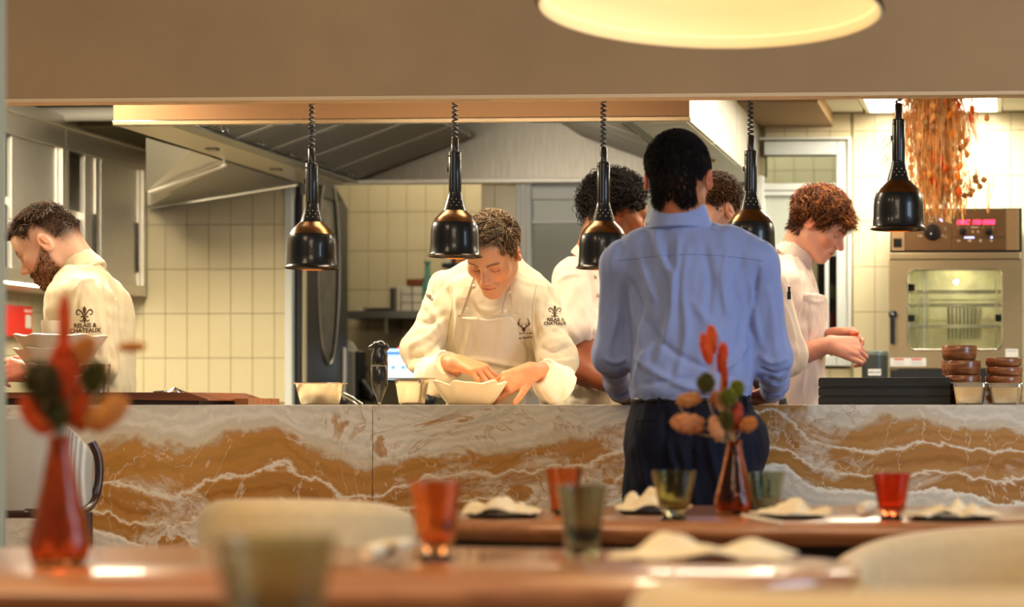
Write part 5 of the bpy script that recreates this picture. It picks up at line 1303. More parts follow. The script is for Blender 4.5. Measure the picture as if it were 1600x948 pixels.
    # turned back cuffs
    for a, b, ra, rb, sd_ in ((P(671, 594, 6.30), P(702, 568, 6.235), .064, .049, 11), (P(874, 606, 6.29), P(846, 581, 6.225), .070, .049, 12)):
        s = SDF(); s.rc(a, b, ra, rb, k=.01, flat=True); dd = (Vector(b)-Vector(a)).normalized(); s.rc(Vector(b)-dd*.006, Vector(b)+dd*.05, rb-.006, rb, k=.003, kind='s', flat=True)
        garment('cuff', s, .0045, cloth('cuff_cotton%d' % sd_, '#f2e8d2'), jk, nz=(14, .004), nz2=(30, .001), seed=sd_)
    # apron
    s = SDF()
    rows = secs_px([(697, 850, 660, .125), (697, 850, 600, .133), (697, 850, 550, .138), (692, 852, 500, .136, -.02), (690, 858, 465, .126, -.03)], 6.5)
    zt = P(760, 491, 6.36).z; bx_ = P(764, 500, 6.38).x
    def clip(X, Y, Z):
        half = np.interp(Z, [P(0, 560, 6.4).z, P(0, 535, 6.4).z, zt], [.125, .108, .088]); sag = zt-.012*(1-((X-bx_)/.1)**2)
        return np.maximum(np.maximum(np.abs(X-bx_+.012)-half, Z-sag), Y-6.47)
    s.loft(rows, infl=.006, clip=clip, k=.01)
    ap = garment('apron', s, .006, M_apron, root, [([(712, 560), (760, 564), (812, 574), (828, 572)], 4, .006), ([(708, 566), (760, 572), (812, 582)], 4, -.007), ([(740, 500), (730, 540), (722, 560)], 6, .004), ([(805, 500), (818, 540), (826, 568)], 5, .004), ([(715, 497), (760, 499), (806, 493)], 3, .0025)], nz=(7, .004), nz2=(20, .0015), seed=8)
    for a, b in (((716, 492), (738, 428)), ((806, 490), (800, 440))):
        pts = []
        for t in np.linspace(0, 1, 8):
            p, _ = onsurf(jk, a[0]+(b[0]-a[0])*t, a[1]+(b[1]-a[1])*t, .002)
            if p is not None: pts.append(p)
        if len(pts) > 2:
            V = []; F = []
            for i, p in enumerate(pts): V += [p+Vector((-.008, 0, 0)), p+Vector((.008, 0, 0)), p+Vector((.008, -.003, 0)), p+Vector((-.008, -.003, 0))]
            for i in range(len(pts)-1):
                for k in range(4): F.append((i*4+k, i*4+(k+1) % 4, i*4+4+(k+1) % 4, i*4+4+k))
            obj('apron_strap', (V, F), M_apron, ap, world=True)
    for px, py in ((740, 447), (729, 482), (797, 456), (788, 486)): button(jk, px, py, .0062)
    for pts_ in (((742, 436), (733, 462), (723, 489)), ((792, 452), (788, 470), (783, 490)), ((704, 432), (707, 470), (702, 505), (698, 535)), ((838, 446), (832, 480), (832, 515), (838, 545)), ((681, 418), (679, 440), (676, 460)), ((823, 560), (826, 585), (822, 610))):
        cv = bez([(a_, b_, 0) for a_, b_ in pts_], 8); pp = [onsurf(jk, q_[0], q_[1], .0002)[0] for q_ in cv]; pp = [p_ for p_ in pp if p_ is not None]
        if len(pp) > 3: obj('seam', tube(pp, .0011, 4), MATS['seam_thread'], jk, world=True, smooth=60)
    badge(jk, 867, 487, .74, 0, 0)
    decal('antler_emblem', ANTLER, jk, M_thread, 818.5, 507, 18)
    decal('chest_lettering', text2d('Les Chateaux de chefs', 2.9, bold=.1), jk, M_thread, 819, 520.5, 1, radians(1))
    decal('chest_lettering', text2d('Rene Chaudron', 4.0, bold=.12, shear=.3), jk, M_thread, 819, 527.5, 1, radians(6))
    decal('sleeve_lettering', text2d('oulão', 8.5, bold=.2), jk, M_thread, 669.5, 462, 1, radians(-42))
    trousers(root, (base.x, Yb+.02, .95), [(base.x-.11, Yb, 0), (base.x+.11, Yb, 0)])
    # greying wavy hair
    def keep(p): return (p[:, 2] > hairline(p[:, 1])-.002).astype(float)*np.where((np.abs(p[:, 0]) > .066) & (p[:, 1] > -.035) & (p[:, 1] < .02) & (p[:, 2] < .02), 0, 1)
    def length(p): return np.interp(p[:, 2], [-.05, .03, .09, .12], [.010, .016, .036, .042])
    def flow(p):
        d = np.zeros_like(p); top = smooth01(p[:, 2], .05, .09); d[:, 2] = -1*(1-top); d[:, 1] = top*.9*np.sign(p[:, 1]+.02)*1; d[:, 0] = np.sign(p[:, 0])*.3*(1-top)+top*.6; return d
    skin_strands('temple_hair', root, hc, R, parts[0], lambda x, y, z: (np.abs(x) > .062) & (y > -.05) & (y < .012) & (z > -.02) & (z < .03) & (np.abs(x) < .078), 500, (0, -.2, -.8), .008, .0008, ['#8a6a48', '#a88f6c', '#6b4f34'], 3, .2)
    hair_mesh(root, hc, R, 5200, keep, length, flow, ['#3a2616', '#5b4028', '#8a6a48', '#a88f6c', '#4a3420', '#c0aa88'], rad=.0010, lift=.010, curl=3.0, curlr=.0022, clump=170, seed=4, jitter=.3)
    return root
central_chef()
# ---------------------------------------------------------------- man in the blue shirt (back view)
def blue_man():
    Y = 5.47; c = P(1078, 620, Y); root = thing('person', 'man in light blue shirt and navy trousers seen from behind, leaning on the counter', 'person', (c.x, Y, 0))
    hc = P(1060, 279, Y-.0); R = frame((.05, 1, -.06)); sk = '#b06a48'; parts = []
    nb = P(1063, 345, Y)
    place_head(parts, hc, R, dict(skin=sk, neck_to=tuple(nb), neck_r=.057, hairc='#0c0a0a', hl=-.002, fade=1.0, flush=1.6, ear=.007), .0028)
    shL, shR = P(976, 412, Y+.01), P(1180, 408, Y+.01); elL, elR = P(960, 556, Y+.02), P(1207, 560, Y+.04); wrL, wrR = P(968, 612, Y+.26), P(1208, 612, Y+.26)
    s = SDF(); s.loft(secs_px([(1000, 1160, 640, .08), (1000, 1160, 560, .08), (995, 1165, 450, .085), (1010, 1150, 390, .07), (1030, 1100, 350, .05)], Y)); s.rc(shL+Vector((.03, 0, -.02)), elL, .028, .028, k=.03); s.rc(shR+Vector((-.03, 0, -.02)), elR, .028, .028, k=.03); s.rc(elL, wrL, .028, .024, k=.02); s.rc(elR, wrR, .028, .024, k=.02)
    feet = [(c.x-.15, Y-.02, 0), (c.x+.10, Y+.02, 0)]; legs(s, (c.x-.08, Y, .9), (c.x+.08, Y, .9), *feet); add_part(parts, s, .018, sk)
    hs = SDF(); wl2, wr2 = P(968, 618, Y+.30), P(1206, 619, Y+.30)
    wl2.z = wr2.z = TOP+.03
    hand(hs, wl2, (.25, 1, -.22), (0, .2, 1), side=1, curl=(.3,)*4); hand(hs, wr2, (-.75, .5, -.16), (0, .2, 1), side=-1, curl=(.3, .32, .36, .4), thumb=(.5, .6, -.1))
    add_part(parts, hs, .003, '#8a4a34'); finish_body(parts, root)
    s = SDF()
    s.loft(secs_px([(990, 1170, 628, .115), (984, 1176, 612, .135), (984, 1177, 590, .135), (987, 1172, 545, .125), (986, 1172, 480, .125), (978, 1180, 430, .12), (984, 1176, 400, .10), (1002, 1148, 374, .085), (1018, 1112, 352, .075), (1030, 1100, 338, .058)], Y), k=.03, n=2.25)
    s.rc(P(1000, 392, Y), P(975, 412, Y+.01), .05, .052, k=.05); s.rc(P(1140, 382, Y), P(1182, 410, Y+.01), .05, .054, k=.05)
    s.rc(P(973, 414, Y+.01), P(958, 556, Y+.02), .053, .046, k=.035); s.rc(P(1184, 412, Y+.01), P(1206, 560, Y+.04), .055, .051, k=.035)
    s.rc(P(958, 556, Y+.02), P(966, 604, Y+.24), .047, .036, k=.03); s.rc(P(1206, 560, Y+.04), P(1211, 600, Y+.25), .051, .040, k=.03)
    S = [([(1024, 352), (1030, 392), (1052, 440), (1048, 500), (1030, 560)], 8, .010), ([(1060, 372), (1058, 420), (1050, 470)], 5, .007), ([(1044, 380), (1046, 430)], 4, -.006), ([(1075, 385), (1068, 450), (1072, 520), (1058, 590)], 7, .007), ([(1100, 385), (1110, 440), (1105, 500)], 7, -.006), ([(1135, 395), (1128, 440), (1135, 490)], 5, .006),
      ([(1160, 400), (1150, 450), (1160, 500), (1150, 560)], 6, -.006), ([(985, 440), (1000, 480), (992, 540)], 6, -.007), ([(1000, 400), (1012, 440), (1024, 470)], 6, .006), ([(985, 460), (1000, 520), (1010, 580)], 8, .006), ([(995, 560), (1030, 585), (1080, 606), (1130, 608), (1170, 600)], 6, .007),
      ([(1005, 600), (1040, 596), (1080, 590)], 4, -.005), ([(1100, 590), (1140, 570), (1168, 540)], 5, .006), ([(1020, 540), (1000, 570), (990, 600)], 5, .006), ([(966, 440), (962, 500), (952, 540)], 6, .005), ([(945, 560), (962, 566), (978, 560)], 4, .006), ([(940, 585), (960, 590), (985, 580)], 4, -.006), ([(978, 450), (978, 520)], 4, -.006),
      ([(1172, 440), (1180, 500), (1190, 540)], 6, .006), ([(1185, 420), (1178, 470), (1172, 520)], 4, -.008), ([(1200, 450), (1208, 500), (1212, 550)], 6, .005), ([(1188, 555), (1205, 566), (1228, 560)], 4, .007), ([(1188, 575), (1210, 585), (1235, 578)], 4, -.007), ([(1192, 590), (1215, 600), (1238, 592)], 4, .006), ([(1010, 500), (1040, 540), (1090, 570), (1150, 590)], 6, -.005), ([(1080, 470), (1120, 520), (1150, 580)], 8, .005)]
    sh = garment('shirt', s, .006, M_shirt, root, S, nz=(5, .004), nz2=(18, .0018), seed=21, st=(1, 1, .4))
    # yoke seam + back collar + cuffs
    pts = []
    for px in np.linspace(966, 1192, 34):
        p, _ = onsurf(sh, px, 404-10*sin((px-966)/226*pi)+3, .0006)
        if p is not None: pts.append(p)
    obj('yoke_seam', tube(pts, .0016, 4), M_shirt, sh, world=True, smooth=60)
    s = SDF(); a, b = P(1063, 362, Y), P(1063, 319, Y+.006); s.rc(a, b, .093, .068, k=.004, flat=True); s.rc(P(1063, 330, Y), P(1063, 312, Y+.006), .062, .060, k=.003, kind='s')
    garment('collar', s, .0045, M_shirt, sh, nz=(7, .001), nz2=(20, .0006), seed=6)
    for a, b in ((P(965, 598, Y+.21), P(970, 618, Y+.29)), (P(1212, 596, Y+.21), P(1208, 616, Y+.29))):
        a.z = max(a.z, TOP+.045); b.z = TOP+.042; s = SDF(); s.rc(a, b, .041, .038, k=.004, flat=True); garment('cuff', s, .0045, M_shirt, sh, nz=(14, .0015), seed=7)
    # trousers with belt, back pocket
    s = SDF(); Yt = Y
    s.loft(secs_px([(990, 1180, 800, .11), (980, 1186, 740, .125), (977, 1186, 700, .135), (982, 1180, 660, .135), (990, 1172, 622, .12), (990, 1170, 612, .115)], Yt), k=.03)
    hipz = P(1080, 770, Y).z; hL, hR = P(1035, 770, Y), P(1130, 770, Y)
    for h_, f_ in ((hL, feet[0]), (hR, feet[1])):
        kn = (Vector(h_)+Vector(f_))/2+Vector((0, .0, .04)); s.rc(h_, kn, .095, .078, k=.05); s.rc(kn, Vector(f_)+Vector((0, 0, .05)), .078, .068, k=.03)
    # flared side pocket bulging at the right hip
    s.el(P(1184, 690, Y+.03), (.032, .06, .07), k=.03)
    T = [([(1038, 640), (1040, 700), (1035, 780)], 5, -.006), ([(1062, 690), (1075, 740), (1090, 800)], 6, .008), ([(1040, 680), (1050, 720), (1075, 770)], 5, .007), ([(1100, 650), (1112, 710), (1128, 780)], 7, .008), ([(1120, 650), (1118, 720)], 4, -.006), ([(1150, 680), (1156, 740), (1150, 790)], 6, .007), ([(995, 690), (1010, 760)], 5, .005), ([(1082, 640), (1082, 800)], 3, -.010)]
    tr = garment('trousers', s, .008, M_navy, root, T, nz=(6, .003), nz2=(18, .0012), seed=22)
    s = SDF(); s.loft(secs_px([(987, 1173, 631, .123), (987, 1173, 620, .121)], Yt), infl=.002); garment('belt', s, .0055, M_shoe, tr, nz=(5, .0003), nz2=(9, .0002))
    for px in (1030, 1085, 1166):
        p, _ = onsurf(tr, px, 634, .004)
        if p is not None: obj('belt_loop', B((p-Vector((.004, .003, .015)), p+Vector((.004, .003, .022))), bev=.001), M_navy, tr, world=True)
    pts = [onsurf(tr, px, 657, .0006)[0] for px in np.linspace(994, 1030, 10)]; obj('pocket_seam', tube([p for p in pts if p is not None], .0014, 4), M_shoe, tr, world=True)
    shoes(root, feet, (0, 1, 0))
    def keep(p): return (p[:, 2] > hairline(p[:, 1])-.006).astype(float)*np.where((np.abs(p[:, 0]) > .066) & (p[:, 1] > -.03) & (p[:, 1] < .02) & (p[:, 2] < .02), 0, 1)*np.where((p[:, 2] < -.045) & (p[:, 1] < -.03), .5, 1)
    def length(p): return np.interp(p[:, 2], [-.05, -.01, .04, .10], [.006, .012, .022, .034])
    def flow(p):
        d = np.zeros_like(p); top = smooth01(p[:, 2], .06, .1); d[:, 2] = -1*(1-top); d[:, 1] = top*.9+0; d[:, 0] = top*.5; return d
    skin_strands('nape_hair', root, hc, R, parts[0], lambda x, y, z: (y < -.02) & (z < .0) & (z > -.078+.012*np.cos(x*90)) & (np.abs(x) < .06), 2600, (0, 0, -.9), .012, .0009, ['#0a0808', '#151010', '#1d1713'], 3, .25)
    hair_mesh(root, hc, R, 7000, keep, length, flow, ['#0a0808', '#151010', '#1d1713', '#080608'], rad=.0010, lift=.011, seed=31, jitter=.35)
blue_man()
# ---------------------------------------------------------------- generic dressed torso for the others
def fade_hair(p, lo=.0): return 1
# left, bearded chef in profile
def left_chef():
    Y = 6.42; c = P(140, 620, Y); root = thing('person', 'bearded chef in white jacket looking down at the left end of the counter', 'person', (c.x, Y, 0))
    hc = P(77, 383, Y-.02); pit = radians(33); R = frame((-cos(pit), -.10, -sin(pit))); sk = '#dcae92'; parts = []
    nb = P(133, 430, Y+.01)
    place_head(parts, hc, R, dict(skin=sk, neck_to=tuple(nb), neck_r=.053, hairc='#4a3220', hl=.006, fade=.9, brow='#4a3220', beard=('#7a5030', .75), nose=1.05, scale=1.0), .0023)
    sh = P(138, 462, Y-.08); sh2 = P(130, 450, Y+.17); el = P(152, 592, Y-.10); wr = P(60, 596, Y-.14); el2 = P(90, 560, Y+.15); wr2 = P(25, 575, Y+.0)
    s = SDF(); s.loft([(P(140, 640, Y).x, Y, .8, .08, .12), (P(145, 560, Y).x, Y, P(0, 560, Y).z, .08, .13), (P(140, 470, Y).x, Y, P(0, 470, Y).z, .08, .13), (nb.x, Y, P(0, 435, Y).z, .05, .07)]); s.rc(sh, el, .028, .028, k=.02); s.rc(sh2, el2, .028, .028, k=.02); s.rc(el, wr, .028, .024, k=.02); s.rc(el2, wr2, .028, .024, k=.02)
    feet = [(c.x, Y-.12, 0), (c.x, Y+.12, 0)]; legs(s, (c.x, Y-.08, .9), (c.x, Y+.08, .9), *feet); add_part(parts, s, .018, sk)
    hs = SDF(); w1 = P(54, 583, Y-.1); hs.rc(el+(w1-el)*.4, w1, .036, .027, k=.02); hand(hs, w1, (-1, .1, .12), (.1, -.9, .4), side=1, curl=(.55, .6, .65, .7), thumb=(.7, .4, -.3))
    w2 = P(40, 566, Y+.1); hs.rc(el2+(w2-el2)*.4, w2, .036, .027, k=.02); hand(hs, w2, (-1, -.35, -.2), (.1, -.5, .8), side=1, curl=(.5, .6, .6, .7), thumb=(.7, .4, -.3))
    add_part(parts, hs, .0028, '#b06a52'); finish_body(parts, root)
    s = SDF(); z = lambda py: P(140, py, Y).z; x = lambda px: P(px, 500, Y).x
    s.loft([((x(84)+x(196))/2, Y, z(650), (x(196)-x(84))/2, .17), ((x(84)+x(198))/2, Y, z(600), (x(198)-x(84))/2, .18), ((x(84)+x(196))/2, Y, z(550), (x(196)-x(84))/2, .18), ((x(86)+x(193))/2, Y, z(490), (x(193)-x(86))/2, .19), ((x(90)+x(186))/2, Y, z(460), (x(186)-x(90))/2, .185), ((x(100)+x(172))/2, Y, z(436), (x(172)-x(100))/2, .15), ((x(106)+x(155))/2, Y, z(418), (x(155)-x(106))/2, .09)], k=.03)
    s.rc(P(132, 462, Y-.12), P(146, 575, Y-.13), .066, .062, k=.03); s.rc(P(130, 450, Y+.15), P(95, 550, Y+.16), .06, .055, k=.03)
    s.rc(P(146, 580, Y-.13), P(95, 602, Y-.15), .060, .045, k=.02); s.rc(P(95, 550, Y+.16), P(62, 566, Y+.12), .055, .045, k=.02)
    S = [([(160, 440), (170, 480), (173, 540), (172, 600)], 3, -.011), ([(164, 440), (178, 480), (182, 540), (180, 600)], 5, .006), ([(150, 430), (165, 452), (184, 480)], 4, .006), ([(118, 455), (128, 440), (145, 436)], 4, .006), ([(112, 470), (108, 520), (112, 570)], 5, .005), ([(150, 480), (160, 520), (158, 570)], 6, .005), ([(140, 540), (128, 580), (120, 600)], 5, -.005), ([(186, 500), (190, 560)], 4, -.004), ([(128, 445), (122, 465), (120, 490)], 3, -.005), ([(150, 560), (165, 590)], 5, .006)]
    jk = garment('jacket', s, .0065, M_jacket, root, S, nz=(6, .005), nz2=(20, .0018), seed=41)
    s = SDF(); a, b = P(137, 433, Y), P(116, 408, Y); s.rc(a, b, .073, .064, k=.004, flat=True); s.rc(P(134, 430, Y), P(112, 403, Y), .055, .056, k=.003, kind='s'); garment('collar', s, .0045, M_jacket, jk, [([(106, 434), (128, 420), (142, 408)], 2, -.003)], nz=(8, .001), seed=42)
    badge(jk, 132, 492, 1.0, radians(2), .02)
    trousers(root, (c.x, Y, .95), feet, rx=.10, ry=.15, fwd=(-1, 0, 0), seed=43)
    def keep(p): return smooth01(p[:, 2]-hairline(p[:, 1])-.016, .0, .06)*np.where((np.abs(p[:, 0]) > .066) & (p[:, 2] < .045), .12, 1)
    def length(p): return np.interp(p[:, 2]+.25*p[:, 1], [.0, .05, .09, .13], [.004, .008, .030, .050])
    def flow(p):
        d = np.zeros_like(p); top = smooth01(p[:, 2]+.3*p[:, 1], .05, .08); d[:, 2] = -1*(1-top); d[:, 1] = top*.85-.1; d[:, 0] = top*.35; return d
    skin_strands('quiff', root, hc, R, parts[0], lambda x, y, z: (y > .03) & (z > .075) & (np.abs(x) < .05), 500, (.1, .55, .55), .030, .0010, ['#2a1a10', '#4a3220', '#5e432c'], 4, .3, .25)
    hair_mesh(root, hc, R, 5200, keep, length, flow, ['#2a1a10', '#3a2616', '#4a3220', '#5e432c', '#1c120c'], rad=.0010, lift=.016, seed=44, jitter=.28, clump=150)
    skin_strands('beard', root, hc, R, parts[0], lambda x, y, z: ((z < -(.008+np.interp(y, [0, .02, .05, .075, .12], [.0, .018, .040, .050, .050]))) & (y > -.002) & (z > -.126) & ~((np.abs(z+.066) < .008) & (np.abs(x) < .022))) | ((np.abs(z+.053) < .005) & (np.abs(x) < .03) & (y > .08)), 2000, (0, .25, -.75), .0065, .0009, ('#5a3820', '#7a5030', '#966840', '#40260f'), 5, .55)
left_chef()
# right, young chef in profile
def right_chef():
    Y = 7.35; c = P(1245, 620, Y); root = thing('person', 'young chef with tousled auburn hair in pinkish jacket and apron, looking down at his hands', 'person', (c.x, Y, 0))
    hc = P(1281, 350, Y-.02); pit = radians(33); R = frame((cos(pit), -.14, -sin(pit))); sk = '#d99c80'; parts = []
    nb = P(1240, 402, Y)
    place_head(parts, hc, R, dict(skin=sk, neck_to=tuple(nb), neck_r=.050, hairc='#4a2614', hl=.0, fade=0, brow='#6a4028', nose=1.1, jaw=.93, flush=1.25, scale=1.0), .0026)
    sh = P(1228, 445, Y-.11); el = P(1232, 560, Y-.12); wr = P(1296, 538, Y-.16); sh2 = P(1228, 440, Y+.15); el2 = P(1240, 540, Y+.15); wr2 = P(1300, 524, Y+.0)
    s = SDF(); z = lambda py: P(1245, py, Y).z; x = lambda px: P(px, 500, Y).x
    s.loft([(x(1245), Y, z(650), .08, .12), (x(1243), Y, z(540), .08, .12), (x(1238), Y, z(450), .08, .12), (nb.x, Y, z(415), .05, .07)]); s.rc(sh, el, .04, .038, k=.02); s.rc(sh2, el2, .04, .038, k=.02)
    feet = [(c.x, Y-.12, 0), (c.x, Y+.12, 0)]; legs(s, (c.x, Y-.08, .9), (c.x, Y+.08, .9), *feet); add_part(parts, s, .018, sk)
    hs = SDF(); hs.rc(el, wr, .046, .029, k=.02); hs.rc(el2, wr2, .04, .027, k=.02)
    hand(hs, wr, (1, .10, -.10), (-.05, -.85, .50), side=1, curl=(.95, 1.0, 1.05, 1.1), spread=.02, thumb=(.85, .35, -.05), tcurl=.1, sc=1.08)
    hand(hs, wr2, (1, -.30, .02), (-.1, .55, .8), side=1, curl=(.85, .9, .9, .95), spread=.03, thumb=(.85, .3, -.2), tcurl=.2, sc=1.0)
    add_part(parts, hs, .0028, '#d69478', 1, .06); finish_body(parts, root)
    s = SDF()
    s.loft([((x(1205)+x(1282))/2, Y, z(655), (x(1282)-x(1205))/2, .16), ((x(1205)+x(1284))/2, Y, z(580), (x(1284)-x(1205))/2, .165), ((x(1203)+x(1284))/2, Y, z(520), (x(1284)-x(1203))/2, .17), ((x(1200)+x(1280))/2, Y, z(465), (x(1280)-x(1200))/2, .175), ((x(1202)+x(1271))/2, Y, z(436), (x(1271)-x(1202))/2, .155), ((x(1208)+x(1264))/2, Y, z(415), (x(1264)-x(1208))/2, .11), ((x(1216)+x(1256))/2, Y, z(398), (x(1256)-x(1216))/2, .075)], k=.03)
    s.rc(sh, P(1233, 540, Y-.12), .066, .064, k=.03); s.rc(sh2, P(1240, 520, Y+.14), .062, .06, k=.03)
    S = [([(1240, 395), (1254, 430), (1256, 470), (1250, 505)], 3, -.008), ([(1246, 500), (1252, 470), (1262, 450)], 5, .005), ([(1256, 440), (1262, 480), (1258, 520)], 4, .004), ([(1270, 430), (1272, 455)], 3, .005), ([(1225, 470), (1235, 500), (1240, 530)], 4, .005)]
    jk = garment('jacket', s, .0075, M_pink, root, S, nz=(6, .004), nz2=(20, .0015), seed=51)
    s = SDF(); a, b = P(1236, 407, Y), P(1252, 386, Y); s.rc(a, b, .078, .064, k=.004, flat=True); s.rc(P(1238, 404, Y), P(1256, 379, Y), .058, .058, k=.003, kind='s'); garment('collar', s, .005, M_pink, jk, nz=(8, .001), seed=52)
    s = SDF(); clip = lambda X, Yv, Z: np.maximum(np.maximum(x(1256)-X+.25*np.maximum(z(470)-Z, 0)*0, Z-z(462)), np.abs(Yv-Y)-.15)
    s.loft([((x(1205)+x(1282))/2, Y, z(655), (x(1282)-x(1205))/2, .16), ((x(1205)+x(1284))/2, Y, z(580), (x(1284)-x(1205))/2, .165), ((x(1203)+x(1286))/2, Y, z(520), (x(1286)-x(1203))/2, .17), ((x(1200)+x(1288))/2, Y, z(460), (x(1288)-x(1200))/2, .175)], infl=.008, clip=clip)
    ap = garment('apron', s, .006, cloth('pink_apron', '#dcc4b4'), root, [([(1262, 562), (1276, 560), (1290, 558)], 2.5, -.006), ([(1262, 556), (1276, 554), (1290, 552)], 2.5, .005), ([(1270, 480), (1266, 520)], 4, .004), ([(1278, 590), (1272, 620)], 4, .005), ([(1264, 468), (1276, 472), (1290, 469)], 2, .003)], nz=(8, .003), seed=53)
    trousers(root, (c.x, Y, .95), feet, rx=.10, ry=.15, fwd=(1, 0, 0), seed=54)
    def keep(p): return (p[:, 2] > hairline(p[:, 1])-.008).astype(float)*np.where((np.abs(p[:, 0]) > .066) & (p[:, 1] > -.03) & (p[:, 1] < .02) & (p[:, 2] < .02), 0, 1)
    def length(p): return np.interp(p[:, 2]+.2*p[:, 1], [-.05, .0, .06, .11], [.014, .022, .045, .062])
    def flow(p):
        d = np.zeros_like(p); top = smooth01(p[:, 2]+.25*p[:, 1], .04, .09); d[:, 2] = -1*(1-top); d[:, 1] = top*1.0+.15; d[:, 0] = np.sign(p[:, 0])*.2*top; return d
    skin_strands('nape_hair', root, hc, R, parts[0], lambda x, y, z: (y < -.03) & (z < .01) & (z > -.070) & (np.abs(x) < .062), 900, (0, -.1, -.9), .016, .0012, ['#3a1c0c', '#54280f', '#2a140a'], 3, .4)
    skin_strands('fringe', root, hc, R, parts[0], lambda x, y, z: (y > .05) & (z > .055) & (np.abs(x) < .06), 420, (.1, .9, -.25), .036, .0012, ['#54280f', '#6e3a18', '#a8652c', '#8a4c20'], 4, .3, .55)
    hair_mesh(root, hc, R, 5200, keep, length, flow, ['#3a1c0c', '#54280f', '#6e3a18', '#2a140a', '#8a4c20', '#a8652c'], rad=.0013, lift=.021, seed=55, jitter=.45, clump=150, curl=3.5, curlr=.004)
    # morsel between his fingers
    m = thing('food_morsel', 'small reddish morsel held between the young chef\'s fingers', 'food', tuple(P(1334, 522, Y-.12))); s = SDF(); s.el((0, 0, 0), (.014, .012, .010)); s.el((.012, 0, .004), (.008, .008, .006), k=.01)
    V, F = s.mesh(.003); obj('morsel', qmesh('m', V, F), mat('morsel_red', '#c4532c', .4, vary=(60, .2)), m)
right_chef()
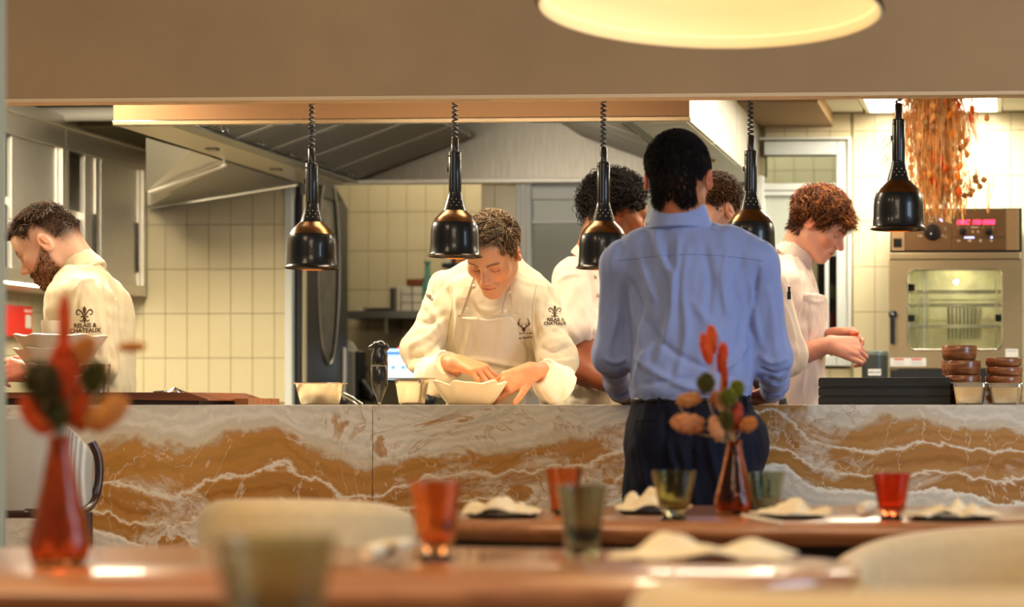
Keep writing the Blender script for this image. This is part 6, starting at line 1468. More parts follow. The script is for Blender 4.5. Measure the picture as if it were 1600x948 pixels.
# curly haired chef, turned away to the right
def curly_chef():
    Y = 6.95; c = P(915, 620, Y); root = thing('person', 'chef with black curly hair and short sleeved jacket turned away behind the heat lamp', 'person', (c.x, Y, 0))
    hc = P(963, 335, Y); R = frame((.86, .50, -.22)); sk = '#a0623e'; parts = []; nb = P(925, 412, Y)
    place_head(parts, hc, R, dict(skin=sk, neck_to=tuple(nb), neck_r=.055, hairc='#15100e', hl=.006, fade=.5, beard=('#2c1a12', .4), brow='#1a100c'), .0028)
    z = lambda py: P(915, py, Y).z; x = lambda px: P(px, 500, Y).x
    sh = P(900, 435, Y-.13); el = P(908, 575, Y-.20); wr = P(960, 600, Y-.26); sh2 = P(930, 430, Y+.16); el2 = P(960, 560, Y+.14); wr2 = P(1000, 580, Y+.02)
    s = SDF(); s.loft([(x(925), Y, z(650), .09, .12), (x(928), Y, z(540), .09, .12), (x(920), Y, z(450), .09, .12), (nb.x, Y, z(412), .05, .07)]); s.rc(sh, el, .045, .043, k=.02); s.rc(sh2, el2, .04, .038, k=.02)
    feet = [(c.x, Y-.12, 0), (c.x, Y+.12, 0)]; legs(s, (c.x, Y-.08, .9), (c.x, Y+.08, .9), *feet); add_part(parts, s, .018, sk)
    hs = SDF(); hs.rc(sh, P(914, 578, Y-.205), .05, .050, k=.02); hs.rc(P(914, 578, Y-.205), wr, .050, .034, k=.02); hs.rc(el2, wr2, .04, .028, k=.02); hand(hs, wr, (1, 0, -.1), (0, -.6, .8), side=1, curl=(.6,)*4); hand(hs, wr2, (1, -.2, -.1), (0, .4, .9), side=1, curl=(.6,)*4)
    add_part(parts, hs, .005, '#8e4a26'); finish_body(parts, root)
    s = SDF()
    rows = [((x(872)+x(972))/2, Y, z(655), (x(972)-x(872))/2, .16), ((x(878)+x(976))/2, Y, z(590), (x(976)-x(878))/2, .165), ((x(872)+x(972))/2, Y, z(520), (x(972)-x(872))/2, .17), ((x(866)+x(962))/2, Y, z(455), (x(962)-x(866))/2, .175), ((x(872)+x(954))/2, Y, z(425), (x(954)-x(872))/2, .155), ((x(890)+x(948))/2, Y, z(405), (x(948)-x(890))/2, .11)]
    s.loft(rows, k=.03); s.rc(P(895, 435, Y-.12), P(905, 517, Y-.185), .070, .068, k=.03); s.rc(sh2, P(955, 520, Y+.14), .062, .06, k=.03)
    jk = garment('jacket', s, .0075, cloth('shaded_cotton', '#e0cdb8'), root, [([(922, 420), (930, 470), (928, 530)], 4, -.008), ([(870, 440), (885, 430), (905, 428)], 4, .005), ([(880, 470), (890, 510), (905, 530)], 5, .005), ([(940, 440), (944, 500)], 5, .004), ([(885, 545), (905, 553), (925, 556)], 2, .004)], nz=(6, .004), nz2=(18, .0018), seed=61)
    s = SDF(); a, b = P(922, 412, Y), P(938, 385, Y); s.rc(a, b, .078, .066, k=.004, flat=True); garment('collar', s, .006, MATS['shaded_cotton'], jk, nz=(8, .001), seed=62)
    for px, py in ((930, 432), (935, 461)): button(jk, px, py, .007, mat('grey_button%d' % py, '#a89a84', .5))
    s = SDF(); s.loft([(a_, b_, c_, d_, e_) for a_, b_, c_, d_, e_ in rows[:2]]+[((x(876)+x(974))/2, Y, z(598), (x(974)-x(876))/2, .165)], infl=.02); garment('apron', s, .008, M_apron, root, [([(890, 604), (930, 610), (970, 604)], 4, .006), ([(885, 618), (920, 622)], 4, -.005)], nz=(8, .004), seed=63)
    trousers(root, (c.x+.02, Y, .9), feet, rx=.10, ry=.15, fwd=(1, 0, 0), seed=64)
    def keep(p): return ((p[:, 2] > np.maximum(hairline(p[:, 1]), -.02)+.012)).astype(float)
    def length(p): return np.full(len(p), .030)
    def flow(p):
        r = np.random.default_rng(3); return r.normal(size=p.shape)
    hair_mesh(root, hc, R, 2600, keep, length, flow, ['#0b0808', '#151010', '#1e1612', '#2a1e18'], rad=.0017, lift=.034, seed=66, jitter=.6, curl=14, curlr=.006, pts=14, inner=1.0)
    s = SDF(); s.el((0, -.014, .038), (.092, .112, .102)); s.bx((0, .06, -.085), (.2, .12, .10), k=.03, kind='s'); s.bx((0, 0, -.12), (.2, .2, .11), k=.03, kind='s')
    V, F = s.mesh(.005); N = vnormals(V, F); V = V+N*(.005*noise3(V, 30, 2, 2))[:, None]; W = V @ np.array(R).T+np.array(hc); C = np.tile(np.array(hx('#0b0808')[:3]), (len(V), 1)); me = qmesh('hair_mass', W, F, C); me.transform(Matrix.Translation(-wloc(root))); obj('hair_mass', me, M_hair, root)
curly_chef()
# chef mostly hidden behind the blue-shirted man
def hidden_chef():
    Y = 6.75; c = P(1160, 620, Y); root = thing('person', 'brown haired chef mostly hidden behind the blue shirted man, beige sleeve and apron showing', 'person', (c.x, Y, 0))
    hc = P(1115, 331, Y); R = frame((-.72, -.62, -.30)); sk = '#d39a74'; parts = []; nb = P(1140, 412, Y)
    place_head(parts, hc, R, dict(skin=sk, neck_to=tuple(nb), neck_r=.053, hairc='#3c2414', fade=.3, beard=('#5a3a24', .5), brow='#3c2414'), .0028)
    z = lambda py: P(1160, py, Y).z
    s = SDF(); rows = secs_px([(1090, 1222, 655, .11), (1090, 1226, 580, .12), (1088, 1228, 500, .12), (1080, 1222, 440, .11), (1105, 1190, 412, .08), (1125, 1165, 398, .05)], Y)
    s.loft([(a, b, c_, d*.75, e*.7) for a, b, c_, d, e in rows]); sh = P(1210, 445, Y-.0); el = P(1232, 560, Y-.02); wr = P(1182, 600, Y-.22); sh2 = P(1100, 445, Y); el2 = P(1085, 560, Y-.05); wr2 = P(1120, 600, Y-.25)
    for a, b, d in ((sh, el, wr), (sh2, el2, wr2)): s.rc(a, b, .04, .036, k=.02); s.rc(b, d, .036, .026, k=.02)
    feet = [(c.x-.1, Y, 0), (c.x+.1, Y, 0)]; legs(s, (c.x-.08, Y, .9), (c.x+.08, Y, .9), *feet); add_part(parts, s, .018, sk)
    hs = SDF(); hand(hs, wr, (-.8, -.5, -.3), (.1, -.5, .8), side=1, curl=(.4,)*4); hand(hs, wr2, (.5, -.7, -.3), (.1, -.5, .8), side=-1, curl=(.4,)*4); add_part(parts, hs, .004, sk); finish_body(parts, root)
    s = SDF(); s.loft(rows, k=.03); s.rc(P(1205, 448, Y), P(1232, 555, Y-.02), .06, .062, k=.03); s.rc(P(1232, 555, Y-.02), P(1196, 590, Y-.2), .060, .045, k=.02); s.rc(P(1106, 446, Y), P(1088, 555, Y-.05), .06, .055, k=.03); s.rc(P(1088, 555, Y-.05), P(1115, 592, Y-.2), .055, .042, k=.02)
    jk = garment('jacket', s, .008, cloth('beige_cotton', '#e3c9b0'), root, [([(1222, 470), (1236, 510), (1246, 560)], 4, .005), ([(1215, 480), (1224, 520), (1232, 560)], 3, -.005)], nz=(6, .004), seed=71)
    s = SDF(); s.rc(P(1202, 586, Y-.17), P(1188, 596, Y-.225), .05, .045, k=.004, flat=True); garment('cuff', s, .006, MATS['beige_cotton'], jk, seed=72)
    s = SDF(); s.rc(P(1187, 602, Y-.225), P(1176, 606, Y-.25), .036, .034, k=.004, flat=True); garment('wristband', s, .005, M_blackm, jk, nz=(9, .0003))
    s = SDF(); zt = z(468); s.loft(rows, infl=.010, clip=lambda X, Yv, Z: np.maximum(Z-zt, Yv-Y+.02)); ap = garment('apron', s, .007, cloth('beige_apron', '#dcbfa6'), root, nz=(7, .003), seed=73)
    p = P(1233, 462, Y-.09); obj('pen_clip', B((p-Vector((.006, .004, .012)), p+Vector((.006, .004, .014))), (p+Vector((-.004, -.002, .010)), p+Vector((.004, .004, .03))), bev=.001), M_black, jk, world=True)
    trousers(root, (c.x, Y, .95), feet, seed=74)
    def keep(p): return (p[:, 2] > hairline(p[:, 1])).astype(float)*np.where((np.abs(p[:, 0]) > .068) & (p[:, 2] < .02), 0, 1)
    def length(p): return np.interp(p[:, 2], [-.05, .03, .09, .12], [.006, .012, .030, .040])
    def flow(p):
        d = np.zeros_like(p); top = smooth01(p[:, 2], .04, .08); d[:, 2] = -1*(1-top); d[:, 1] = -top*.9; d[:, 0] = np.sign(p[:, 0])*.2; return d
    hair_mesh(root, hc, R, 4200, keep, length, flow, ['#2a160a', '#4a2c16', '#6e4a28', '#3a2210', '#93683c'], rad=.0012, lift=.012, seed=76, jitter=.28, clump=120, curl=3, curlr=.003)
hidden_chef()
# ================================================================== dining room foreground
TZ = .75
def YT(px, py, z=TZ):
    d = FPX*(CAMZ-z)/(py-PPY); u = (px-PPX)/FPX; k = (u*CC-SS)/(CC+u*SS)   # X = kY
    return d/(CC-k*SS)
def ellring(cx_, cy_, a, b, z, n=72, p=2.3):
    o = []
    for k in range(n):
        t = 2*pi*k/n; c_, s_ = cos(t), sin(t); o.append((cx_+a*abs(c_)**(2/p)*(1 if c_ > 0 else -1), cy_+b*abs(s_)**(2/p)*(1 if s_ > 0 else -1), z))
    return o
def stack_rings(rings):
    n = len(rings[0]); V = [p for r_ in rings for p in r_]; F = [tuple(range(n-1, -1, -1))]
    for i in range(len(rings)-1):
        for k in range(n): F.append((i*n+k, i*n+(k+1) % n, (i+1)*n+(k+1) % n, (i+1)*n+k))
    F.append(tuple((len(rings)-1)*n+k for k in range(n))); return V, F
def table(name, label, cx_, cy_, a, b, th=.035, base=M_blackm, p=2.2, skirt=True):
    t = thing(name, label, 'table', (cx_, cy_, 0))
    obj('tabletop', stack_rings([ellring(0, 0, a-.02, b-.02, TZ-th, p=p), ellring(0, 0, a-.004, b-.004, TZ-th*.55, p=p), ellring(0, 0, a, b, TZ-th*.3, p=p), ellring(0, 0, a-.002, b-.002, TZ-.003, p=p), ellring(0, 0, a-.006, b-.006, TZ, p=p)]), M_table, t, smooth=40)
    if skirt: obj('underframe', stack_rings([ellring(0, 0, a*.80, b*.80, TZ-.16, p=p), ellring(0, 0, a*.9, b*.9, TZ-th-.001, p=p)]), base, t, smooth=40)
    obj('pedestal', stack_rings([ellring(0, 0, a*.30, b*.5, 0, p=2), ellring(0, 0, a*.30, b*.5, .02, p=2), ellring(0, 0, a*.14, b*.24, .05, p=2), ellring(0, 0, a*.14, b*.24, TZ-.1, p=2)]), base, t, smooth=40)
    return t
table('dining_table', 'oval wooden table in the middle, before the blue shirted man, carrying the red tumbler', -.36, 4.24, .93, .43)
table('dining_table', 'oval wooden table nearest across the foreground with the amber tumbler', -1.13, 2.87, .92, .41, .04, skirt=False)
table('side_table', 'small round wooden table just under the frame holding the blurred green tumbler', -.86, 1.74, .40, .40, .03, p=2, skirt=False)
M_cream = mat('cream_boucle', '#cbb083', .95, sheen=.3, bump=(350, .5, .003), vary=(40, .05))
def ribbed():
    m = mat('ribbed_fabric', '#cdc5b4', .9, sheen=.3); nt = m.node_tree; N = nt.nodes; L = nt.links; b = N['Principled BSDF']
    tc = N.new('ShaderNodeTexCoord'); wv = N.new('ShaderNodeTexWave'); wv.inputs['Scale'].default_value = 88; wv.bands_direction = 'X'; wv.inputs['Distortion'].default_value = 0
    r = N.new('ShaderNodeValToRGB'); r.color_ramp.elements[0].color = hx('#b5ad9c'); r.color_ramp.elements[1].color = hx('#f2eee4'); r.color_ramp.elements[0].position = .25
    bp = N.new('ShaderNodeBump'); bp.inputs['Distance'].default_value = .003; bp.inputs['Strength'].default_value = .6
    L.new(tc.outputs['Object'], wv.inputs['Vector']); L.new(wv.outputs['Fac'], r.inputs[0]); L.new(r.outputs[0], b.inputs['Base Color']); L.new(wv.outputs['Fac'], bp.inputs['Height']); L.new(bp.outputs[0], b.inputs['Normal'])
    return m
M_rib = ribbed()
def tub_chair(label, cx_, cy_, rad, ang, half, ztop, zend, th=.06, seatz=.44, m=None):
    """curved upholstered back; ang = direction the back points to"""
    m = m or M_cream; t = thing('tub_chair', label, 'chair', (cx_, cy_, 0)); n = 48; V, F = [], []; prof = []
    for i in range(n+1):
        f_ = i/n*2-1; a = ang+f_*half; zt = ztop-(ztop-zend)*abs(f_)**2.2; rr = rad*(1+.02*cos(3*f_))
        ring = []
        for (dr, z) in ((0, .40), (.004, .5), (.008, zt-.03), (-.004, zt-.008), (-th*.35, zt), (-th*.8, zt-.006), (-th, zt-.03), (-th*.96, .5), (-th*.9, .40)):
            ring.append((cos(a)*(rr+dr), sin(a)*(rr+dr), z))
        V += ring
    k_ = 9
    for i in range(n):
        for k in range(k_): F.append((i*k_+k, i*k_+(k+1) % k_, (i+1)*k_+(k+1) % k_, (i+1)*k_+k))
    F.append(tuple(range(k_-1, -1, -1))); F.append(tuple(n*k_+k for k in range(k_)))
    obj('backrest', (V, F), m, t, smooth=70)
    obj('seat', stack_rings([ellring(0, 0, rad-.07, rad-.07, .34, p=2.4), ellring(0, 0, rad-.05, rad-.05, .38, p=2.4), ellring(0, 0, rad-.055, rad-.055, seatz, p=2.4), ellring(0, 0, rad-.09, rad-.09, seatz+.02, p=2.4)]), m, t, smooth=50)
    for k in range(4):
        a = ang+pi/4+k*pi/2; obj('leg', tube([(cos(a)*(rad-.08), sin(a)*(rad-.08), .35), (cos(a)*(rad-.04), sin(a)*(rad-.04), 0)], [.018, .012], 10), M_blackm, t, smooth=60)
    return t
q = P(470, 700, 3.95); tub_chair('cream upholstered tub chair between the two oval tables at left', q.x+.035, 3.90, .20, -pi/2, radians(98), .806, .775)
q = P(1290, 800, 3.36); tub_chair('cream upholstered tub chair at the right end of the nearest oval table', q.x+.36, 3.40, .36, radians(80), radians(118), .762, .70)
q = P(1462, 800, 2.18); tub_chair('cream upholstered tub chair nearest the camera at the lower right corner', q.x, 2.22, .33, radians(-80), radians(110), .806, .785)
# bar chair at the left, ribbed back with dark bentwood frame
bY = 5.15; bc_ = thing('bar_chair', 'tall chair with ribbed pale fabric back and dark bentwood frame at the counter', 'chair', (P(60, 800, bY).x, bY, 0))
sB = 1/SCL(60, bY); x0, x1 = P(-40, 700, bY).x, P(146, 700, bY).x; zt_, zb_ = P(50, 654, bY).z, P(50, 796, bY).z
V, F = [], []; nx_, nz_ = 30, 14
for side in (0, 1):
    for i in range(nx_+1):
        f_ = i/nx_; xx_ = x0+(x1-x0)*f_; yb = .16*(abs(f_-.45)/.55)**2.4
        for k in range(nz_+1):
            g_ = k/nz_; top_ = zt_-.10*max(0, (f_-.55)/.45)**2.2-.02*max(0, (.25-f_)/.25)**2
            zb2 = zb_+.0; xr = xx_-(.02*(1-g_) if f_ > .8 else 0)*(f_-.8)/.2
            yv = bY+yb+side*.045-(.012*sin(pi*g_) if side == 0 else 0); V.append((P(-40+186*f_, 700, bY+yb+side*.04).x, yv, zb2+(top_-zb2)*g_))
m_ = (nz_+1); o2 = (nx_+1)*m_
for i in range(nx_):
    for k in range(nz_):
        a = i*m_+k; F.append((a, a+1, a+m_+1, a+m_)[::-1]); F.append((a+o2, a+o2+1, a+o2+m_+1, a+o2+m_))
for i in range(nx_): F.append((i*m_+nz_, (i+1)*m_+nz_, (i+1)*m_+nz_+o2, i*m_+nz_+o2)); F.append((i*m_, i*m_+o2, (i+1)*m_+o2, (i+1)*m_))
for k in range(nz_): a = nx_*m_+k; F.append((a, a+1, a+1+o2, a+o2)[::-1])
obj('backrest', (V, F), M_rib, bc_, world=True, smooth=50)
M_wenge = wood('wenge', '#2a130a', '#4a2414', (3, 3, 10), .3)
obj('frame', tube(bez([P(40, 801, bY), P(95, 801, bY+.02), P(128, 799, bY+.10), P(147, 780, bY+.16), P(155, 745, bY+.18), P(153, 712, bY+.18), P(143, 690, bY+.17)], 8), .0115, 12), M_wenge, bc_, world=True, smooth=70)
obj('rear_rail', B(((x0, bY-.01, zb_-.022), (P(128, 800, bY).x, bY+.02, zb_-.002)), bev=.006), M_wenge, bc_, world=True)
obj('seat', B(((x0+.02, bY+.05, .685), (P(-5, 700, bY).x, bY+.42, .712)), bev=.008), M_rib, bc_, world=True)
for px, dy in ((80, 0.02), (137, .14)): obj('leg', tube([P(px, 800, bY+dy), (P(px, 900, bY+dy).x+.01, bY+dy, 0)], [.013, .010], 10), M_wenge, bc_, world=True, smooth=70)
for px, dy in ((-30, .02), (0, .38), (110, .36)): obj('leg', tube([(P(px, 800, bY+dy).x, bY+dy, .69), (P(px, 900, bY+dy).x+.01, bY+dy, 0)], [.013, .010], 10), M_wenge, bc_, world=True, smooth=70)
# ---- glasses
def gm(name, c, rough=.06, ior=1.3):
    m = mat(name, c, rough, trans=1, ior=ior, bump=(60, .35, .004)); return m
G_amb, G_red, G_olv, G_grn, G_gry = gm('amber_glass', '#fbb67c'), gm('red_glass', '#f27a4c'), gm('olive_glass', '#cfcb9c'), gm('sage_glass', '#cdd4bc'), gm('smoke_green_glass', '#c8ccb4')
def tumbler(px, rimy, wpx, py_base, m, label, foot=True, Y=None, z=TZ, gemwob=True):
    Y = Y or YT(px, py_base, z); s = 1/SCL(px, Y); c = P(px, py_base, Y); c.z = z; R = wpx/2*s; top = P(px, rimy, Y).z-z
    t = thing('tumbler', label, 'glass', tuple(c))
    fh = top*.10 if foot else 0
    prof = [(0, 0), (R*.62, 0), (R*.60, fh*.5), (R*.42, fh*.9), (R*.50, fh+top*.05), (R*.66, fh+top*.14), (R*.76, top*.45), (R*.88, top*.75), (R, top)] if foot else [(0, 0), (R*.62, 0), (R*.68, top*.08), (R*.76, top*.4), (R*.88, top*.75), (R, top)]
    k = 4 if foot else 1
    inner = [(r-.003, z_+.003 if i else z_+.008) for i, (r, z_) in enumerate(prof[k:])][::-1]; inner[0] = (R-.003, top)
    full = prof+inner+[(0, fh+.012)]
    def wob(r, z_, a, i):
        n_o = len(prof); return (r*(1+(.016*sin(12*a+z_*180) if 3 < i < n_o-1 else 0)), 0)
    obj('glass_wall', lathe(full, 60, cap=False, wob=wob), m, t, smooth=60); return t
tumbler(681, 751, 84, 876, G_amb, 'amber tumbler on the nearest oval table')
tumbler(910, 757, 80, 866, G_gry, 'smoky green tumbler on the nearest oval table, right of the amber one', foot=False)
tumbler(881, 731, 60, 803, G_amb, 'amber tumbler on the middle oval table, behind the smoky green one', foot=False)
tumbler(1053, 735, 70, 812, G_olv, 'olive green tumbler on the middle oval table before the trousers')
tumbler(1197, 737, 60, 802, G_grn, 'sage green tumbler on the middle oval table right of the red vase', foot=False)
tumbler(1393, 739, 62, 812, G_red, 'red tumbler on the middle oval table at right')
Yg = 1.83; tumbler(430, 838, 190, 632+.23*SCL(430, Yg), G_grn, 'large blurred green tumbler in the lower left foreground', foot=False, Y=Yg)
# ---- vases
G_vase = gm('red_amber_vase_glass', '#e39058', .08)
def vase(px, topy, basey, wpx, label, necks=.30):
    Y = YT(px, basey); s = 1/SCL(px, Y); c = P(px, basey, Y); c.z = TZ; H = P(px, topy, Y).z-TZ; R = wpx/2*s
    t = thing('bud_vase', label, 'vase', tuple(c))
    prof = [(0, 0), (R*.72, 0), (R*.86, H*.02), (R*.98, H*.10), (R, H*.17), (R*.93, H*.27), (R*.78, H*.42), (R*.60, H*.62), (R*.44, H*.82), (R*.36, H*.93), (R*.36, H*.965), (R*.42, H)]
    inner = [(max(r-.0035, .002), z_) for r, z_ in prof[3:]][::-1]+[(R*.8, H*.05), (0, H*.045)]
    def wob(r, z_, a, i):
        f = max(0, 1-abs(z_/H-.15)/.17) if i < len(prof) else 0; return (r*(1+.05*f*cos(8*a+(pi if z_/H > .15 else 0))), 0)
    obj('glass_wall', lathe(prof+inner, 56, cap=False, wob=wob), G_vase, t, smooth=35); return t, Y, s
v1, Yv1, sv1 = vase(1147, 688, 803, 62, 'red amber bud vase with dried stems on the middle oval table')
v2, Yv2, sv2 = vase(93, 682, 882, 92, 'red amber bud vase with dried stems on the nearest oval table at left')
def blob_hairs(c, d, ln, rad, n, hl, seed, spread=.5, spiky=False):
    r = np.random.default_rng(seed); u = r.normal(size=(n, 3)); u /= np.linalg.norm(u, axis=1)[:, None]; d = np.array(d)/np.linalg.norm(d)
    along = (u@d)[:, None]; perp = u-along*d; p = np.array(c)+d*along*ln/2+perp*rad; o = perp/rad+d*along/ln*2; o /= np.linalg.norm(o, axis=1)[:, None]
    if not spiky: o = o*.6+d*.8
    o += r.normal(size=o.shape)*.15; o /= np.linalg.norm(o, axis=1)[:, None]; t = np.linspace(0, 1, 3); L_ = hl*(.6+.8*r.random(n))
    return p[:, None, :]+o[:, None, :]*L_[:, None, None]*t[None, :, None]
M_fl = mat('dried_petals', '#c04018', .9, attr='Col', transl=.25)
M_stem = mat('dried_stem', '#b08a58', .8)
def flower(kind, px, py, sx, sy, ang, Y, s, neck, col, label, nm, grp, dy=0.0):
    Yq = Y+dy; c = P(px, py, Yq); d = Vector((sin(radians(ang)), 0, cos(radians(ang)))); ln, rad = sy*s, sx*s/2
    t = thing(nm, label, 'dried flower', tuple(c), group=grp); cc0 = np.array(hx(col)[:3])
    V, F = lathe([(rad*.9*sin(pi*k/12)**.7 if 0 < k < 12 else 0, -ln/2+ln*k/12) for k in range(13)], 20, cap=False)
    Rm = Vector((0, 0, 1)).rotation_difference(d).to_matrix(); V = np.array([tuple(Rm @ Vector(v)) for v in V])+np.array(c)
    F = np.array(F); core = qmesh('flower_head', V, F, np.tile(cc0*.8, (len(V), 1))); core.transform(Matrix.Translation(-c)); h_ = obj('flower_head', core, M_fl, t)
    n = 420; paths = blob_hairs(c, d, ln*.95, rad*.85, n, (rad*.5 if kind == 'spiky' else rad*.45), int(px), spiky=(kind == 'spiky'))
    r = np.random.default_rng(int(px)+3); C = cc0*(.7+.6*r.random((n, 1)))
    me = strands('fuzz', paths, .0011*np.tile(np.array([1.2, 1, .4]), (n, 1)), np.clip(C, 0, 1)); me.transform(Matrix.Translation(-c)); obj('fuzz', me, M_fl, h_)
    base = c-d*ln/2; nk = Vector(neck); mid = (base+nk)/2+Vector(((base.x-nk.x)*.22, 0, .0))
    obj('stem', tube(bez([base, mid, nk, nk-Vector((0, 0, .03))], 5), .0012, 5), M_stem, t, world=True, smooth=60)
G1 = 'dried stems in the middle vase'; nk1 = (v1.location.x, v1.location.y, P(1147, 690, Yv1).z)
W_ = [('tail', 1104, 546, 17, 50, -14, '#dc5a22', 'slim red bunny tail leaning left in the middle vase', 'bunny_tail'), ('tail', 1112, 533, 17, 48, -3, '#e06426', 'tallest red bunny tail in the middle vase', 'bunny_tail'), ('tail', 1128, 560, 16, 48, 6, '#da5420', 'lower right red bunny tail in the middle vase', 'bunny_tail'),
 ('spiky', 1103, 598, 22, 24, 0, '#5c5420', 'green brown globe thistle at left in the middle vase', 'globe_thistle'), ('spiky', 1152, 606, 18, 20, 0, '#8a8a28', 'yellow green globe thistle at upper right in the middle vase', 'globe_thistle'), ('spiky', 1138, 620, 20, 20, 0, '#7c8028', 'yellow green globe thistle at centre of the middle vase', 'globe_thistle'), ('spiky', 1134, 657, 20, 26, 0, '#5a5418', 'low green globe thistle just above the middle vase neck', 'globe_thistle'),
 ('tail', 1075, 624, 20, 38, 82, '#e0a468', 'apricot bunny tail pointing left in the middle vase', 'bunny_tail'), ('tail', 1072, 661, 28, 52, 96, '#dfa070', 'large apricot bunny tail lowest at left of the middle vase', 'bunny_tail'), ('tail', 1124, 628, 18, 34, -28, '#d98c58', 'apricot bunny tail in the centre of the middle vase', 'bunny_tail'), ('tail', 1120, 671, 20, 38, -18, '#e0a878', 'pale apricot bunny tail just left of the middle vase neck', 'bunny_tail'), ('tail', 1168, 664, 20, 26, 60, '#dc9450', 'short apricot bunny tail right of the middle vase neck', 'bunny_tail'), ('tail', 1131, 596, 12, 56, 4, '#d0501c', 'long red seed spike rising through the middle vase bouquet', 'seed_spike'), ('tail', 1150, 652, 18, 44, 10, '#c8583a', 'dull red seed head above the middle vase neck', 'seed_spike')]
for i, (k, px, py, sx, sy, a, col, lb, nm) in enumerate(W_): flower(k, px, py, sx, sy, a, Yv1, sv1, nk1, col, lb, nm, G1, dy=(-.03, .02, 0, -.04, .03, -.01, -.03, .0, -.02, .02, -.035, .0, .04, .01)[i])
G2 = 'dried stems in the near vase'; nk2 = (v2.location.x, v2.location.y, P(93, 684, Yv2).z)
W2_ = [('tail', 100, 510, 20, 100, 1, '#dc5818', 'tallest slim red seed spike in the near vase', 'seed_spike'), ('tail', 99, 582, 44, 86, 3, '#cc4810', 'broad dark red bunny tail in the near vase', 'bunny_tail'), ('tail', 118, 640, 44, 70, -20, '#d85412', 'red bunny tail just above the near vase at right', 'bunny_tail'), ('tail', 59, 652, 34, 66, -38, '#d4561c', 'red bunny tail leaning left over the near vase', 'bunny_tail'),
 ('spiky', 65, 596, 46, 50, 0, '#4a3e14', 'dark green brown globe thistle at left in the near vase', 'globe_thistle'), ('spiky', 150, 590, 36, 42, 0, '#5a5418', 'green globe thistle at right in the near vase', 'globe_thistle'), ('spiky', 80, 648, 40, 44, 0, '#54501a', 'low green globe thistle above the near vase neck', 'globe_thistle'),
 ('tail', 164, 648, 40, 74, 52, '#e8a858', 'large golden bunny tail leaning right over the near vase', 'bunny_tail'), ('tail', 205, 542, 15, 44, 88, '#dc9038', 'small golden bunny tail furthest right of the near vase', 'bunny_tail'), ('tail', 128, 552, 30, 52, 30, '#d0883c', 'tan bunny tail at centre right of the near vase', 'bunny_tail'), ('tail', 104, 622, 24, 60, 10, '#bf3408', 'dark red seed head in the middle of the near vase bouquet', 'seed_spike')]
for i, (k, px, py, sx, sy, a, col, lb, nm) in enumerate(W2_): flower(k, px, py, sx, sy, a, Yv2, sv2, nk2, col, lb, nm, G2, dy=(.02, -.01, .02, -.03, -.05, .03, -.02, .01, .04, .0, .03)[i])
# ---- crumpled linen on slate plates
M_linen = mat('crumpled_linen', '#e6d2ac', .9, bump=(200, .2)); M_slate = mat('slate_plate', '#17120f', .4)
def linen(px, py, wpx, hpx, label, plate=None, seed=0, dp=.6):
    Y = YT(px, py); s = 1/SCL(px, Y); c = P(px, py, Y); W, Hh = wpx*s, hpx*s
    if plate:
        p_ = thing('slate_plate', 'thin dark plate under the '+plate, 'plate', (c.x, c.y, TZ)); obj('plate_disc', lathe([(0, 0), (W*.40, 0), (W*.48, .006), (W*.46, .008), (0, .004)], 40, cap=False), M_slate, p_, smooth=40)
    z0 = TZ+(.008 if plate else .0015); n = 34; r = np.random.default_rng(seed); g = np.linspace(-1, 1, n); A, Bq = np.meshgrid(g, g, indexing='ij'); pts = np.stack([A.ravel(), Bq.ravel(), np.zeros(n*n)], 1)
    n1 = noise3(pts, .75, seed, 2); n2 = noise3(pts, 1.4, seed+7, 2); rr = np.sqrt(pts[:, 0]**2+pts[:, 1]**2)
    z = (np.abs(n1)*.9+.25*np.abs(n2))*np.clip(1.25-rr, .12, 1); z = z/z.max()
    X_ = pts[:, 0]*W/2*(1+.12*n2); Y_ = pts[:, 1]*W/2*dp*(1+.15*n1); Z_ = z*Hh
    V = [(x_, y_, z_+.0025) for x_, y_, z_ in zip(X_, Y_, Z_)]+[(x_, y_, z_) for x_, y_, z_ in zip(X_, Y_, Z_)]; F = []; N_ = n*n
    for i in range(n-1):
        for k in range(n-1): a = i*n+k; F.append((a, a+n, a+n+1, a+1)); F.append((a+N_, a+1+N_, a+n+1+N_, a+n+N_))
    for k in range(n-1):
        for (a, b) in ((k, k+1), ((n-1)*n+k+1, (n-1)*n+k)): F.append((a, b, b+N_, a+N_))
        for (a, b) in (((k+1)*n, k*n), (k*n+n-1, (k+1)*n+n-1)): F.append((a, b, b+N_, a+N_))
    t = thing('linen_napkin', label, 'napkin', (c.x, c.y, z0)); obj('cloth', (V, F), M_linen, t, smooth=80)
linen(786, 808, 118, 26, 'Crumpled cream napkin left of the amber tumbler on the middle table', 'napkin left of the amber tumbler', seed=2)
linen(1018, 802, 108, 34, 'Peaked cream napkin behind the olive tumbler on the middle table', 'peaked napkin by the olive tumbler', seed=5)
linen(1236, 810, 112, 24, 'Crumpled cream napkin right of the sage tumbler on the middle table', 'napkin right of the sage tumbler', seed=9)
linen(1488, 812, 140, 26, 'Crumpled cream napkin right of the red tumbler on the middle table', 'napkin right of the red tumbler', seed=11)
linen(1100, 872, 268, 38, 'Large crumpled cream napkin near the right tip of the nearest table', seed=14, dp=.45)
def knife(x0, y0, x1, y1, r, label, z=.004, m=None):
    a, b = P(x0, y0, YT(x0, y0)), P(x1, y1, YT(x1, y1)); a.z = b.z = TZ+z+r; t = thing('napkin_roll' if r > .006 else 'table_knife', label, 'napkin' if r > .006 else 'cutlery', ((a.x+b.x)/2, (a.y+b.y)/2, TZ))
    obj('roll' if r > .006 else 'blade', tube([a, a.lerp(b, .5), b], [r*.8, r, r*.7], 12), m or M_polish, t, world=True, smooth=60)
knife(1160, 812, 1222, 824, .0045, 'knife with pale handle lying before the red vase', m=MATS['pale_plastic'])
knife(572, 882, 640, 866, .013, 'rolled pale napkin at the left of the amber tumbler on the nearest table', m=M_linen)
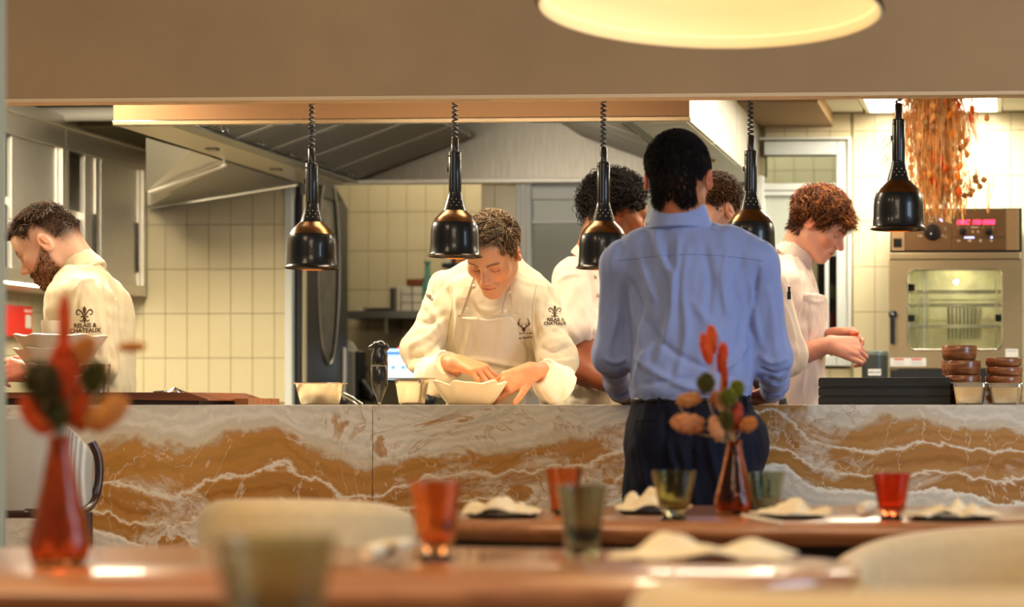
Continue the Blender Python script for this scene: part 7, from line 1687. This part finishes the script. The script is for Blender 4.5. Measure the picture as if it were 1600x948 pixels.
knife(612, 892, 613, 870, .004, 'steel knife just left of the amber tumbler on the nearest table')
knife(1345, 806, 1365, 800, .012, 'small rolled cream napkin left of the red tumbler', m=M_linen)
# ---- pendant lamp
pY = 4.13; R = .35; pc = P(1111, 17, pY); s = 1/SCL(1111, pY); R = 268*s
pl = thing('pendant_lamp', 'wide shallow black pendant lamp with cream inside hanging over the middle table', 'pendant lamp', tuple(pc)); pl.rotation_euler = (radians(-2.5), 0, radians(3)); 
M_pin = mat('pendant_inside', '#f2e2b8', .6)
obj('shade', lathe([(R, 0), (R+.004, .006), (R*.985, .03), (R*.90, .075), (R*.72, .125), (R*.45, .16), (R*.15, .18), (.03, .20), (0, .20)], 80, cap=False), mat('pendant_black', '#1a1210', .5), pl, smooth=60)
obj('inner_shade', lathe([(R, 0), (R-.004, -.002), (R-.009, .002), (R*.97, .028), (R*.88, .07), (R*.70, .118), (R*.44, .15), (0, .17)], 80, cap=False), M_pin, pl, smooth=60)
obj('diffuser_ring', lathe([(R-.006, .001), (R-.0085, .004), (R*.972, .021), (R*.968, .023)], 80, cap=False), mat('lit_diffuser', '#fff2cc', .6, emit='#fff0cc', estr=.45), pl, smooth=60)
obj('bulb', lathe([(0, .05), (.03, .06), (.045, .09), (.035, .12), (.015, .15), (0, .15)], 24), mat('pendant_bulb', '#ffffff', emit='#ffd9a0', estr=12), pl, smooth=80)
obj('cord', tube([(0, 0, .19), (0, 0, 1.3)], .004, 8), M_blackm, pl)
ld = bpy.data.lights.new('pendant_light', 'POINT'); ld.energy = 3; ld.color = (1, .86, .62); ld.shadow_soft_size = .045; lo = bpy.data.objects.new('pendant_light', ld); COL.objects.link(lo); lo.parent = pl; lo.location = (0, 0, .02)
# ================================================================== hanging dried flowers
def bunch():
    Yb = 7.9; c0 = P(1462, 140, Yb); t = thing('dried_flower_bunch', 'hanging bunch of dried orange and beige flowers before the oven wall', 'dried flowers', (c0.x, Yb, P(1460, 100, Yb).z))
    r = np.random.default_rng(12); s = 1/SCL(1462, Yb); n = 1700
    def path(px0, px1, y0, y1, dy, m=7):
        tt = np.linspace(0, 1, m)
        a = P(px0, y0, Yb+dy*.3); b = P(px1, y1, Yb+dy)
        a, b = np.array(a), np.array(b); w_ = (tt**1.4)[:, None]
        q = a*(1-tt[:, None])+b*tt[:, None]; q[:, 0] = a[0]+(b[0]-a[0])*tt**.8; return q
    paths = []; cols = []
    pal = [hx(c)[:3] for c in ('#f0b870', '#f8d088', '#e8a860', '#fce0a8', '#f0b468', '#d09a58', '#f8cc84', '#f4e4c0')]
    for i in range(n):
        e = r.normal()*.33; px1 = 1462+e*64 if r.random() < .85 else r.uniform(1392, 1530); px1 = min(max(px1, 1398), 1530); px0 = 1462+(px1-1462)*r.uniform(.5, .95)+r.normal()*6
        depth_ = 1-abs(px1-1462)/95; y1 = 170+r.random()**.6*(150*max(depth_, .3)+20); paths.append(path(px0, px1+r.normal()*3, r.uniform(110, 140), y1, r.normal()*.05)); cols.append(pal[r.integers(0, 8)])
    n = len(paths); P_ = np.array(paths); P_[:, 1:, 0] += np.cumsum(r.normal(size=(n, 6)), 1)*.0035; P_[:, 1:, 1] += np.cumsum(r.normal(size=(n, 6)), 1)*.004
    me = strands('stems', P_, .0009*np.tile(np.array([1, 1, 1, 1, 1.2, 1.3, .6]), (n, 1))*(.35+.8*r.random((n, 1))), np.array(cols)); me.transform(Matrix.Translation(-wloc(t))); so_ = obj('stems', me, M_dry, t); so_['kind'] = 'stuff'
    # wispy ends
    paths = []; cols = []
    for i in range(420):
        px = 1465+r.normal()*26; y0 = r.uniform(255, 300); paths.append(path(px, px+r.normal()*7, y0, y0+r.uniform(15, 55), r.normal()*.04)); cols.append(pal[r.integers(0, 8)])
    P_ = np.array(paths); P_[:, 1:, 0] += r.normal(size=(len(P_), 6))*.002
    me = strands('wisps', P_, .0013*np.tile(np.array([.6, .8, 1, 1, 1.2, 1.6, 1.2]), (len(P_), 1)), np.array(cols)); me.transform(Matrix.Translation(-wloc(t))); w2 = obj('wisps', me, M_dry, t); w2['kind'] = 'stuff'
    # black trailing seed string at the left
    paths = []
    for i in range(26): px = 1388+r.normal()*5; y0 = 205+i*2.0; paths.append(path(px+4, px-6-i*.25, y0, y0+16, 0, 7))
    me = strands('dark_sprigs', np.array(paths), .001*np.ones((26, 7)), np.tile(np.array(hx('#3a2c1c')[:3]), (26, 1))); me.transform(Matrix.Translation(-wloc(t))); obj('dark_sprigs', me, M_dry, t)
    # heads: shared meshes
    def headmesh(rad, ln, col, nm):
        V, F = lathe([(rad*sin(pi*k/8)**.8 if 0 < k < 8 else 0, -ln/2+ln*k/8) for k in range(9)], 10, cap=False); V = np.array(V); n_ = noise3(V+rad, 90, 3, 1); V *= (1+.12*n_)[:, None]
        return qmesh(nm, V, np.array(F), np.tile(np.array(hx(col)[:3]), (len(V), 1)))
    kinds = [headmesh(4.2*s, 13*s, '#b08a5c', 'flower_head'), headmesh(4.2*s, 15*s, '#e0ac6c', 'flower_head'), headmesh(3.8*s, 17*s, '#e8701c', 'flower_head'), headmesh(4.5*s, 18*s, '#f0a030', 'flower_head'), headmesh(3.6*s, 15*s, '#e0602c', 'flower_head'), headmesh(5.2*s, 10.5*s, '#b08450', 'seed_pod')]
    for k in kinds: k.materials.append(M_dry)
    def put(k, px, py, dy, ang=0):
        o = bpy.data.objects.new(kinds[k].name.split('.')[0], kinds[k]); COL.objects.link(o); o.parent = t; o.location = P(px, py, Yb+dy)-wloc(t); o.rotation_euler = (r.normal()*.3, ang, 0)
    for px, py in ((1456, 183), (1463, 178), (1471, 181), (1447, 192), (1449, 205), (1458, 200), (1466, 196), (1475, 190), (1440, 226), (1450, 232), (1459, 228), (1467, 232), (1436, 240), (1444, 250), (1453, 247), (1462, 246), (1470, 243), (1443, 262), (1449, 256), (1464, 262), (1456, 268), (1463, 273), (1470, 276), (1438, 232), (1480, 172), (1484, 186)): put(0, px+r.normal(), py, r.normal()*.03-.05, r.normal()*.15)
    for i in range(90): put(1, 1462+r.normal()*28, r.uniform(150, 285), r.normal()*.05, r.normal()*.3)
    for px, py in ((1493, 150), (1497, 165), (1488, 172), (1519, 174), (1517, 186), (1477, 158)): put(4, px, py, -.04, r.normal()*.2)
    for px, py in ((1459, 246), (1470, 248), (1477, 262), (1455, 280), (1462, 284), (1499, 300), (1470, 256)): put(2, px, py, -.07, r.normal()*.2)
    for px, py in ((1458, 240), (1474, 283), (1482, 286), (1497, 262), (1496, 275), (1444, 272), (1484, 180), (1466, 204), (1488, 210)): put(3, px, py, -.05, r.normal()*.3)
    pods = []
    for px, py in ((1524, 277), (1537, 281), (1531, 291), (1519, 298), (1516, 304), (1507, 305), (1525, 283), (1503, 230), (1500, 232)): put(5, px, py, -.02); pods.append(path(1516, px, 170, py-4, 0))
    me = strands('pod_stems', np.array(pods), .0008*np.ones((len(pods), 7)), np.tile(np.array(hx('#6a5434')[:3]), (len(pods), 1))); me.transform(Matrix.Translation(-wloc(t))); obj('pod_stems', me, M_dry, t)
    obj('hanging_block', B((P(1446, 156, Yb), P(1457, 120, Yb)+Vector((0, .04, 0)))), M_black, t, world=True)
M_dry = mat('dried_flowers', '#c08040', .85, attr='Col', transl=.72)
bunch()
